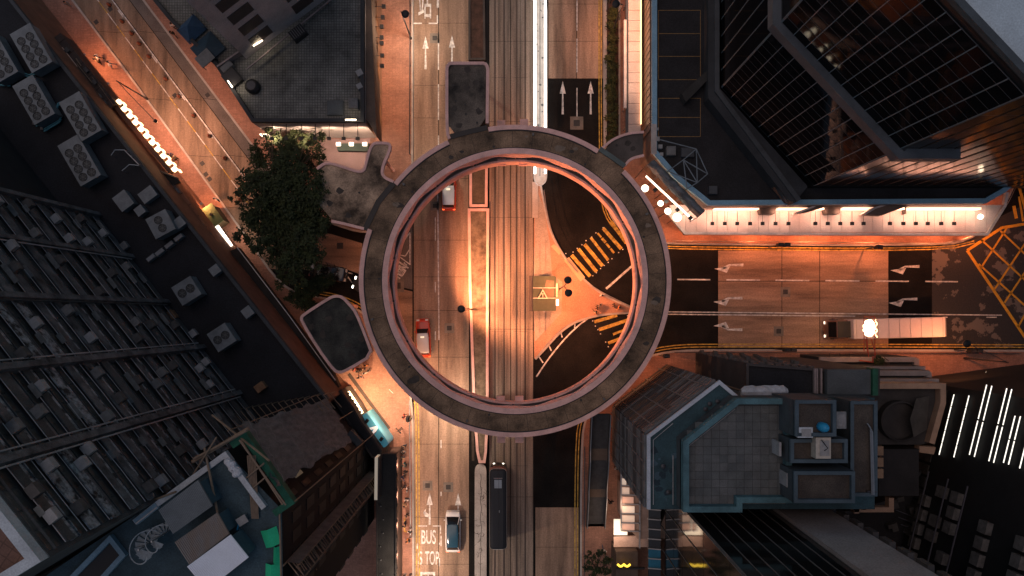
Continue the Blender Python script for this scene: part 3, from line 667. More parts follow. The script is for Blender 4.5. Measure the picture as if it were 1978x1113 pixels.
# window air conditioners on that tower
acm = [M('ac_casing_pale', (.27, .27, .265), .7, .25, 2.0), M('ac_casing_grey', (.15, .15, .145), .75, .35, 2.0), M('ac_casing_dirty', (.08, .075, .07), .8, .4, 2.0)]
acmesh = []
for m_ in acm:
    o = MB().box(0, 0, 0, .72, .62, .46, 0, 0).box(0, -.325, 0, .6, .04, .36, 0, 1).box(0, .0, -.26, .8, .7, .04, 0, 1).build('tmp', [m_, dark_steel]); acmesh.append(o.data); bpy.data.objects.remove(o)
angf = math.atan2(u.y, u.x)
for s, z, k, f, sd in ac_spots:
    p = street(s, DT - .75); mi = random.choices((0, 1, 2), (.3, .4, .3))[0]
    o = inst('air_conditioner', acmesh[mi], None, (p[0], p[1], z), angf, (1.05, 1.05, 1.05))
    tag(o, '%s air conditioner, %s tower bay from the condensers, %s ledge above the podium%s' % (('pale', 'grey', 'grimy')[mi], OW[k], OW[f], sd), 'air conditioner', 'window air conditioners on the concrete tower')
# neighbouring dark block north of the tower
a, b, c, d = street(s0 - 1.2, DT + 2), street(s0 - 1.2, DT + 18), street(s0 - 18, DT + 18), street(s0 - 18, DT + 2)
building('dark_block', 'unlit dark block rising behind the condensers west of the diagonal street', [a, b, c, d], 24, M('unlit_wall', (.016, .016, .018), .9), dk_roof, .6, .3, None, 9.9, world=True)
# --- podium-top condensers -------------------------------------------
cond_m = M('condenser_casing', (.15, .17, .18), .6, .35, 1.0); fan_m = M('fan_grille', (.035, .04, .042), .6)
def condenser(label, px, py, nx, ny, sx, sy, rz, z=9.98, h=1.7, group=None):
    p = W(px, py, z + h); t = thing('condenser_unit', label, 'air conditioner', (p.x, p.y, z), rz, group)
    MB().box(0, 0, h * .5 + .12, sx, sy, h - .24).build('casing', cond_m, t, local=True)
    MB().box(0, 0, h - .02, sx * 1.02, sy * 1.02, .08).build('top_panel', cond_m, t, local=True)
    mb = MB()
    for dx in (-1, 1):
        mb.box(dx * sx * .4, 0, .06, .12, sy * .95, .12)
    mb.build('base_rails', dark_steel, t, local=True)
    for i in range(nx):
        for j in range(ny):
            x = (i - (nx - 1) / 2) * sx * .86 / nx; y = (j - (ny - 1) / 2) * sy * .80 / ny - (sy * .06 if ny > 2 else 0); r = min(sx * .86 / nx, sy * .80 / ny) * .47
            f = MB().lathe(x, y, [(r, h + .02), (r, h + .09), (r * .9, h + .09), (r * .86, h + .035)], 18).build('fan', fan_m, t, local=True)
            mb = MB()
            for k in range(6):
                a = k * math.pi / 3; mb.box(x + r * .45 * math.cos(a), y + r * .45 * math.sin(a), h + .05, r * .8, .05, .015, a)
            mb.cyl(x, y, h + .045, h + .07, r * .16, r * .16, 10)
            mb.build('blade_guard', M('guard_wire', (.09, .1, .1), .5), f, local=True)
    return t
g = 'rooftop condensers on the podium'; R1 = math.radians(30)
condenser('eight-fan condenser nearest the top of the podium roof', 60, 93, 2, 4, 2.4, 4.6, R1, group=g)
condenser('eight-fan condenser cut by the picture edge at the top of the roof', -6, 112, 2, 4, 2.4, 4.6, R1, group=g)
condenser('eight-fan condenser standing beside the cyan pipes, second down', 65, 193, 2, 4, 2.4, 4.6, R1, group=g)
condenser('eight-fan condenser standing closest to the street parapet', 155, 225, 2, 4, 2.4, 4.6, R1, group=g)
condenser('lowest of the eight-fan condensers, near the dark block', 153, 310, 2, 4, 2.4, 4.8, R1, group=g)
g = 'two-fan condensers on the podium'; 
condenser('square two-fan condenser opposite the green kiosk roof', 310, 433, 1, 2, 2.3, 2.3, math.radians(28), group=g)
condenser('square two-fan condenser in the middle of the lower podium roof', 360, 562, 2, 1, 2.3, 2.2, math.radians(32), group=g)
condenser('square two-fan condenser farthest down the podium roof', 428, 652, 2, 1, 2.2, 2.2, math.radians(33), group=g)
for pts, lab in (([(10, 162), (40, 140), (58, 145), (100, 120), (104, 128)], 'bent cyan pipes below the topmost condenser'), ([(70, 240), (105, 220), (112, 200), (122, 196)], 'bent cyan pipes between the middle condensers'), ([(85, 250), (115, 232), (118, 226)], 'short cyan pipe stub under the second condenser'), ([(-5, 160), (20, 162)], 'cyan pipe run reaching the picture edge')):
    t = thing('coolant_pipe', lab, 'pipe', W(*pts[0], 10)); 
    for k in (0, 4): MB().tube([W(x, y + k, 10.4) for x, y in pts], .09, 6).build('pipe', M('cyan_pipe', (.05, .2, .25), .6), t)
    MB().box(*W(*pts[0], 10.0).xy, 10.2, .3, .3, .44).build('bracket', dark_steel, t)
for i, (x, y) in enumerate(((291, 498), (308, 487), (326, 473), (344, 459))):
    p = W(x, y, 10.6); t = thing('vent_box', '%s from the tower of four grey louvre boxes below a square condenser' % OW[i], 'vent', (p.x, p.y, 9.98), math.radians(38), 'grey louvre boxes in line')
    MB().box(0, 0, .3, 1.0, .45, .6).build('casing', cond_m, t, local=True); MB().box(0, -.01, .62, .9, .35, .05).build('lid', M('lid_grey', (.2, .21, .22), .6), t, local=True)
for lab, x, y, w, h, ht in (('grey plant cabin at the top corner of the lower podium roof', 238, 388, 1.5, 1.7, 1.0), ('small grey plant box by the street parapet', 285, 376, 1.6, 1.2, .8), ('little pale cube between the cabins and the condenser', 270, 407, .9, .9, .8), ('tiny cabinet against the street parapet near the kiosk', 346, 430, 1.0, 1.0, .9), ('grey cabinet on the parapet beside the sign wall', 415, 522, 1.0, .9, .9), ('grey cabinet on the parapet farther down', 478, 603, 1.0, 1.0, .9), ('rusty box on the podium roof near the tower foot', 325, 613, 1.3, 1.0, .8), ('rusty crate at the scaffold end of the podium roof', 502, 748, 1.0, .8, .7)):
    p = W(x, y, 10 + ht); t = thing('plant_box', lab, 'plant box', (p.x, p.y, 9.98), math.radians(37))
    mm = M('rust_box', (.2, .11, .06), .85, .5, 2.0) if 'rusty' in lab else cond_m
    MB().box(0, 0, ht / 2, w, h, ht).build('casing', mm, t, local=True); MB().box(0, 0, ht + .03, w * 1.06, h * 1.06, .07).build('lid', mm, t, local=True)
for pts, lab in (([(215, 300), (222, 290), (240, 290), (250, 300), (268, 318)], 'thin bent handrail on the podium roof by the parapet'), ([(236, 330), (250, 318), (268, 320)], 'lower thin handrail on the podium roof')):
    t = thing('roof_handrail', lab, 'handrail', W(*pts[0], 9.98)); MB().tube([W(x, y, 11.0) for x, y in pts], .05, 5).build('rail', steel, t)
    for x, y in pts: MB().tube([W(x, y, 11.0), Vector((*W2(x, y, 11.0), 9.98))], .035, 5).build('post', steel, t)
# --- tiled-roof corner building (north-west) -------------------------
b2 = building('corner_building', 'low corner building with gridded tile roof and a bright pale south front', [(705, -80), (705, 238), (489, 238), (420, 131), (330, 42), (230, -80)], 7.0, M('pale_stone_wall', (.50, .43, .40), .75, .18, .6), grid_lines(M('grid_tile_roof', (.17, .168, .15), .85, .5, .35, .2, contrast=.2), .3, .3, .03, .4), .55, .4, M('dark_coping', (.035, .036, .038), .8))
MB().prism(PP([(722, -80), (738, -80), (738, 265), (722, 265)]), .15, .19).build('plinth', M('plinth_stone', (.2, .12, .08), .8), b2)
MB().prism(PP([(705.5, -80), (713, -80), (726, 262), (712, 236), (705.5, 230)], 6.9), 3.0, 6.6).build('east_canopy', M('brown_canopy', (.11, .075, .055), .75), b2)
MB().beam(W2(505, 262, 1), W2(722, 262, 1), .12, .4, 1.6).build('shop_window', E('shop_window_warm', (1.0, .72, .52), 5.0), b2)
for i, x in enumerate((525, 552, 580, 608)): MB().beam(W2(x, 246, 4), W2(x + .8, 246, 4), .1, .2, 6.9).build('wall_joint', M('joint_dark', (.06, .05, .05), .9), b2)
# wing rising above it
wa, wb = W2(476, 114, 7), W2(650, -18, 7); dv, nv, L = frame2(wa, wb)
wing = building('pale_wing', 'pale rendered block with stacked brown windows above the tiled roof', [wa, wb, (wb[0] - nv.x * 12, wb[1] - nv.y * 12), (wa[0] - nv.x * 12, wa[1] - nv.y * 12)], 34, M('pale_render', (.46, .4, .38), .85, .3, .4, .15), dk_roof, .5, .3, None, 6.9, world=True)
base = wpos(wing); ang = math.atan2(dv.y, dv.x)
for s, w in ((2.9, 2.6), (8.6, 2.4)):
    for f in range(9):
        q = Vector((*wa, 0)) + Vector((*dv, 0)) * s + Vector((*nv, 0)) * .02; z = 9.2 + f * 2.9
        o = MB().box(0, 0, 0, w, .14, 1.75).build('window', M('brown_blind_window', (.07, .05, .045), .35, .3, 1.0), wing, local=True); o.location = (q.x - base.x, q.y - base.y, z - base.z); o.rotation_euler = (0, 0, ang)
        MB().box(0, .12, -.95, w + .2, .35, .12).build('sill', M('pale_render', (.33, .29, .275)), o, local=True)
        MB().box(0, .08, 0, .06, .1, 1.75).build('frame', dark_steel, o, local=True)
for lab, x, y, w, h, ht, rz, mt in (('dark blue tent roof on the lower annex beside the pale wing', 365, 52, 2.6, 2.2, 1.0, .75, M('blue_tarp', (.02, .055, .11), .6, .35, 1.2)), ('dark teal flat shelter between the tent and the tiled roof', 400, 92, 3.0, 2.6, .5, .72, M('teal_sheet', (.012, .035, .055), .6, .3, 1.2)), ('grey plant housing on the annex edge', 395, 112, 1.8, 1.4, .9, .72, M('ac_casing_grey', (.22, .215, .2)))):
    p = W(x, y, 7 + ht); t = thing('annex_shelter', lab, 'shelter', (p.x, p.y, 6.98), rz)
    if 'tent' in lab: MB().add([(-w / 2, -h / 2, .35), (w / 2, -h / 2, .35), (w / 2, h / 2, .35), (-w / 2, h / 2, .35), (0, 0, ht + .4)], [(0, 1, 4), (1, 2, 4), (2, 3, 4), (3, 0, 4), (3, 2, 1, 0)]).build('canopy', mt, t, local=True)
    else: MB().box(0, 0, ht - .06, w, h, .12).build('canopy', mt, t, local=True)
    for dx in (-1, 1):
        for dy in (-1, 1): MB().box(dx * w * .45, dy * h * .45, ht * .45, .08, .08, ht * .9).build('leg', dark_steel, t, local=True)
def tube_light(lab, a, b, z, mat=None, wall=True, energy=60):
    p = W((a[0] + b[0]) / 2, (a[1] + b[1]) / 2, z); t = thing('tube_light', lab, 'lamp', (p.x, p.y, z - .1))
    MB().beam(W2(*a, z), W2(*b, z), .16, z - .1, z - .02).build('housing', steel, t)
    MB().beam(W2(*a, z), W2(*b, z), .13, z - .019, z + .05).build('tube', mat or E('tube_warm', (1.0, .80, .58), 5.0), t)
    light('tube_glow', 'POINT', (p.x + .2, p.y - .2, z + .35), energy, (1.0, .8, .6), t, .25); return t
tube_light('glowing tube light at the foot of the pale wing', (489, 89), (507, 78), 8.6)
tube_light('second glowing tube light on the annex edge near the railing', (440, 156), (449, 169), 7.9)
tube_light('glowing tube light on the south-east corner of the tiled roof', (667, 231.5), (688, 231.5), 7.75)
for lab, x, y, w, h, ht, rz, mt in (('black slatted condenser at the upper edge of the tiled roof', 574, 62, 1.7, 1.2, .9, .65, M('black_louvre', (.02, .02, .022), .5)), ('round black exhaust cowl on the west edge of the tiled roof', 485, 165, 1.6, 1.6, .8, .6, black_m), ('small grey machine by the south-east tube light', 682, 199, 1.0, 1.1, .9, 0, M('ac_casing_grey', (.22, .215, .2))), ('low grey hatch on the tiled roof by the south parapet', 647, 208, 1.8, 1.6, .25, 0, M('hatch_grey', (.09, .1, .1), .7)), ('pale speaker-like box on the east parapet of the tiled roof', 694, 140, .7, .7, .6, .5, acm[0]), ('second pale box on the east parapet of the tiled roof', 694, 166, .6, .6, .6, .5, acm[0]), ('dark pipe cluster at the west corner of the tiled roof', 447, 150, 1.6, 1.8, .6, .7, black_m), ('pale cabinet at the railing by the annex', 437, 128, 1.4, .7, .7, .72, acm[1])):
    p = W(x, y, 7 + ht); t = thing('roof_machine', lab, 'roof machine', (p.x, p.y, 6.98), rz)
    if 'cowl' in lab:
        MB().lathe(0, 0, [(w * .5, 0), (w * .5, ht * .7), (w * .35, ht)], 18).build('cowl', mt, t, local=True); MB().lathe(0, 0, [(w * .3, ht), (w * .3, ht + .08)], 18).build('cap', dark_steel, t, local=True)
    else:
        MB().box(0, 0, ht / 2, w, h, ht).build('casing', mt, t, local=True); MB().box(0, 0, ht + .025, w * .86, h * .86, .05).build('lid', mt, t, local=True)
        if 'slatted' in lab:
            for k in range(6): MB().box((k - 2.5) * w * .15, 0, ht + .09, .08, h * .8, .08).build('slat', acm[1], t, local=True)
MB().beam(W2(476, 132, 8), W2(640, -4, 8), .12, 7.7, 7.85).build('gutter', M('gutter_pink', (.25, .2, .19), .7), b2)
MB().beam(W2(418, 128, 8), W2(470, 92, 8), .18, 7.0, 7.9).build('railing', M('gutter_pink', (.25, .2, .19)), b2)
# floodlights on arms along the bright south front
for i, x in enumerate((526, 553, 582, 609, 636, 664, 691)):
    a, b = W(x, 238, 6.7), W(x, 268, 5.9); t = thing('arm_floodlight', 'black floodlight on the corner building south front, %s from the tree end' % OW[i], 'floodlight', (a.x, a.y, 6.7), 0, 'floodlights over the corner building front')
    MB().tube([a, b], .04, 5).build('arm', black_m, t); MB().box(b.x, b.y, 5.95, .42, .34, .26).build('lamp_head', black_m, t)
    MB().box(b.x, b.y + .03, 5.805, .34, .24, .02).build('lens', E('flood_lens', (1.0, .78, .6), 14), t)
    if i % 2 == 0: light('flood', 'SPOT', (b.x, b.y + .05, 5.75), 620, (1.0, .70, .5), t, .15, rot=(math.radians(28), 0, 0), cone=130)
# planter / terrace items in front of it
t = thing('green_hoarding', 'low dark green panel on the pink forecourt south of the corner building', 'hoarding', W(680, 284)); MB().prism(PP([(650, 277), (712, 277), (710, 292), (652, 291)], .9), .15, .9).build('panel', M('green_panel', (.05, .075, .06), .7), t)
for x in (653, 678, 704): MB().box(*W2(x, 278, 1.2), 1.0, .5, .4, .3).build('lamp_box', E('box_lamp', (1.0, .8, .65), 3.0), t)
MB().prism(PP([(618, 270), (716, 268), (704, 332), (618, 330)]), .15, .17, bottom=False).build('forecourt', M('pink_forecourt', (.38, .25, .24), .7, .2, .6), pave_nw)

# --- glass block, north-east ------------------------------------------
podr = M('dark_podium_roof', (.02, .019, .02), .9, .5, .3, .3, .3)
b3 = building('glass_podium', 'low dark flat-roofed podium with outlined roof bays below the glass tower', [(1258, -90), (1258, 296), (1300, 345), (1366, 398), (1900, 394), (1938, 372), (2100, 240), (2100, -90)], 7.0, M('podium_clad', (.13, .10, .085), .6), podr, .5, .55, M('blue_coping', (.2, .36, .47), .7, .25))
MB().beam(W2(1263, 240, 7.52), W2(1263, 298, 7.52), .6, 7.4, 7.56).build('coping_cap', M('pale_coping', (.4, .36, .33), .7), b3)
pane_grid(b3, W2(1258, -60, 7), W2(1258, 250, 7), .6, 6.6, 22, 3, M('lit_cladding', (.20, .13, .10), .35, .3, .8), M('cladding_frame', (.1, .085, .075), .6), 'cladding_panel', .05, .06, .004, .07, .1, .07)
lm = M('faded_yellow_line', (.22, .13, .05), .8, .4, 3.0)
for x0, y0, x1, y1 in ((1272, 20, 1353, 65), (1272, 65, 1353, 109), (1272, 109, 1353, 154), (1272, 190, 1353, 227), (1272, 227, 1353, 264)):
    for a, b in (((x0, y0), (x1, y0)), ((x0, y1), (x1, y1)), ((x0, y0), (x0, y1)), ((x1, y0), (x1, y1))): MB().strip([W2(*a, 7), W2(*b, 7)], .07, 6.99 + random.uniform(0, .003)).build('bay_line', lm, b3)
for y in range(30, 160, 8): MB().box(*W2(1362, y, 7.2), 7.1, .25, .28, .25).build('roof_stud', dark_steel, b3)
MB().prism(PP([(1368, -80), (1388, -80), (1388, 168), (1560, 360), (1535, 392), (1524, 388), (1368, 190)], 9), 6.98, 9.0).build('plinth_wall', M('plinth_dark', (.035, .037, .04), .8), b3)
for off, zz in ((0, 9.0), (10, 8.4)):
    MB().ribbon(PP([(1384 - off, -80), (1384 - off, 176), (1542 - off * 1.4, 388)], 9), .5, zz - .3, zz + .25).build('plinth_ledge', M('plinth_ledge', (.06, .065, .07), .7), b3)
MB().prism(PP([(1318, 180), (1352, 148), (1386, 118), (1392, 128), (1344, 178), (1326, 196)], 8.5), 7.0, 8.3).build('roof_ramp', M('ramp_dark', (.035, .033, .03), .9), b3)
# glass tower: three faces, mid ledge, upper face
zb, zm, zt = 9.0, 26.0, 42.0
q0, q1, q2 = W2(1398, 166, zb), W2(1552, 378, zb), None
n3 = Vector((-.7275, -.686)); d3 = Vector((.686, -.7275))                 # outward normal and run of the chamfer face
D3 = 33.6
def face(s): return (-n3.x * D3 + d3.x * s, -n3.y * D3 + d3.y * s)
sA = q0[0] * d3.x + q0[1] * d3.y; sB = q1[0] * d3.x + q1[1] * d3.y
c0, c1 = face(sA), face(sB)
g3 = building('glass_tower', 'dark glass tower with thin mullions and a slanting mid-height ledge', [c0, c1, (c1[0] + 40, c1[1]), (c1[0] + 40, c0[1] + 30), (c0[0], c0[1] + 30)], zt, M('spandrel_dark', (.012, .012, .013), .4), M('sky_reflection_roof', (.42, .5, .53), .7, .2, .4), .5, .5, M('roof_edge_dark', (.05, .06, .065), .6), 6.9, world=True)  # pale blue roof colour stands in for sky mirrored in the top glass
tg = glass('tower_glass', (.006, .006, .007), .05, .12, 1.33); mu3 = M('mullion_grey', (.15, .175, .19), .55, .15, 1.0, .1)
nc = max(6, round((Vector(c1) - Vector(c0)).length / 1.45))
pane_grid(g3, c0, c1, zb, zm - .6, nc, 13, tg, mu3, 'pane', .08, .05, .007, .07, .14, .035)
pane_grid(g3, c0, c1, zm + .6, zt - .6, nc, 13, tg, mu3, 'pane', .08, .05, .007, .07, .14, .035)
tgb = tg.node_tree.nodes['Principled BSDF']; tgb.inputs['Specular Tint'].default_value = (.45, .7, 1.0, 1)
bz = M('bronze_glass', (.022, .013, .009), .1, .3, .6, .1, 0, 0, spec=.35); MATS['bronze_glass'].node_tree.nodes['Principled BSDF'].inputs['IOR'].default_value = 1.4
pane_grid(g3, c1, (c1[0] + 30, c1[1]), zb, zt - .6, 20, 7, bz, M('bronze_mullion', (.06, .045, .035), .5), 'pane', .08, .06, .009, .05, .1, .04, joined=True)
pane_grid(g3, (c0[0], c0[1] + 22), c0, zb, zt - .6, 12, 9, tg, mu3, 'pane', .08, .05, .006, .07, .14, joined=True)
led = M('ledge_metal', (.075, .085, .095), .5)
e0, e1 = Vector(c0), Vector(c1)
MB().ribbon([(c0[0] - .35, c0[1] + 30), (c0[0] - .35, c0[1]), (c1[0], c1[1] - .45), (c1[0] + 5, c1[1] - .45)], 1.0, zm - .6, zm + .6).build('mid_ledge', led, g3)
MB().ribbon([(c0[0] - .4, c0[1] + 30), (c0[0] - .4, c0[1]), (c1[0], c1[1] - .5)], .25, zm - .75, zm + .75, .4).build('mid_ledge_rim', M('ledge_rim', (.03, .033, .037), .5), g3)
for k in range(12): MB().beam((c1[0] + 2 + k * 1.6, c1[1] + 4 + k * .2), (c1[0] + 2 + k * 1.6 + 9, c1[1] + 4 + k * .2 + 6.5), .1, zt - .02, zt + .3).build('reflection_streak_fin', M('roof_edge_dark', (.05, .06, .065)), g3)  # dark bars stand in for the streaks in that sky reflection
# lit canopy along the south front of the podium
cano = thing('street_canopy', 'brightly lit pink-white canopy along the street front of the glass block', 'canopy', W(1600, 430))
cm = M('canopy_top', (.58, .44, .40), .7, .2, .5, .12)
xs = [1294] + list(range(1325, 1905, 20)) + [1905]
for x0, x1 in zip(xs, xs[1:]):
    y1a, y1b = (418 + (x0 - 1294), 449) if x0 < 1325 else (449, 449)
    MB().prism(PP([(x0 + .3, 396), (x1 - .3, 396), (x1 - .3, y1b), (x0 + .3, y1a)], 4.2), 4.0, 4.2 + random.uniform(-.005, .005)).build('canopy_panel', cm, cano)
MB().prism(PP([(1905.5, 396), (1936, 396), (1905.5, 449)], 4.2), 4.0, 4.2).build('canopy_panel', cm, cano)
MB().ribbon(PP([(1290, 412), (1323, 451), (1600, 452.5), (1906, 453), (1940, 398), (1945, 372)], 4.2), .3, 3.9, 4.36).build('canopy_edge', M('canopy_edge', (.6, .5, .46), .6), cano)
for x in range(1340, 1930, 70): MB().cyl(*W2(x, 440, 4.2), .15, 4.0, .12, .12, 10).build('post', steel, cano)
MB().prism(PP([(1375, 385), (1560, 385), (1560, 397), (1375, 397)], 5.6), 5.3, 5.6).build('upper_ledge', M('upper_ledge', (.11, .09, .085), .7), cano)
for y in (386, 391): MB().beam(W2(1545, y, 6), W2(1760, y, 6), .18, 5.7, 5.95).build('ledge_rail', M('canopy_edge', (.6, .5, .46)), cano)
for k, (x0, x1) in enumerate(((1378, 1466), (1500, 1592), (1625, 1748), (1752, 1890))):
    MB().beam(W2(x0, 404, 4.6), W2(x1, 404, 4.6), .22, 4.25, 5.1).build('shopfront_light', E('shopfront_light', (1.0, .60, .40), 2.0), cano)
for x0, x1 in ((1466, 1500), (1592, 1625), (1748, 1752)): MB().prism(PP([(x0, 398), (x1, 398), (x1 - 3, 413), (x0 + 3, 413)], 5.2), 4.3, 5.2).build('sign_box', M('sign_brown', (.08, .055, .045), .7), cano)
for x, sz, e in ((1350, 4, 120), (1420, 5, 230), (1546, 6, 260), (1686, 8, 320), (1820, 8, 340)): light('canopy_glow', 'AREA', W(x, 409, 5.6), e * .75, (1.0, .52, .35), cano, size=sz, size_y=.5, rot=(math.radians(-12), 0, 0))
words_ = 'one two three four five six seven eight nine ten eleven twelve thirteen fourteen fifteen sixteen seventeen eighteen'.split()
for i, x in enumerate((1376, 1400, 1424, 1449, 1473, 1498, 1523, 1575, 1599, 1623, 1646, 1668, 1719, 1745, 1769, 1792, 1818, 1843)):
    x += 0 if i < 17 else 0; y = 432
    a, b = W(x, 408, 5.2), W(x, y, 5.0); t = thing('arm_floodlight', 'small black square floodlight over the lit canopy, %s from the footbridge' % OW[i], 'floodlight', (a.x, a.y, 5.2), 0, 'floodlights over the lit canopy')
    MB().tube([a, b], .025, 5).build('arm', black_m, t); MB().box(b.x, b.y, 5.0, .4, .38, .2).build('lamp_head', black_m, t)
    MB().box(b.x, b.y + .05, 4.89, .3, .25, .02).build('lens', E('flood_lens', (1.0, .78, .6), 14), t)
for lab, pts in (('long slanting sculpted bracket over the middle of the lit canopy', [(1538, 412), (1570, 400), (1602, 380), (1650, 380), (1600, 398), (1560, 410)]), ('long slanting sculpted bracket over the right part of the lit canopy', [(1670, 414), (1690, 402), (1760, 380), (1800, 380), (1740, 403), (1705, 416)])):
    t = thing('bracket_fin', lab, 'bracket', W(pts[0][0], pts[0][1], 4.3)); MB().prism(PP(pts, 6.3), 5.2, 6.2).build('blade', M('bronze_fin', (.16, .1, .07), .5), t); MB().ribbon(PP(pts[:3], 6.3), .2, 5.0, 6.4).build('edge', M('canopy_edge', (.6, .5, .46)), t)
    MB().tube([W(*pts[0], 5.4), Vector((*W2(*pts[0], 5.4), 4.2))], .08, 6).build('foot', steel, t)
def globe(lab, x, y, z, r, e, c=(1.0, .78, .58), cat='lamp', pole=True, zb=0.15):
    p = W(x, y, z); t = thing('globe_lamp', lab, cat, (p.x, p.y, zb), 0, None)
    if pole: MB().cyl(p.x, p.y, zb, z - r, .05, .05, 8).build('post', dark_steel, t)
    MB().lathe(p.x, p.y, [(r * .02, z - r), (r * .7, z - r * .7), (r, z), (r * .7, z + r * .7), (r * .05, z + r)], 16).build('globe', E('globe_glow', c, 4.0), t, smooth=True)
    light('globe_light', 'POINT', (p.x, p.y, z + r + .3), e * .5, c, t, r); return t
globe('glowing white globe lamp at the right end of the lit canopy', 1894, 419, 4.7, .32, 160, zb=4.2)
globe('uppermost glowing globe lamp beside the tarpaulin, next to the ring', 1246, 364, 6.0, .42, 200); globe('second glowing globe lamp beside the tarpaulin', 1276, 393, 5.5, .34, 140); globe('third glowing globe lamp beside the tarpaulin', 1290, 408, 5.5, .38, 160); globe('largest glowing globe lamp at the lower end of the tarpaulin', 1308, 420, 5.5, .5, 240)
# tarpaulin roof with light strip
tp = thing('tarpaulin_roof', 'grey rumpled tarpaulin barrel roof beside the ring footbridge', 'tarpaulin', W(1305, 360))
mb = MB(); A, B = W(1252, 316, 8.6), W(1352, 418, 8.6); A2, B2 = W(1268, 305, 8.6), W(1366, 404, 8.6); n = 14; mrows = 7; vs = []
for i in range(n + 1):
    for j in range(mrows):
        p = (A.lerp(B, i / n)).lerp(A2.lerp(B2, i / n), j / (mrows - 1))
        vs.append((p.x, p.y, 7.6 + .9 * math.sin(math.pi * j / (mrows - 1)) + .14 * math.sin(i * 2.4) + random.uniform(-.07, .07)))
fs = [(i * mrows + j, i * mrows + j + 1, (i + 1) * mrows + j + 1, (i + 1) * mrows + j) for i in range(n) for j in range(mrows - 1)]
mb.add(vs, fs).add([(x, y, z - .12) for x, y, z in vs], [f[::-1] for f in fs]).build('sheet', M('grey_tarpaulin', (.11, .12, .13), .6, .55, .9, .15, .2, contrast=.18), tp)
for i in (0, 3, 6, 9, 12, 14):
    p = A.lerp(B, i / n); MB().tube([(p.x, p.y, 7.5), (p.x, p.y, .15)], .06, 6).build('pole', dark_steel, tp)
MB().beam(W2(1248, 340, 6.8), W2(1338, 424, 6.8), .16, 6.6, 6.85).build('light_strip', E('sign_strip', (1.0, .82, .64), 2.8), tp)
light('strip_light', 'POINT', W(1290, 395, 7.6), 260, (1.0, .75, .55), tp, .9)
for x, y in ((1266, 367), (1287, 389), (1309, 405), (1334, 421)): MB().box(*W2(x, y, 7.1), 7.0, .42, .42, .3, .7).build('spot_head', black_m, tp)
# lattice sign frame and roof clutter near it
lt = thing('lattice_frame', 'thin steel lattice frame lying over the dark roof behind the tarpaulin', 'frame', W(1330, 330, 7))
P_ = {k: W(*v, 8.6) for k, v in dict(a=(1345, 288), b=(1320, 309), c=(1290, 331), d=(1327, 365), e=(1347, 353), f=(1367, 336), g=(1275, 270)).items()}
for e in ('ab', 'bc', 'bd', 'be', 'ae', 'bf', 'ce', 'fe', 'ed', 'af', 'ga'): MB().tube([P_[e[0]], P_[e[1]]], .06, 5).build('strut', M('strut_blue_grey', (.16, .19, .21), .6), lt)
for k in 'acdf': MB().tube([P_[k], (P_[k].x, P_[k].y, 6.98)], .06, 5).build('leg', M('strut_blue_grey', (.16, .19, .21)), lt)
for lab, x, y, w, h, ht, mt in (('grey square vent box on the dark roof behind the tarpaulin', 1297, 291, 1.0, 1.0, .7, acm[1]), ('larger dark vent box next to the grey one on the dark roof', 1329, 294, 1.4, 1.0, .6, M('box_dark', (.06, .065, .07), .7)), ('white junction box at the blue coping end', 1270, 268, .5, .5, .5, acm[0]), ('second white junction box near the coping end', 1276, 283, .45, .45, .5, acm[0]), ('third small white junction box near the tarpaulin', 1278, 298, .4, .4, .5, acm[0]), ('dark square box at the edge of the dark roof by the canopy', 1378, 367, .9, .9, .7, M('box_dark', (.06, .065, .07))), ('small white camera box on the coping', 1269, 249, .4, .3, .4, acm[0])):
    p = W(x, y, 7 + ht); t = thing('junction_box', lab, 'box', (p.x, p.y, 6.98)); MB().box(0, 0, ht / 2, w, h, ht).build('casing', mt, t, local=True); MB().box(0, 0, ht + .02, w * .85, h * .85, .04).build('lid', mt, t, local=True)
# lit west canopy of the podium
wc = thing('street_canopy', 'narrow pale panelled canopy along the west side of the glass podium', 'canopy', W(1222, 120))
for y in range(-60, 258, 20):
    MB().prism(PP([(1214, y + .4), (1237.5, y + .4), (1237.5, y + 19.6), (1214, y + 19.6)], 3.4), 3.2, 3.4 + random.uniform(-.01, .01)).build('canopy_panel', M('canopy_pale', (.5, .40, .36), .7, .2, .5), wc)
MB().beam(W2(1211, -70, 3.2), W2(1211, 260, 3.2), .3, 3.0, 3.3).build('gutter', M('gutter_dark', (.05, .05, .055), .6), wc)
MB().beam(W2(1207, 40, 3.2), W2(1207, 210, 3.2), .3, 3.0, 3.5).build('fascia', M('canopy_edge', (.6, .5, .46)), wc)
for y in range(-40, 258, 40): MB().cyl(*W2(1212, y, 3.2), .15, 3.0, .08, .08, 8).build('post', steel, wc)
MB().beam(W2(1238, -60, 3.6), W2(1238, 240, 3.6), .1, 3.45, 3.75).build('light_strip', E('west_strip', (1.0, .5, .25), 3.0), wc)
light('strip_glow', 'AREA', W(1224, 60, 5.0), 220, (1.0, .6, .4), wc, size=.6, size_y=14, rot=(0, 0, 0))
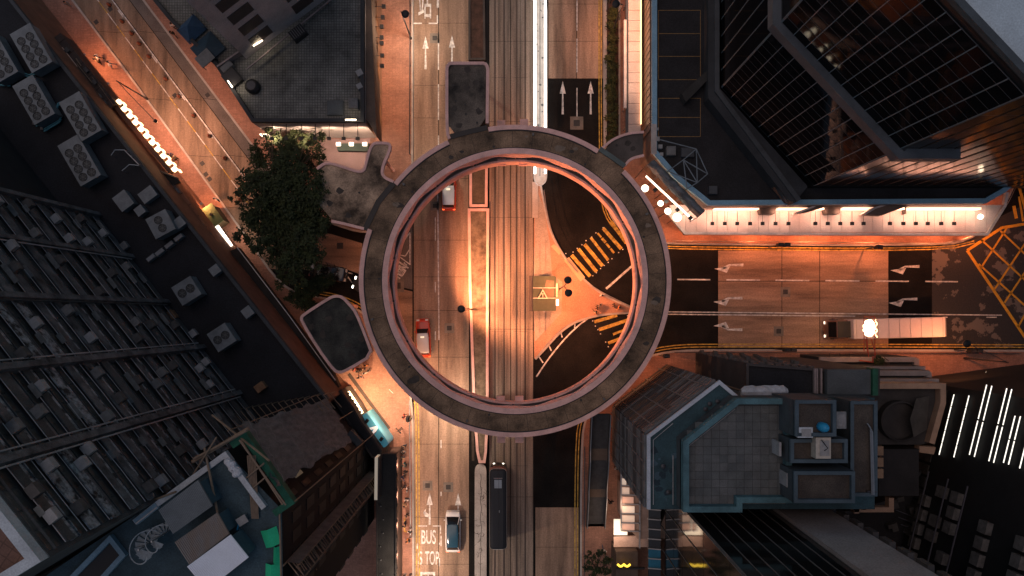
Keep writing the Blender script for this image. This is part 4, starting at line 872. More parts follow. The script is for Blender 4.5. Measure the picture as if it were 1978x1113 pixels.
# --- blue-roofed block, south-east --------------------------------------
blue = M('blue_roof_paint', (.024, .058, .07), .8, .45, .35, .2, .1, contrast=.2); blue_l = M('light_blue_parapet', (.064, .14, .16), .8, .4, .7, .2, .1, contrast=.2)
Z4 = 22.4
b4 = building('blue_block', 'slatted block with a flat dark blue roof and tiled terrace', [(1251, 984), (1251, 842), (1388, 738), (1428, 768), (1690, 768), (1690, 984)], Z4, M('slatted_wall', (.07, .075, .08), .7, .4, .6), blue, 0, .2)
MB().ribbon(PP([(1251, 984), (1251, 842), (1390, 736), (1428, 768)], Z4 + .2), .32, Z4 - .1, Z4 + .2, -.1).build('white_edge', M('white_edge', (.42, .47, .52), .6, .2), b4)
p = PP([(1251, 984), (1251, 842), (1388, 738)], Z4); wood = [M('slat_grey', (.13, .14, .145), .7, .3, 1.0), M('slat_dark', (.055, .055, .058), .7, .3, 1.0), M('slat_brown', (.095, .07, .055), .7, .4, 1.0)]
for q0, q1, N_ in ((p[0], p[1], 20), (p[1], p[2], 20)):
    d, n, L = frame2(q0, q1)
    for k in range(N_):                                   # horizontal slats up the facade
        z = .8 + k * (Z4 - 1.2) / N_; hgt = (Z4 - 1.2) / N_ * random.uniform(.55, .8)
        if q0 is p[0]:
            MB().beam((q0[0] + n.x * .12, q0[1] + n.y * .12), (q1[0] + n.x * .12, q1[1] + n.y * .12), .2, z, z + hgt).build('slat', random.choices(wood, (.6, .4, 0))[0], b4)
        else:
            m1 = random.uniform(.3, .7); mid = (q0[0] + (q1[0] - q0[0]) * m1 + n.x * .12, q0[1] + (q1[1] - q0[1]) * m1 + n.y * .12)
            MB().beam((q0[0] + n.x * .12, q0[1] + n.y * .12), mid, .2, z, z + hgt).build('slat', random.choices(wood, (.4, .4, .2))[0], b4)
            MB().beam((mid[0] + d.x * .02, mid[1] + d.y * .02), (q1[0] + n.x * .12, q1[1] + n.y * .12), .2, z, z + hgt).build('slat', random.choices(wood, (.3, .3, .4))[0], b4)
    for k in range(4):
        u_ = (k + .5) / 4; x, y = q0[0] + (q1[0] - q0[0]) * u_ + n.x * .24, q0[1] + (q1[1] - q0[1]) * u_ + n.y * .24
        MB().box(x, y, Z4 / 2, .12, .12, Z4 - .4, math.atan2(d.y, d.x)).build('upright', wood[0], b4)
# raised terrace
tp4 = [(1320, 990), (1320, 853), (1424, 770), (1530, 770), (1530, 972), (1434, 972), (1434, 990)]
ZP = 25.0; pw_ = ccw(PP(tp4, ZP)); MB().prism(pw_, Z4 - .05, ZP - .9, bottom=False).build('terrace_base', M('terrace_bed', (.06, .066, .07), .9), b4)
MB().ribbon(pw_, .5, ZP - 1.2, ZP, .25, True).build('terrace_parapet', blue_l, b4)
inn = offset_path(pw_, .5, True); x0, x1 = min(q[0] for q in inn), max(q[0] for q in inn); y0, y1 = min(q[1] for q in inn), max(q[1] for q in inn)
ts = .72; tm = [M('terrace_tile_%d' % k, c, .85, .35, .7, .2, .2) for k, c in enumerate(((.09, .1, .1), (.102, .11, .11), (.08, .09, .092)))]
tme = []
for m_ in tm:
    o = MB().box(0, 0, 0, ts - .03, ts - .03, .06).build('tmp', m_); tme.append(o.data); bpy.data.objects.remove(o)
base = wpos(b4); k = 0
yy = y0 + ts / 2
while yy < y1:
    xx = x0 + ts / 2
    while xx < x1:
        if inside((xx, yy), pw_):
            o = inst('roof_tile', random.choices(tme, (.5, .35, .15))[0], b4, (xx - base.x, yy - base.y, ZP - .88 + random.uniform(-.006, .006))); k += 1
        xx += ts
    yy += ts
# roof plumbing, vents and puddle marks on the blue roof and terrace
for pts in ([(1262, 975), (1262, 850), (1300, 818)], [(1300, 975), (1300, 880)], [(1330, 978), (1330, 862), (1420, 790)], [(1440, 780), (1522, 780)]):
    zz = Z4 + .12 if pts[0][0] < 1310 else ZP - .75; MB().tube([W(x, y, zz) for x, y in pts], .04, 5).build('roof_pipe', M('pipe_grey', (.3, .3, .3), .7), b4)
rs = random.Random(9)
for k in range(18):
    x, y = rs.uniform(1262, 1308), rs.uniform(870, 972); w = rs.uniform(.15, .5); p_ = W2(x, y, Z4)
    MB().sheet([(p_[0] + w * rs.uniform(.4, 1) * math.cos(j * .8), p_[1] + w * rs.uniform(.4, 1) * math.sin(j * .8)) for j in range(8)], Z4 - .015 + k * .0004).build('stain_patch', rs.choice((M('stain_dark_blue', (.018, .036, .048), .9), M('stain_pale_blue', (.05, .09, .115), .9))), b4)
for x, y in ((1280, 900), (1290, 950), (1370, 780), (1385, 775), (1362, 790)): MB().lathe(*W2(x, y, Z4), [(.16, Z4 - .02), (.16, Z4 + .25), (.22, Z4 + .27), (.05, Z4 + .36)], 10).build('roof_vent', dark_steel, b4)
# plant rooms on top
def room(label, x0, y0, x1, y1, z, par=.35, roof=None, zb=Z4, wall=None):
    return building('plant_room', label, [(x0, y0), (x1, y0), (x1, y1), (x0, y1)], z, wall or M('plant_wall', (.05, .065, .075), .8), roof or M('rusty_roof', (.035, .03, .03), .9, .5, .5, .3, .3, c2=(.09, .075, .06)), par, .3, M('plant_parapet', (.055, .085, .105), .75), zb, cat='plant room')
room('northern plant room with blotchy dark roof beside the tiled terrace', 1533, 772, 1612, 842, 27.5)
room('middle plant room carrying the white machine', 1524, 847, 1634, 893, 26.6)
room('southern plant room with plain dark roof', 1531, 909, 1648, 970, 27.0)
room('long dark roof strip with pipes at the east end of the blue block', 1641, 774, 1693, 958, 25.2, .2)
for lab, x, y, w, h, ht, mt, zz in (('white metal cover on the plant roofs, west of the blue tank', 1556, 836, 1.25, .85, .3, M('white_sheet', (.42, .47, .5), .6, .3, 2.0), 27.6), ('corrugated grey sheet east of the blue tank', 1624, 812, 1.0, 1.45, .2, M('grey_sheet', (.24, .27, .29), .7, .3, 2.0), 25.0), ('cream ventilation machine with a dark aerial on the middle plant room', 1591, 866, 1.25, 1.75, 1.0, M('cream_casing', (.42, .39, .33), .7, .3, 2.0), 26.7)):
    p = W(x, y, zz + ht); t = thing('roof_machine', lab, 'roof machine', (p.x, p.y, zz - .05)); MB().box(0, 0, ht / 2, w, h, ht).build('casing', mt, t, local=True); MB().box(.08, 0, ht + .03, w * .62, h * .72, .06).build('lid', acm[0], t, local=True)
    if 'cream' in lab: MB().tube([(-.2, .7, ht + .1), (.1, .1, ht + .6), (.05, -.2, ht + .1)], .04, 5).build('aerial', black_m, t, local=True)
    if 'corrugated' in lab:
        for k in range(8): MB().box((k - 3.5) * w / 8, 0, ht + .05, .05, h, .05).build('rib', mt, t, local=True)
    if zz == 25.0:
        for dx in (-.4, .4): MB().box(dx, 0, -1.25, .08, .08, 2.5).build('leg', dark_steel, t, local=True)
p = W(1597, 828, 28.6); t = thing('water_tank', 'round bright blue water tank among the plant rooms', 'tank', (p.x, p.y, 26.5)); MB().lathe(0, 0, [(.38, 0), (.40, 1.6), (.3, 1.95), (.08, 2.1)], 20).build('shell', M('tank_blue', (.02, .26, .48), .45, .15), t, local=True, smooth=True); MB().cyl(.05, .03, 2.08, 2.16, .09, .09, 10).build('cap', M('tank_blue', (.02, .26, .48)), t, local=True)
t = thing('roof_pipe', 'parallel grey pipes bending along the dark roof strip', 'pipe', W(1675, 880, 25.2))
for off in (0, 5, 9): MB().tube([W(1675 + off * .6, 818 + off, 25.5), W(1681 + off * .5, 826 + off, 25.5), W(1684 + off * .5, 956, 25.5)], .05, 5).build('pipe', steel, t)
MB().box(*W2(1684, 950, 25.4), 25.3, .8, .1, .3).build('bracket', dark_steel, t)
for lab, x, y0, y1 in (('ochre ledge panels on the east wall of the dark roof strip', 1699, 860, 926),):
    t = thing('wall_unit', lab, 'wall unit', W(x, (y0 + y1) / 2, 22))
    for k in range(3): MB().box(*W2(x + 1, y0 + 11 + k * 22, 23.5), 23.3, .55, .8, .5).build('panel', M('ochre_panel', (.24, .15, .09), .8), t)  # ledge panels in one ochre tone
    MB().box(*W2(x - 4, (y0 + y1) / 2, 23.2), 22.7, .3, 3.0, .4).build('bracket', dark_steel, t)
for x, y0, y1 in ((1525, 812, 835), (1508, 855, 882), (1523, 915, 942)):
    t = thing('access_door', 'pale door leaf standing open beside the plant rooms, %s' % {812: 'uppermost', 855: 'middle', 915: 'lowest'}[y0], 'door', W(x, (y0 + y1) / 2, 24.1), 0, None); t.name = 'plant_room_hatch'; t['category'] = 'hatch'
    MB().beam(W2(x, y0, 26), W2(x, y1, 26), .2, 24.1, 25.9).build('leaf', M('pale_door', (.28, .29, .3), .7), t); MB().beam(W2(x - 2, y0 + 3, 25), W2(x - 2, y0 + 4, 25), .1, 25, 25.1).build('handle', dark_steel, t)
# tarpaulined scaffold and frame behind its north edge
t = thing('wrapped_bundle', 'white tarpaulin bundle lying on bamboo behind the blue roof', 'tarpaulin', W(1475, 757, 18)); mb = MB(); A, B = W(1432, 757, 22), W(1522, 756, 22); vs = []
for i in range(13):
    for j in range(8):
        p = A.lerp(B, i / 12); a = j * math.pi / 4; r = .5 * (1 if 0 < i < 12 else .55) + random.uniform(-.08, .08)
        vs.append((p.x, p.y + r * math.cos(a), 21.8 + r * math.sin(a)))
mb.add(vs, [(i * 8 + j, i * 8 + (j + 1) % 8, i * 8 + 8 + (j + 1) % 8, i * 8 + 8 + j) for i in range(12) for j in range(8)]).build('sheet', M('white_tarp', (.42, .44, .47), .6, .4, 1.5, .2, .3), t)
for x in (1440, 1480, 1520): MB().tube([W(x, 757, 21.2), (W(x, 757, 21.2).x, W(x, 757, 21.2).y, 0)], .07, 6).build('pole', M('bamboo', (.2, .145, .1), .7, .3, 3.0), t)
# --- windowed block with grey roof north of it -----------------------------
b7 = building('grey_roof_block', 'narrow block with a plain grey roof, green netting edge and rows of shuttered windows', [(1440, 701), (1585, 712), (1697, 712), (1697, 764), (1440, 764)], 19.0, M('block_wall', (.05, .045, .045), .85), dk_roof, .25, .25)
MB().prism(PP([(1598, 714), (1682, 714), (1682, 762), (1598, 762)], 20), 18.9, 20.0).build('roof_slab', M('plain_grey_roof', (.075, .085, .09), .85, .3, .4), b7)
MB().beam(W2(1690, 712, 20.2), W2(1690, 764, 20.2), .5, 19.0, 20.3).build('net_edge', M('green_net', (.015, .08, .045), .8, .4, 2.0), b7)
for x in (1574, 1578, 1586): MB().beam(W2(x, 712, 19.5), W2(x, 760, 19.5), .16, 19.2, 19.6).build('roof_rail', M('gutter_pink', (.25, .2, .19)), b7)
d, n, L = frame2(W2(1440, 701, 19), W2(1585, 712, 19)); P0 = W2(1440, 701, 19)
for r_ in range(6):
    for k in range(9):
        s = (k + .5) * L / 9; x, y = P0[0] + d.x * s + n.x * .05, P0[1] + d.y * s + n.y * .05
        o = MB().box(x, y, 2.5 + r_ * 2.9, L / 9 * .7, .16, 1.7, math.atan2(d.y, d.x)).build('window', M('shutter_grey', (.10, .09, .088), .7, .4, 1.5), b7)
        MB().box(x + n.x * .2, y + n.y * .2, 1.5 + r_ * 2.9, L / 9 * .55, .4, .4, math.atan2(d.y, d.x)).build('window_box', acm[2], o) if (r_ + k) % 2 == 0 else None
# --- terraced block with pale balcony rims -----------------------------------
rim = M('pale_rim', (.30, .245, .225), .8, .25, .8); rim_l = M('ochre_rim', (.34, .22, .15), .8, .3, .8)
tb = thing('terraced_block', 'stepped block whose pale balcony rims recede below a dark roof basin', 'building', W(1740, 770))
for z, pts in ((6.0, [(1585, 690), (1768, 690), (1776, 694), (1776, 730), (1585, 730)]), (9.0, [(1585, 708), (1788, 708), (1788, 750), (1585, 750)]), (11.0, [(1650, 716), (1794, 716), (1800, 720), (1800, 790), (1650, 790)]), (13.0, [(1650, 732), (1814, 732), (1814, 820), (1650, 820)])):
    p = ccw(PP(pts, z)); MB().prism(p, 0 if z == 6 else z - 3.2, z - .5, bottom=False).build('storey', M('storey_dark', (.03, .028, .028), .85), tb); MB().ribbon(p, .55, z - .8, z, .28, True).build('balcony_rim', rim, tb)
pr = PP([(1650, 742), (1826, 742), (1826, 779), (1804, 858), (1790, 862), (1650, 862)], 15.5)
MB().prism(pr, 10, 14.6, bottom=False).build('roof_basin', M('basin_dark', (.04, .037, .036), .9, .4, .8), tb); MB().ribbon(PP([(1690, 742), (1826, 742), (1826, 779), (1804, 858)], 15.5), .55, 13.6, 15.5, -.2).build('roof_rim', rim_l, tb)
MB().prism(PP([(1697, 868), (1775, 868), (1775, 958), (1697, 958)], 14.5), 0, 14.5, bottom=False).build('annex', M('annex_dark', (.02, .019, .02), .9, .4, .6), tb)
MB().prism(PP([(1776, 862), (1808, 864), (1804, 878), (1776, 874)], 14.5), 13.6, 14.5).build('corner_block', rim_l, tb)
for pts in ([(1650, 985), (1722, 985), (1722, 962)], [(1655, 965), (1655, 992)], [(1668, 970), (1668, 985)]): MB().ribbon(PP(pts, 14), .5, 13.2, 14.0).build('lower_rim', rim_l, tb)
p = W(1745, 815, 16); MB().lathe(p.x, p.y, [(2.0, 14.6), (2.0, 15.6), (1.85, 15.7), (1.8, 15.2), (.3, 15.1)], 28).build('round_tank', M('tank_dark', (.03, .027, .026), .8), tb)
MB().add([W(1770, 770, 16), W(1795, 765, 15), W(1790, 830, 15), W(1765, 845, 16.4), W(1758, 810, 17)], [(0, 1, 4), (1, 2, 4), (2, 3, 4)]).build('tilted_sheet', M('sheet_brown', (.07, .06, .052), .85, .4, 1.0), tb)
for x in (1602, 1622, 1641, 1662): MB().tube([W(x, 690, 6.0), W(x, 683, 6.6)], .03, 5).build('balcony_spike', dark_steel, tb)
# --- block with long white light strips -----------------------------------------
ul = Vector((.24, .97)).normalized(); nl = Vector((-.97, .24))            # run (northwards) and outward normal
DL = 870 * 78 / F
def lf(s, o=0.0): return (-nl.x * (DL - o) + ul.x * s, -nl.y * (DL - o) + ul.y * s)
e0, e1 = lf(-48), lf(4.0)
b8 = building('light_strip_block', 'dark block with long white light strips across its facade', [e0, e1, (e1[0] + 30, e1[1] + 4), (e0[0] + 30, e0[1])], 30, M('facade_black', (.012, .013, .014), .8, .4, .6), dk_roof, .5, .3, None, 0, world=True)
def ls(px, py, z):
    v = W(px, py, z); return v.x * ul.x + v.y * ul.y
for z, ya, yb, o in ((10.0, (1820, 880), (1848, 762), 0), (12.5, (1848, 885), (1880, 765), 0), (14.8, (1878, 880), (1915, 742), 0), (15.6, (1888, 884), (1925, 744), 0), (17.8, (1914, 892), (1951, 748), 0), (18.5, (1923, 895), (1962, 750), 0), (19.8, (1942, 895), (1965, 802), 0), (20.5, (1950, 898), (1976, 803), 0), (22, (1970, 905), (1990, 820), 0)):
    sa, sb = ls(*ya, z), ls(*yb, z); n_ = 5 if z < 14 else 2
    for k in range(n_):
        a, b = sa + (sb - sa) * k / n_, sa + (sb - sa) * (k + .95) / n_
        MB().beam(lf(a, .22), lf(b, .22), .06, z - .035, z + .035).build('light_strip', E('white_strip', (1.0, .93, .82), 1.6), b8)
        MB().beam(lf(a, .1), lf(b, .1), .24, z - .2, z - .13).build('strip_housing', dark_steel, b8)
for r_ in range(7):
    for k in range(18):
        sv = -6.5 - k * 1.55; z = 9 + r_ * 2.5
        if random.random() < (.75 if r_ % 2 == 0 else .3): MB().beam(lf(sv, .3), lf(sv - 1.15, .3), .6, z, z + 1.2).build('vent_box', M('vent_dim', (.12, .115, .11), .8, .5, 2.0), b8)
for z in (9.5, 13, 16.2): MB().beam(lf(-46, .6), lf(-5.5, .6), .12, z, z + .12).build('ledge_rail', M('rail_dim', (.07, .07, .085), .6), b8)
for k in range(12): MB().beam(lf(-13 + k * 1.4, .05), lf(-13 + k * 1.4 + 1.1, .05), .12, 1.0, 8.5).build('window', win_dark, b8)
# --- tall curtain-wall tower, south -----------------------------------------------
Yn = -19.0; X0 = 17.0
def xw(px, py): return (px - CX) / (py - CY) * (-Yn)
b5 = building('curtain_wall_tower', 'dark tower with diverging mullions and one broad grey blank pier', [(X0, Yn), (xw(1622, 1000), Yn), (xw(1622, 1000), Yn - 30), (X0, Yn - 30)], 52, M('tower_core', (.014, .014, .015), .5), dk_roof, .5, .3, None, 0, world=True)
gx0, gx1 = xw(1510, 1000), xw(1612, 1000)
dg5 = glass('curtain_glass', (.012, .011, .011), .08)
pane_grid(b5, (X0, Yn), (gx0, Yn), 14, 51, 7, 12, dg5, M('curtain_mullion', (.14, .135, .13), .5), 'pane', .07, .06, .006, .06, .12)
MB().box((gx0 + gx1) / 2, Yn + .25, 26, gx1 - gx0, .5, 52).build('blank_pier', M('grey_pier', (.30, .265, .25), .85, .25, .25, .2, .2), b5)
for k in range(14): MB().box(gx1 + .3, Yn + .4, 15 + k * 2.7, .5, .7, 1.6).build('pier_notch', M('notch_brown', (.06, .05, .045), .8), b5)
infill = building('added_dark_roof', 'added low dark roof with scattered boxes between the stepped block and the light-strip block', [(1500, 1000), (1640, 985), (1730, 960), (1790, 890), (1840, 905), (2000, 1230), (1500, 1230)], 7.0, M('facade_black', (.012, .013, .014)), M('unlit_roof', (.012, .012, .014), .9, .5, .4, .3, .3), .4, .3, M('unlit_rim', (.03, .03, .033), .8))  # added dark roof that keeps the gap between the blocks black
rs = random.Random(21)
for k in range(40):
    x, y = rs.uniform(1720, 1900), rs.uniform(960, 1110); MB().box(*W2(x, y, 7.5), 7.4, rs.uniform(.4, 1.2), rs.uniform(.4, 1.0), rs.uniform(.3, 1.0), .25).build('roof_box', M('dim_box', (.05, .047, .045), .8, .4, 1.5), infill)
for k in range(5): MB().tube([W(1730 + k * 5, 985 + k * 14, 7.5), W(1960 + k * 4, 1075 + k * 12, 7.5)], .05, 5).build('roof_pipe', M('rail_dim', (.07, .07, .085), .6), infill)
pane_grid(b5, (X0, Yn), (X0, Yn - 24), 4, 51, 10, 12, dg5, M('curtain_mullion', (.14, .135, .13)), 'pane', .07, .06, .006, .06, .12)
# --- glazed shop corner below the blue block ----------------------------------------
gs = thing('glazed_shop', 'glowing glazed shop corner at the foot of the blue block', 'shop', W(1235, 1000))
MB().prism(PP([(1200, 935), (1232, 935), (1275, 1040), (1232, 1042), (1200, 1000)], 3.5), .15, 3.4, bottom=False).build('shop_body', M('shop_inside', (.4, .28, .22), .8), gs)
for k, (y, w) in enumerate(((925, 8), (942, 14), (960, 22), (978, 24), (996, 24), (1012, 24))):
    MB().prism(PP([(1202, y), (1202 + w, y + 1), (1202 + w, y + 13), (1202, y + 13)], 3.7), 3.42, 3.62).build('roof_pane', E('shop_pane_%d' % (k % 3), ((1.0, .72, .56), (1.0, .66, .5), (.8, .5, .38))[k % 3], (.42, .34, .22)[k % 3]), gs)
for y in (922, 938, 956, 974, 992, 1010, 1026): MB().beam(W2(1200, y, 3.8), W2(1238, y + 1, 3.8), .12, 3.5, 3.8).build('glazing_bar', steel, gs)
MB().beam(W2(1200, 915, 3.8), W2(1200, 1026, 3.8), .14, 3.5, 3.8).build('glazing_bar', steel, gs); MB().beam(W2(1236, 960, 3.8), W2(1236, 1060, 3.8), .14, 3.5, 3.8).build('glazing_bar', steel, gs)
MB().prism(PP([(1186, 1004), (1212, 1004), (1212, 1034), (1186, 1034)], 3.2), 2.9, 3.15).build('awning', E('awning_white', (1.0, .82, .66), .7), gs)
MB().prism(PP([(1186, 1038), (1236, 1036), (1252, 1036), (1252, 1058), (1186, 1058)], 3.2), 2.8, 3.0).build('awning', M('awning_pink', (.5, .36, .3), .6), gs)
MB().prism(PP([(1190, 1066), (1232, 1066), (1232, 1200), (1190, 1200)], 4.2), .15, 4.2, bottom=False).build('lower_roof', M('brown_roof', (.10, .07, .055), .8, .4, .8), gs)
for k in range(8):
    y = 985 + k * 19; MB().prism(PP([(1253, y), (1276, y + 2), (1276, y + 19), (1253, y + 17)], 6.5), 6.2, 6.5).build('glass_panel', M('shop_blue_pane', (.02, .16, .26), .4) if k in (4, 5) else M('shop_dark_pane', (.03, .04, .05), .3), gs)
for k in range(9): MB().beam(W2(1252, 984 + k * 19, 6.7), W2(1277, 986 + k * 19, 6.7), .12, 6.3, 6.7).build('glazing_bar', steel, gs)
light('shop_glow', 'POINT', W(1190, 1040, 4.6), 300, (1.0, .68, .48), gs, 1.0); light('shop_glow', 'POINT', W(1198, 980, 4.4), 120, (1.0, .6, .4), gs, .9)
t = thing('arch_sign', 'yellow double-arch sign projecting over the pavement by the glazed shop', 'sign', W(1205, 1092, .15))
MB().tube([W(1193 + k * 1.35, 1090 + 4.2 * abs(math.sin(k * math.pi / 9)), 5.0) for k in range(19)], .12, 6).build('arches', E('arch_yellow', (1.0, .62, .06), 2.2), t)
MB().beam(W2(1190, 1098, 4.8), W2(1245, 1098, 4.8), .2, 4.6, 4.9).build('sign_bar', black_m, t)
# alley slab with rail
t = thing('roof_rail', 'short steel pipe rail at the dark alley by the curtain-wall tower', 'rail', W(1345, 1060, 3)); MB().tube([W(1345, 1046, 5), W(1343, 1113, 5), W(1343, 1150, 5)], .08, 6).build('rail', steel, t); MB().tube([W(1345, 1046, 5), (W(1345, 1046, 5).x, W(1345, 1046, 5).y, 0)], .08, 6).build('post', steel, t)
# --- scaffolded block, south-west ---------------------------------------------------
Z9 = 35.0
teal = M('teal_roof', (.016, .04, .05), .75, .5, .4, .25, .2, c2=(.06, .105, .125)); bamboo = M('bamboo', (.2, .145, .1), .7, .3, 3.0)
A9, B9, C9, K9 = W2(435, 870, Z9), W2(545, 985, Z9), W2(548, 1260, Z9), W2(300, 968, Z9)
b9 = building('scaffolded_block', 'tall dark block under bamboo scaffolding with a cluttered teal roof', [A9, B9, C9, W2(-100, 1260, Z9), W2(-100, 1240, Z9), K9], Z9, M('dark_old_wall', (.006, .0058, .0056), .9, .4, .6), teal, 0, .3, world=True)
MB().ribbon([W2(255, 1004, Z9 + .4), W2(300, 968, Z9 + .4), W2(435, 870, Z9 + .4), W2(515, 978, Z9 + .4)], .4, Z9 - .1, Z9 + .4, -.25).build('parapet', M('pale_parapet', (.42, .45, .46)), b9)
d, n, L = frame2(A9, B9)
for f in range(8):                                       # window rows on the street faces
    for k in range(6):
        s = (k + .5) * L / 6; MB().box(A9[0] + d.x * s + n.x * .03, A9[1] + d.y * s + n.y * .03, 5 + f * 3.8, L / 6 * .5, .12, 1.9, math.atan2(d.y, d.x)).build('window', M('grey_window', (.009, .0095, .011), .7, .5, 1.0) if random.random() < .96 else M('lit_window', (.3, .26, .18), .5, emit=(1, .8, .5), estr=.05), b9)
    for k in range(7):
        y = B9[1] - 1.2 - k * 1.5; MB().box(B9[0] + .03, y, 5 + f * 3.8, .12, .9, 2.2).build('window', M('grey_window', (.05, .052, .055)), b9)
for i in range(7):                                       # window air conditioners, street face
    s = (i + .5) / 7 * L; z = random.choice((9.2, 13.0, 16.8, 20.6))
    p = (A9[0] + d.x * s + n.x * .4, A9[1] + d.y * s + n.y * .4); o = inst('air_conditioner', acmesh[2], None, (p[0], p[1], z), math.atan2(d.y, d.x), (1.2, 1.2, 1.2))
    tag(o, '%s dark air conditioner along the scaffolded block street face, counting from the tower side' % OW[i], 'air conditioner', 'air conditioners on the scaffolded block')
# gauze sheet over the upper street face
gz = thing('scaffold_gauze', 'rumpled dark grey gauze draped over the scaffolded block street face', 'netting', (A9[0], A9[1], 10)); mb = MB(); R_, C_ = 30, 22; vs = []
cA, cB, cC, cD = W(466, 822, 33), W(632, 770, 11.5), W(680, 850, 16), W(536, 936, 35.8)
for i in range(R_ + 1):
    for j in range(C_ + 1):
        p = (cA.lerp(cB, i / R_)).lerp(cD.lerp(cC, i / R_), j / C_); o = .2 * noise.noise(Vector((p.x * .7, p.y * .7, p.z * .3))) + .07 * math.sin(j * 1.9 + 2 * noise.noise(Vector((i * .2, j * .1, 3)))) + .06 * noise.noise(Vector((p.x * 3, p.y * 3, p.z)))
        e = .5 * noise.noise(Vector((i * .4, j * .4, 9))) if i in (0, R_) or j in (0, C_) else 0
        vs.append((p.x + n.x * o + d.x * e, p.y + n.y * o + d.y * e, p.z + e))
fs = [(i * (C_ + 1) + j, i * (C_ + 1) + j + 1, (i + 1) * (C_ + 1) + j + 1, (i + 1) * (C_ + 1) + j) for i in range(R_) for j in range(C_)]
mb.add(vs, fs).add([(x - n.x * .04, y - n.y * .04, z) for x, y, z in vs], [f[::-1] for f in fs]); mb.build('sheet', M('dark_gauze', (.135, .132, .126), .95, .5, 2.2, .4, .6, stretch=(1, 1, .4)), gz, smooth=True)
for i in range(2, R_, 4): MB().tube([Vector(vs[i * (C_ + 1) + j]) + Vector((n.x, n.y, 0)) * .05 + Vector((0, 0, .08 * math.sin(j * .8 + i))) for j in range(C_ + 1)], .018, 4).build('rope', M('rope_grey', (.2, .2, .19), .9), gz)
for j in range(0, C_ + 1, 11):
    s = -.8 + (L + 1) * j / C_; MB().tube([(A9[0] + d.x * s + n.x * 1.3, A9[1] + d.y * s + n.y * 1.3, 0), (A9[0] + d.x * s + n.x * 1.3, A9[1] + d.y * s + n.y * 1.3, 35.5)], .05, 5).build('pole', bamboo, gz)
# bamboo fan of poles above the podium
for i in range(18):
    x0 = 425 + i * 12.5; y0 = 800 - i * 2.2
    a, b = W(x0, y0 - 2, 12.0), W(x0 + 22, y0 + 24, 17.0 + random.uniform(-.6, .6)); t = thing('bamboo_pole', '%s bamboo pole from the tower side in the slanting rank above the podium' % OW[i], 'pole', (a.x, a.y, 10), 0, 'rank of slanting bamboo poles')
    MB().tube([(a.x, a.y, 9.98), a, b], .055, 5).build('cane', bamboo, t)
def pole(lab, a, b, r=.07, g=None, za=Z9, zb_=Z9 + 1):
    t = thing('bamboo_pole', lab, 'pole', W(*a, za), 0, g); MB().tube([W(*a, za), W((a[0] + b[0]) / 2, (a[1] + b[1]) / 2, (za + zb_) / 2 + .1), W(*b, zb_)], r, 6).build('cane', bamboo, t)
g = 'bamboo poles over the teal roof'
pole('long bent bamboo pole crossing the teal roof beside the corrugated shed', (395, 865), (420, 990), .09, g, Z9 + .3); pole('bamboo pole sticking out past the parapet corner', (410, 802), (520, 890), .08, g, 33, 37)
pole('lower bamboo pole tied along the green net edge', (465, 850), (546, 975), .07, g, Z9 + .2); pole('bamboo pole slanting across the parapet towards the tower', (368, 925), (418, 845), .06, g, Z9)
pole('bamboo pole crossing the netted corner', (468, 930), (510, 895), .06, g); pole('second bamboo pole crossing the netted corner', (480, 950), (515, 920), .06, g)
pole('thick bamboo pole along the tower side of the parapet', (372, 892), (480, 828), .14, g, Z9, Z9 + .8); pole('bamboo pole tied beside the thick one', (375, 886), (476, 832), .09, g, Z9 + .3, Z9 + 1)
pole('long bamboo pole along the east roof edge', (540, 985), (543, 1113), .07, g); pole('bamboo pole at the north roof corner', (300, 965), (340, 950), .08, g, Z9 + .3)
t = thing('pole_bundle', 'bundle of loose bamboo canes lying on the teal roof', 'bundle', W(490, 940, Z9)); 
for k in range(6): MB().tube([W(478 + k * 3, 880, Z9 + .25), W(487 + k * 2.4, 1002, Z9 + .2)], .05, 5).build('cane', bamboo, t)
# green netting, tarpaulins and sheds on the roof
t = thing('green_netting', 'strip of green safety netting along the street edge of the teal roof', 'netting', W(505, 915, Z9)); MB().ribbon([W2(436, 866, Z9 + 1.2), W2(462, 848, Z9 + 1.2), W2(552, 978, Z9 + 1.2), W2(520, 1000, Z9 + 1.2)], .5, Z9 - .6, Z9 + .2, .0).build('net', M('green_net_dark', (.01, .085, .05), .8, .5, 1.5, .25, .3), t); MB().tube([W(462, 850, Z9 + 1.4), W(552, 976, Z9 + 1.4)], .06, 5).build('rope_pole', bamboo, t)
gt = M('green_tarp', (.02, .46, .22), .65, .22, .8, .12)
for lab, pts, z in (('largest bright green tarpaulin on the teal roof, folded across its middle', [(501, 1028), (532, 1018), (541, 1051), (512, 1061)], .3), ('narrow bright green tarpaulin below the largest one', [(527, 1057), (540, 1056), (540, 1090), (526, 1090)], .25), ('lowest bright green tarpaulin, cut by the picture bottom', [(511, 1090), (539, 1090), (539, 1130), (510, 1130)], .3)):
    p = PP(pts, Z9 + z); c = W(sum(q[0] for q in pts) / 4, sum(q[1] for q in pts) / 4, Z9 + z); t = thing('green_tarpaulin', lab, 'tarpaulin', (c.x, c.y, Z9 - .02)); m1 = [((p[0][0] + p[1][0]) / 2, (p[0][1] + p[1][1]) / 2), ((p[2][0] + p[3][0]) / 2, (p[2][1] + p[3][1]) / 2)]
    MB().add([(*p[0], Z9 + .05), (*m1[0], Z9 + z + .18), (*m1[1], Z9 + z + .14), (*p[3], Z9 + .05)], [(0, 1, 2, 3)] ).add([(*m1[0], Z9 + z + .19), (*p[1], Z9 + .06), (*p[2], Z9 + .06), (*m1[1], Z9 + z + .15)], [(0, 1, 2, 3)]).build('sheet', gt, t)
    MB().prism(offset_path(ccw(p), .08, True), Z9 - .03, Z9 + .05).build('crate', dark_steel, t)
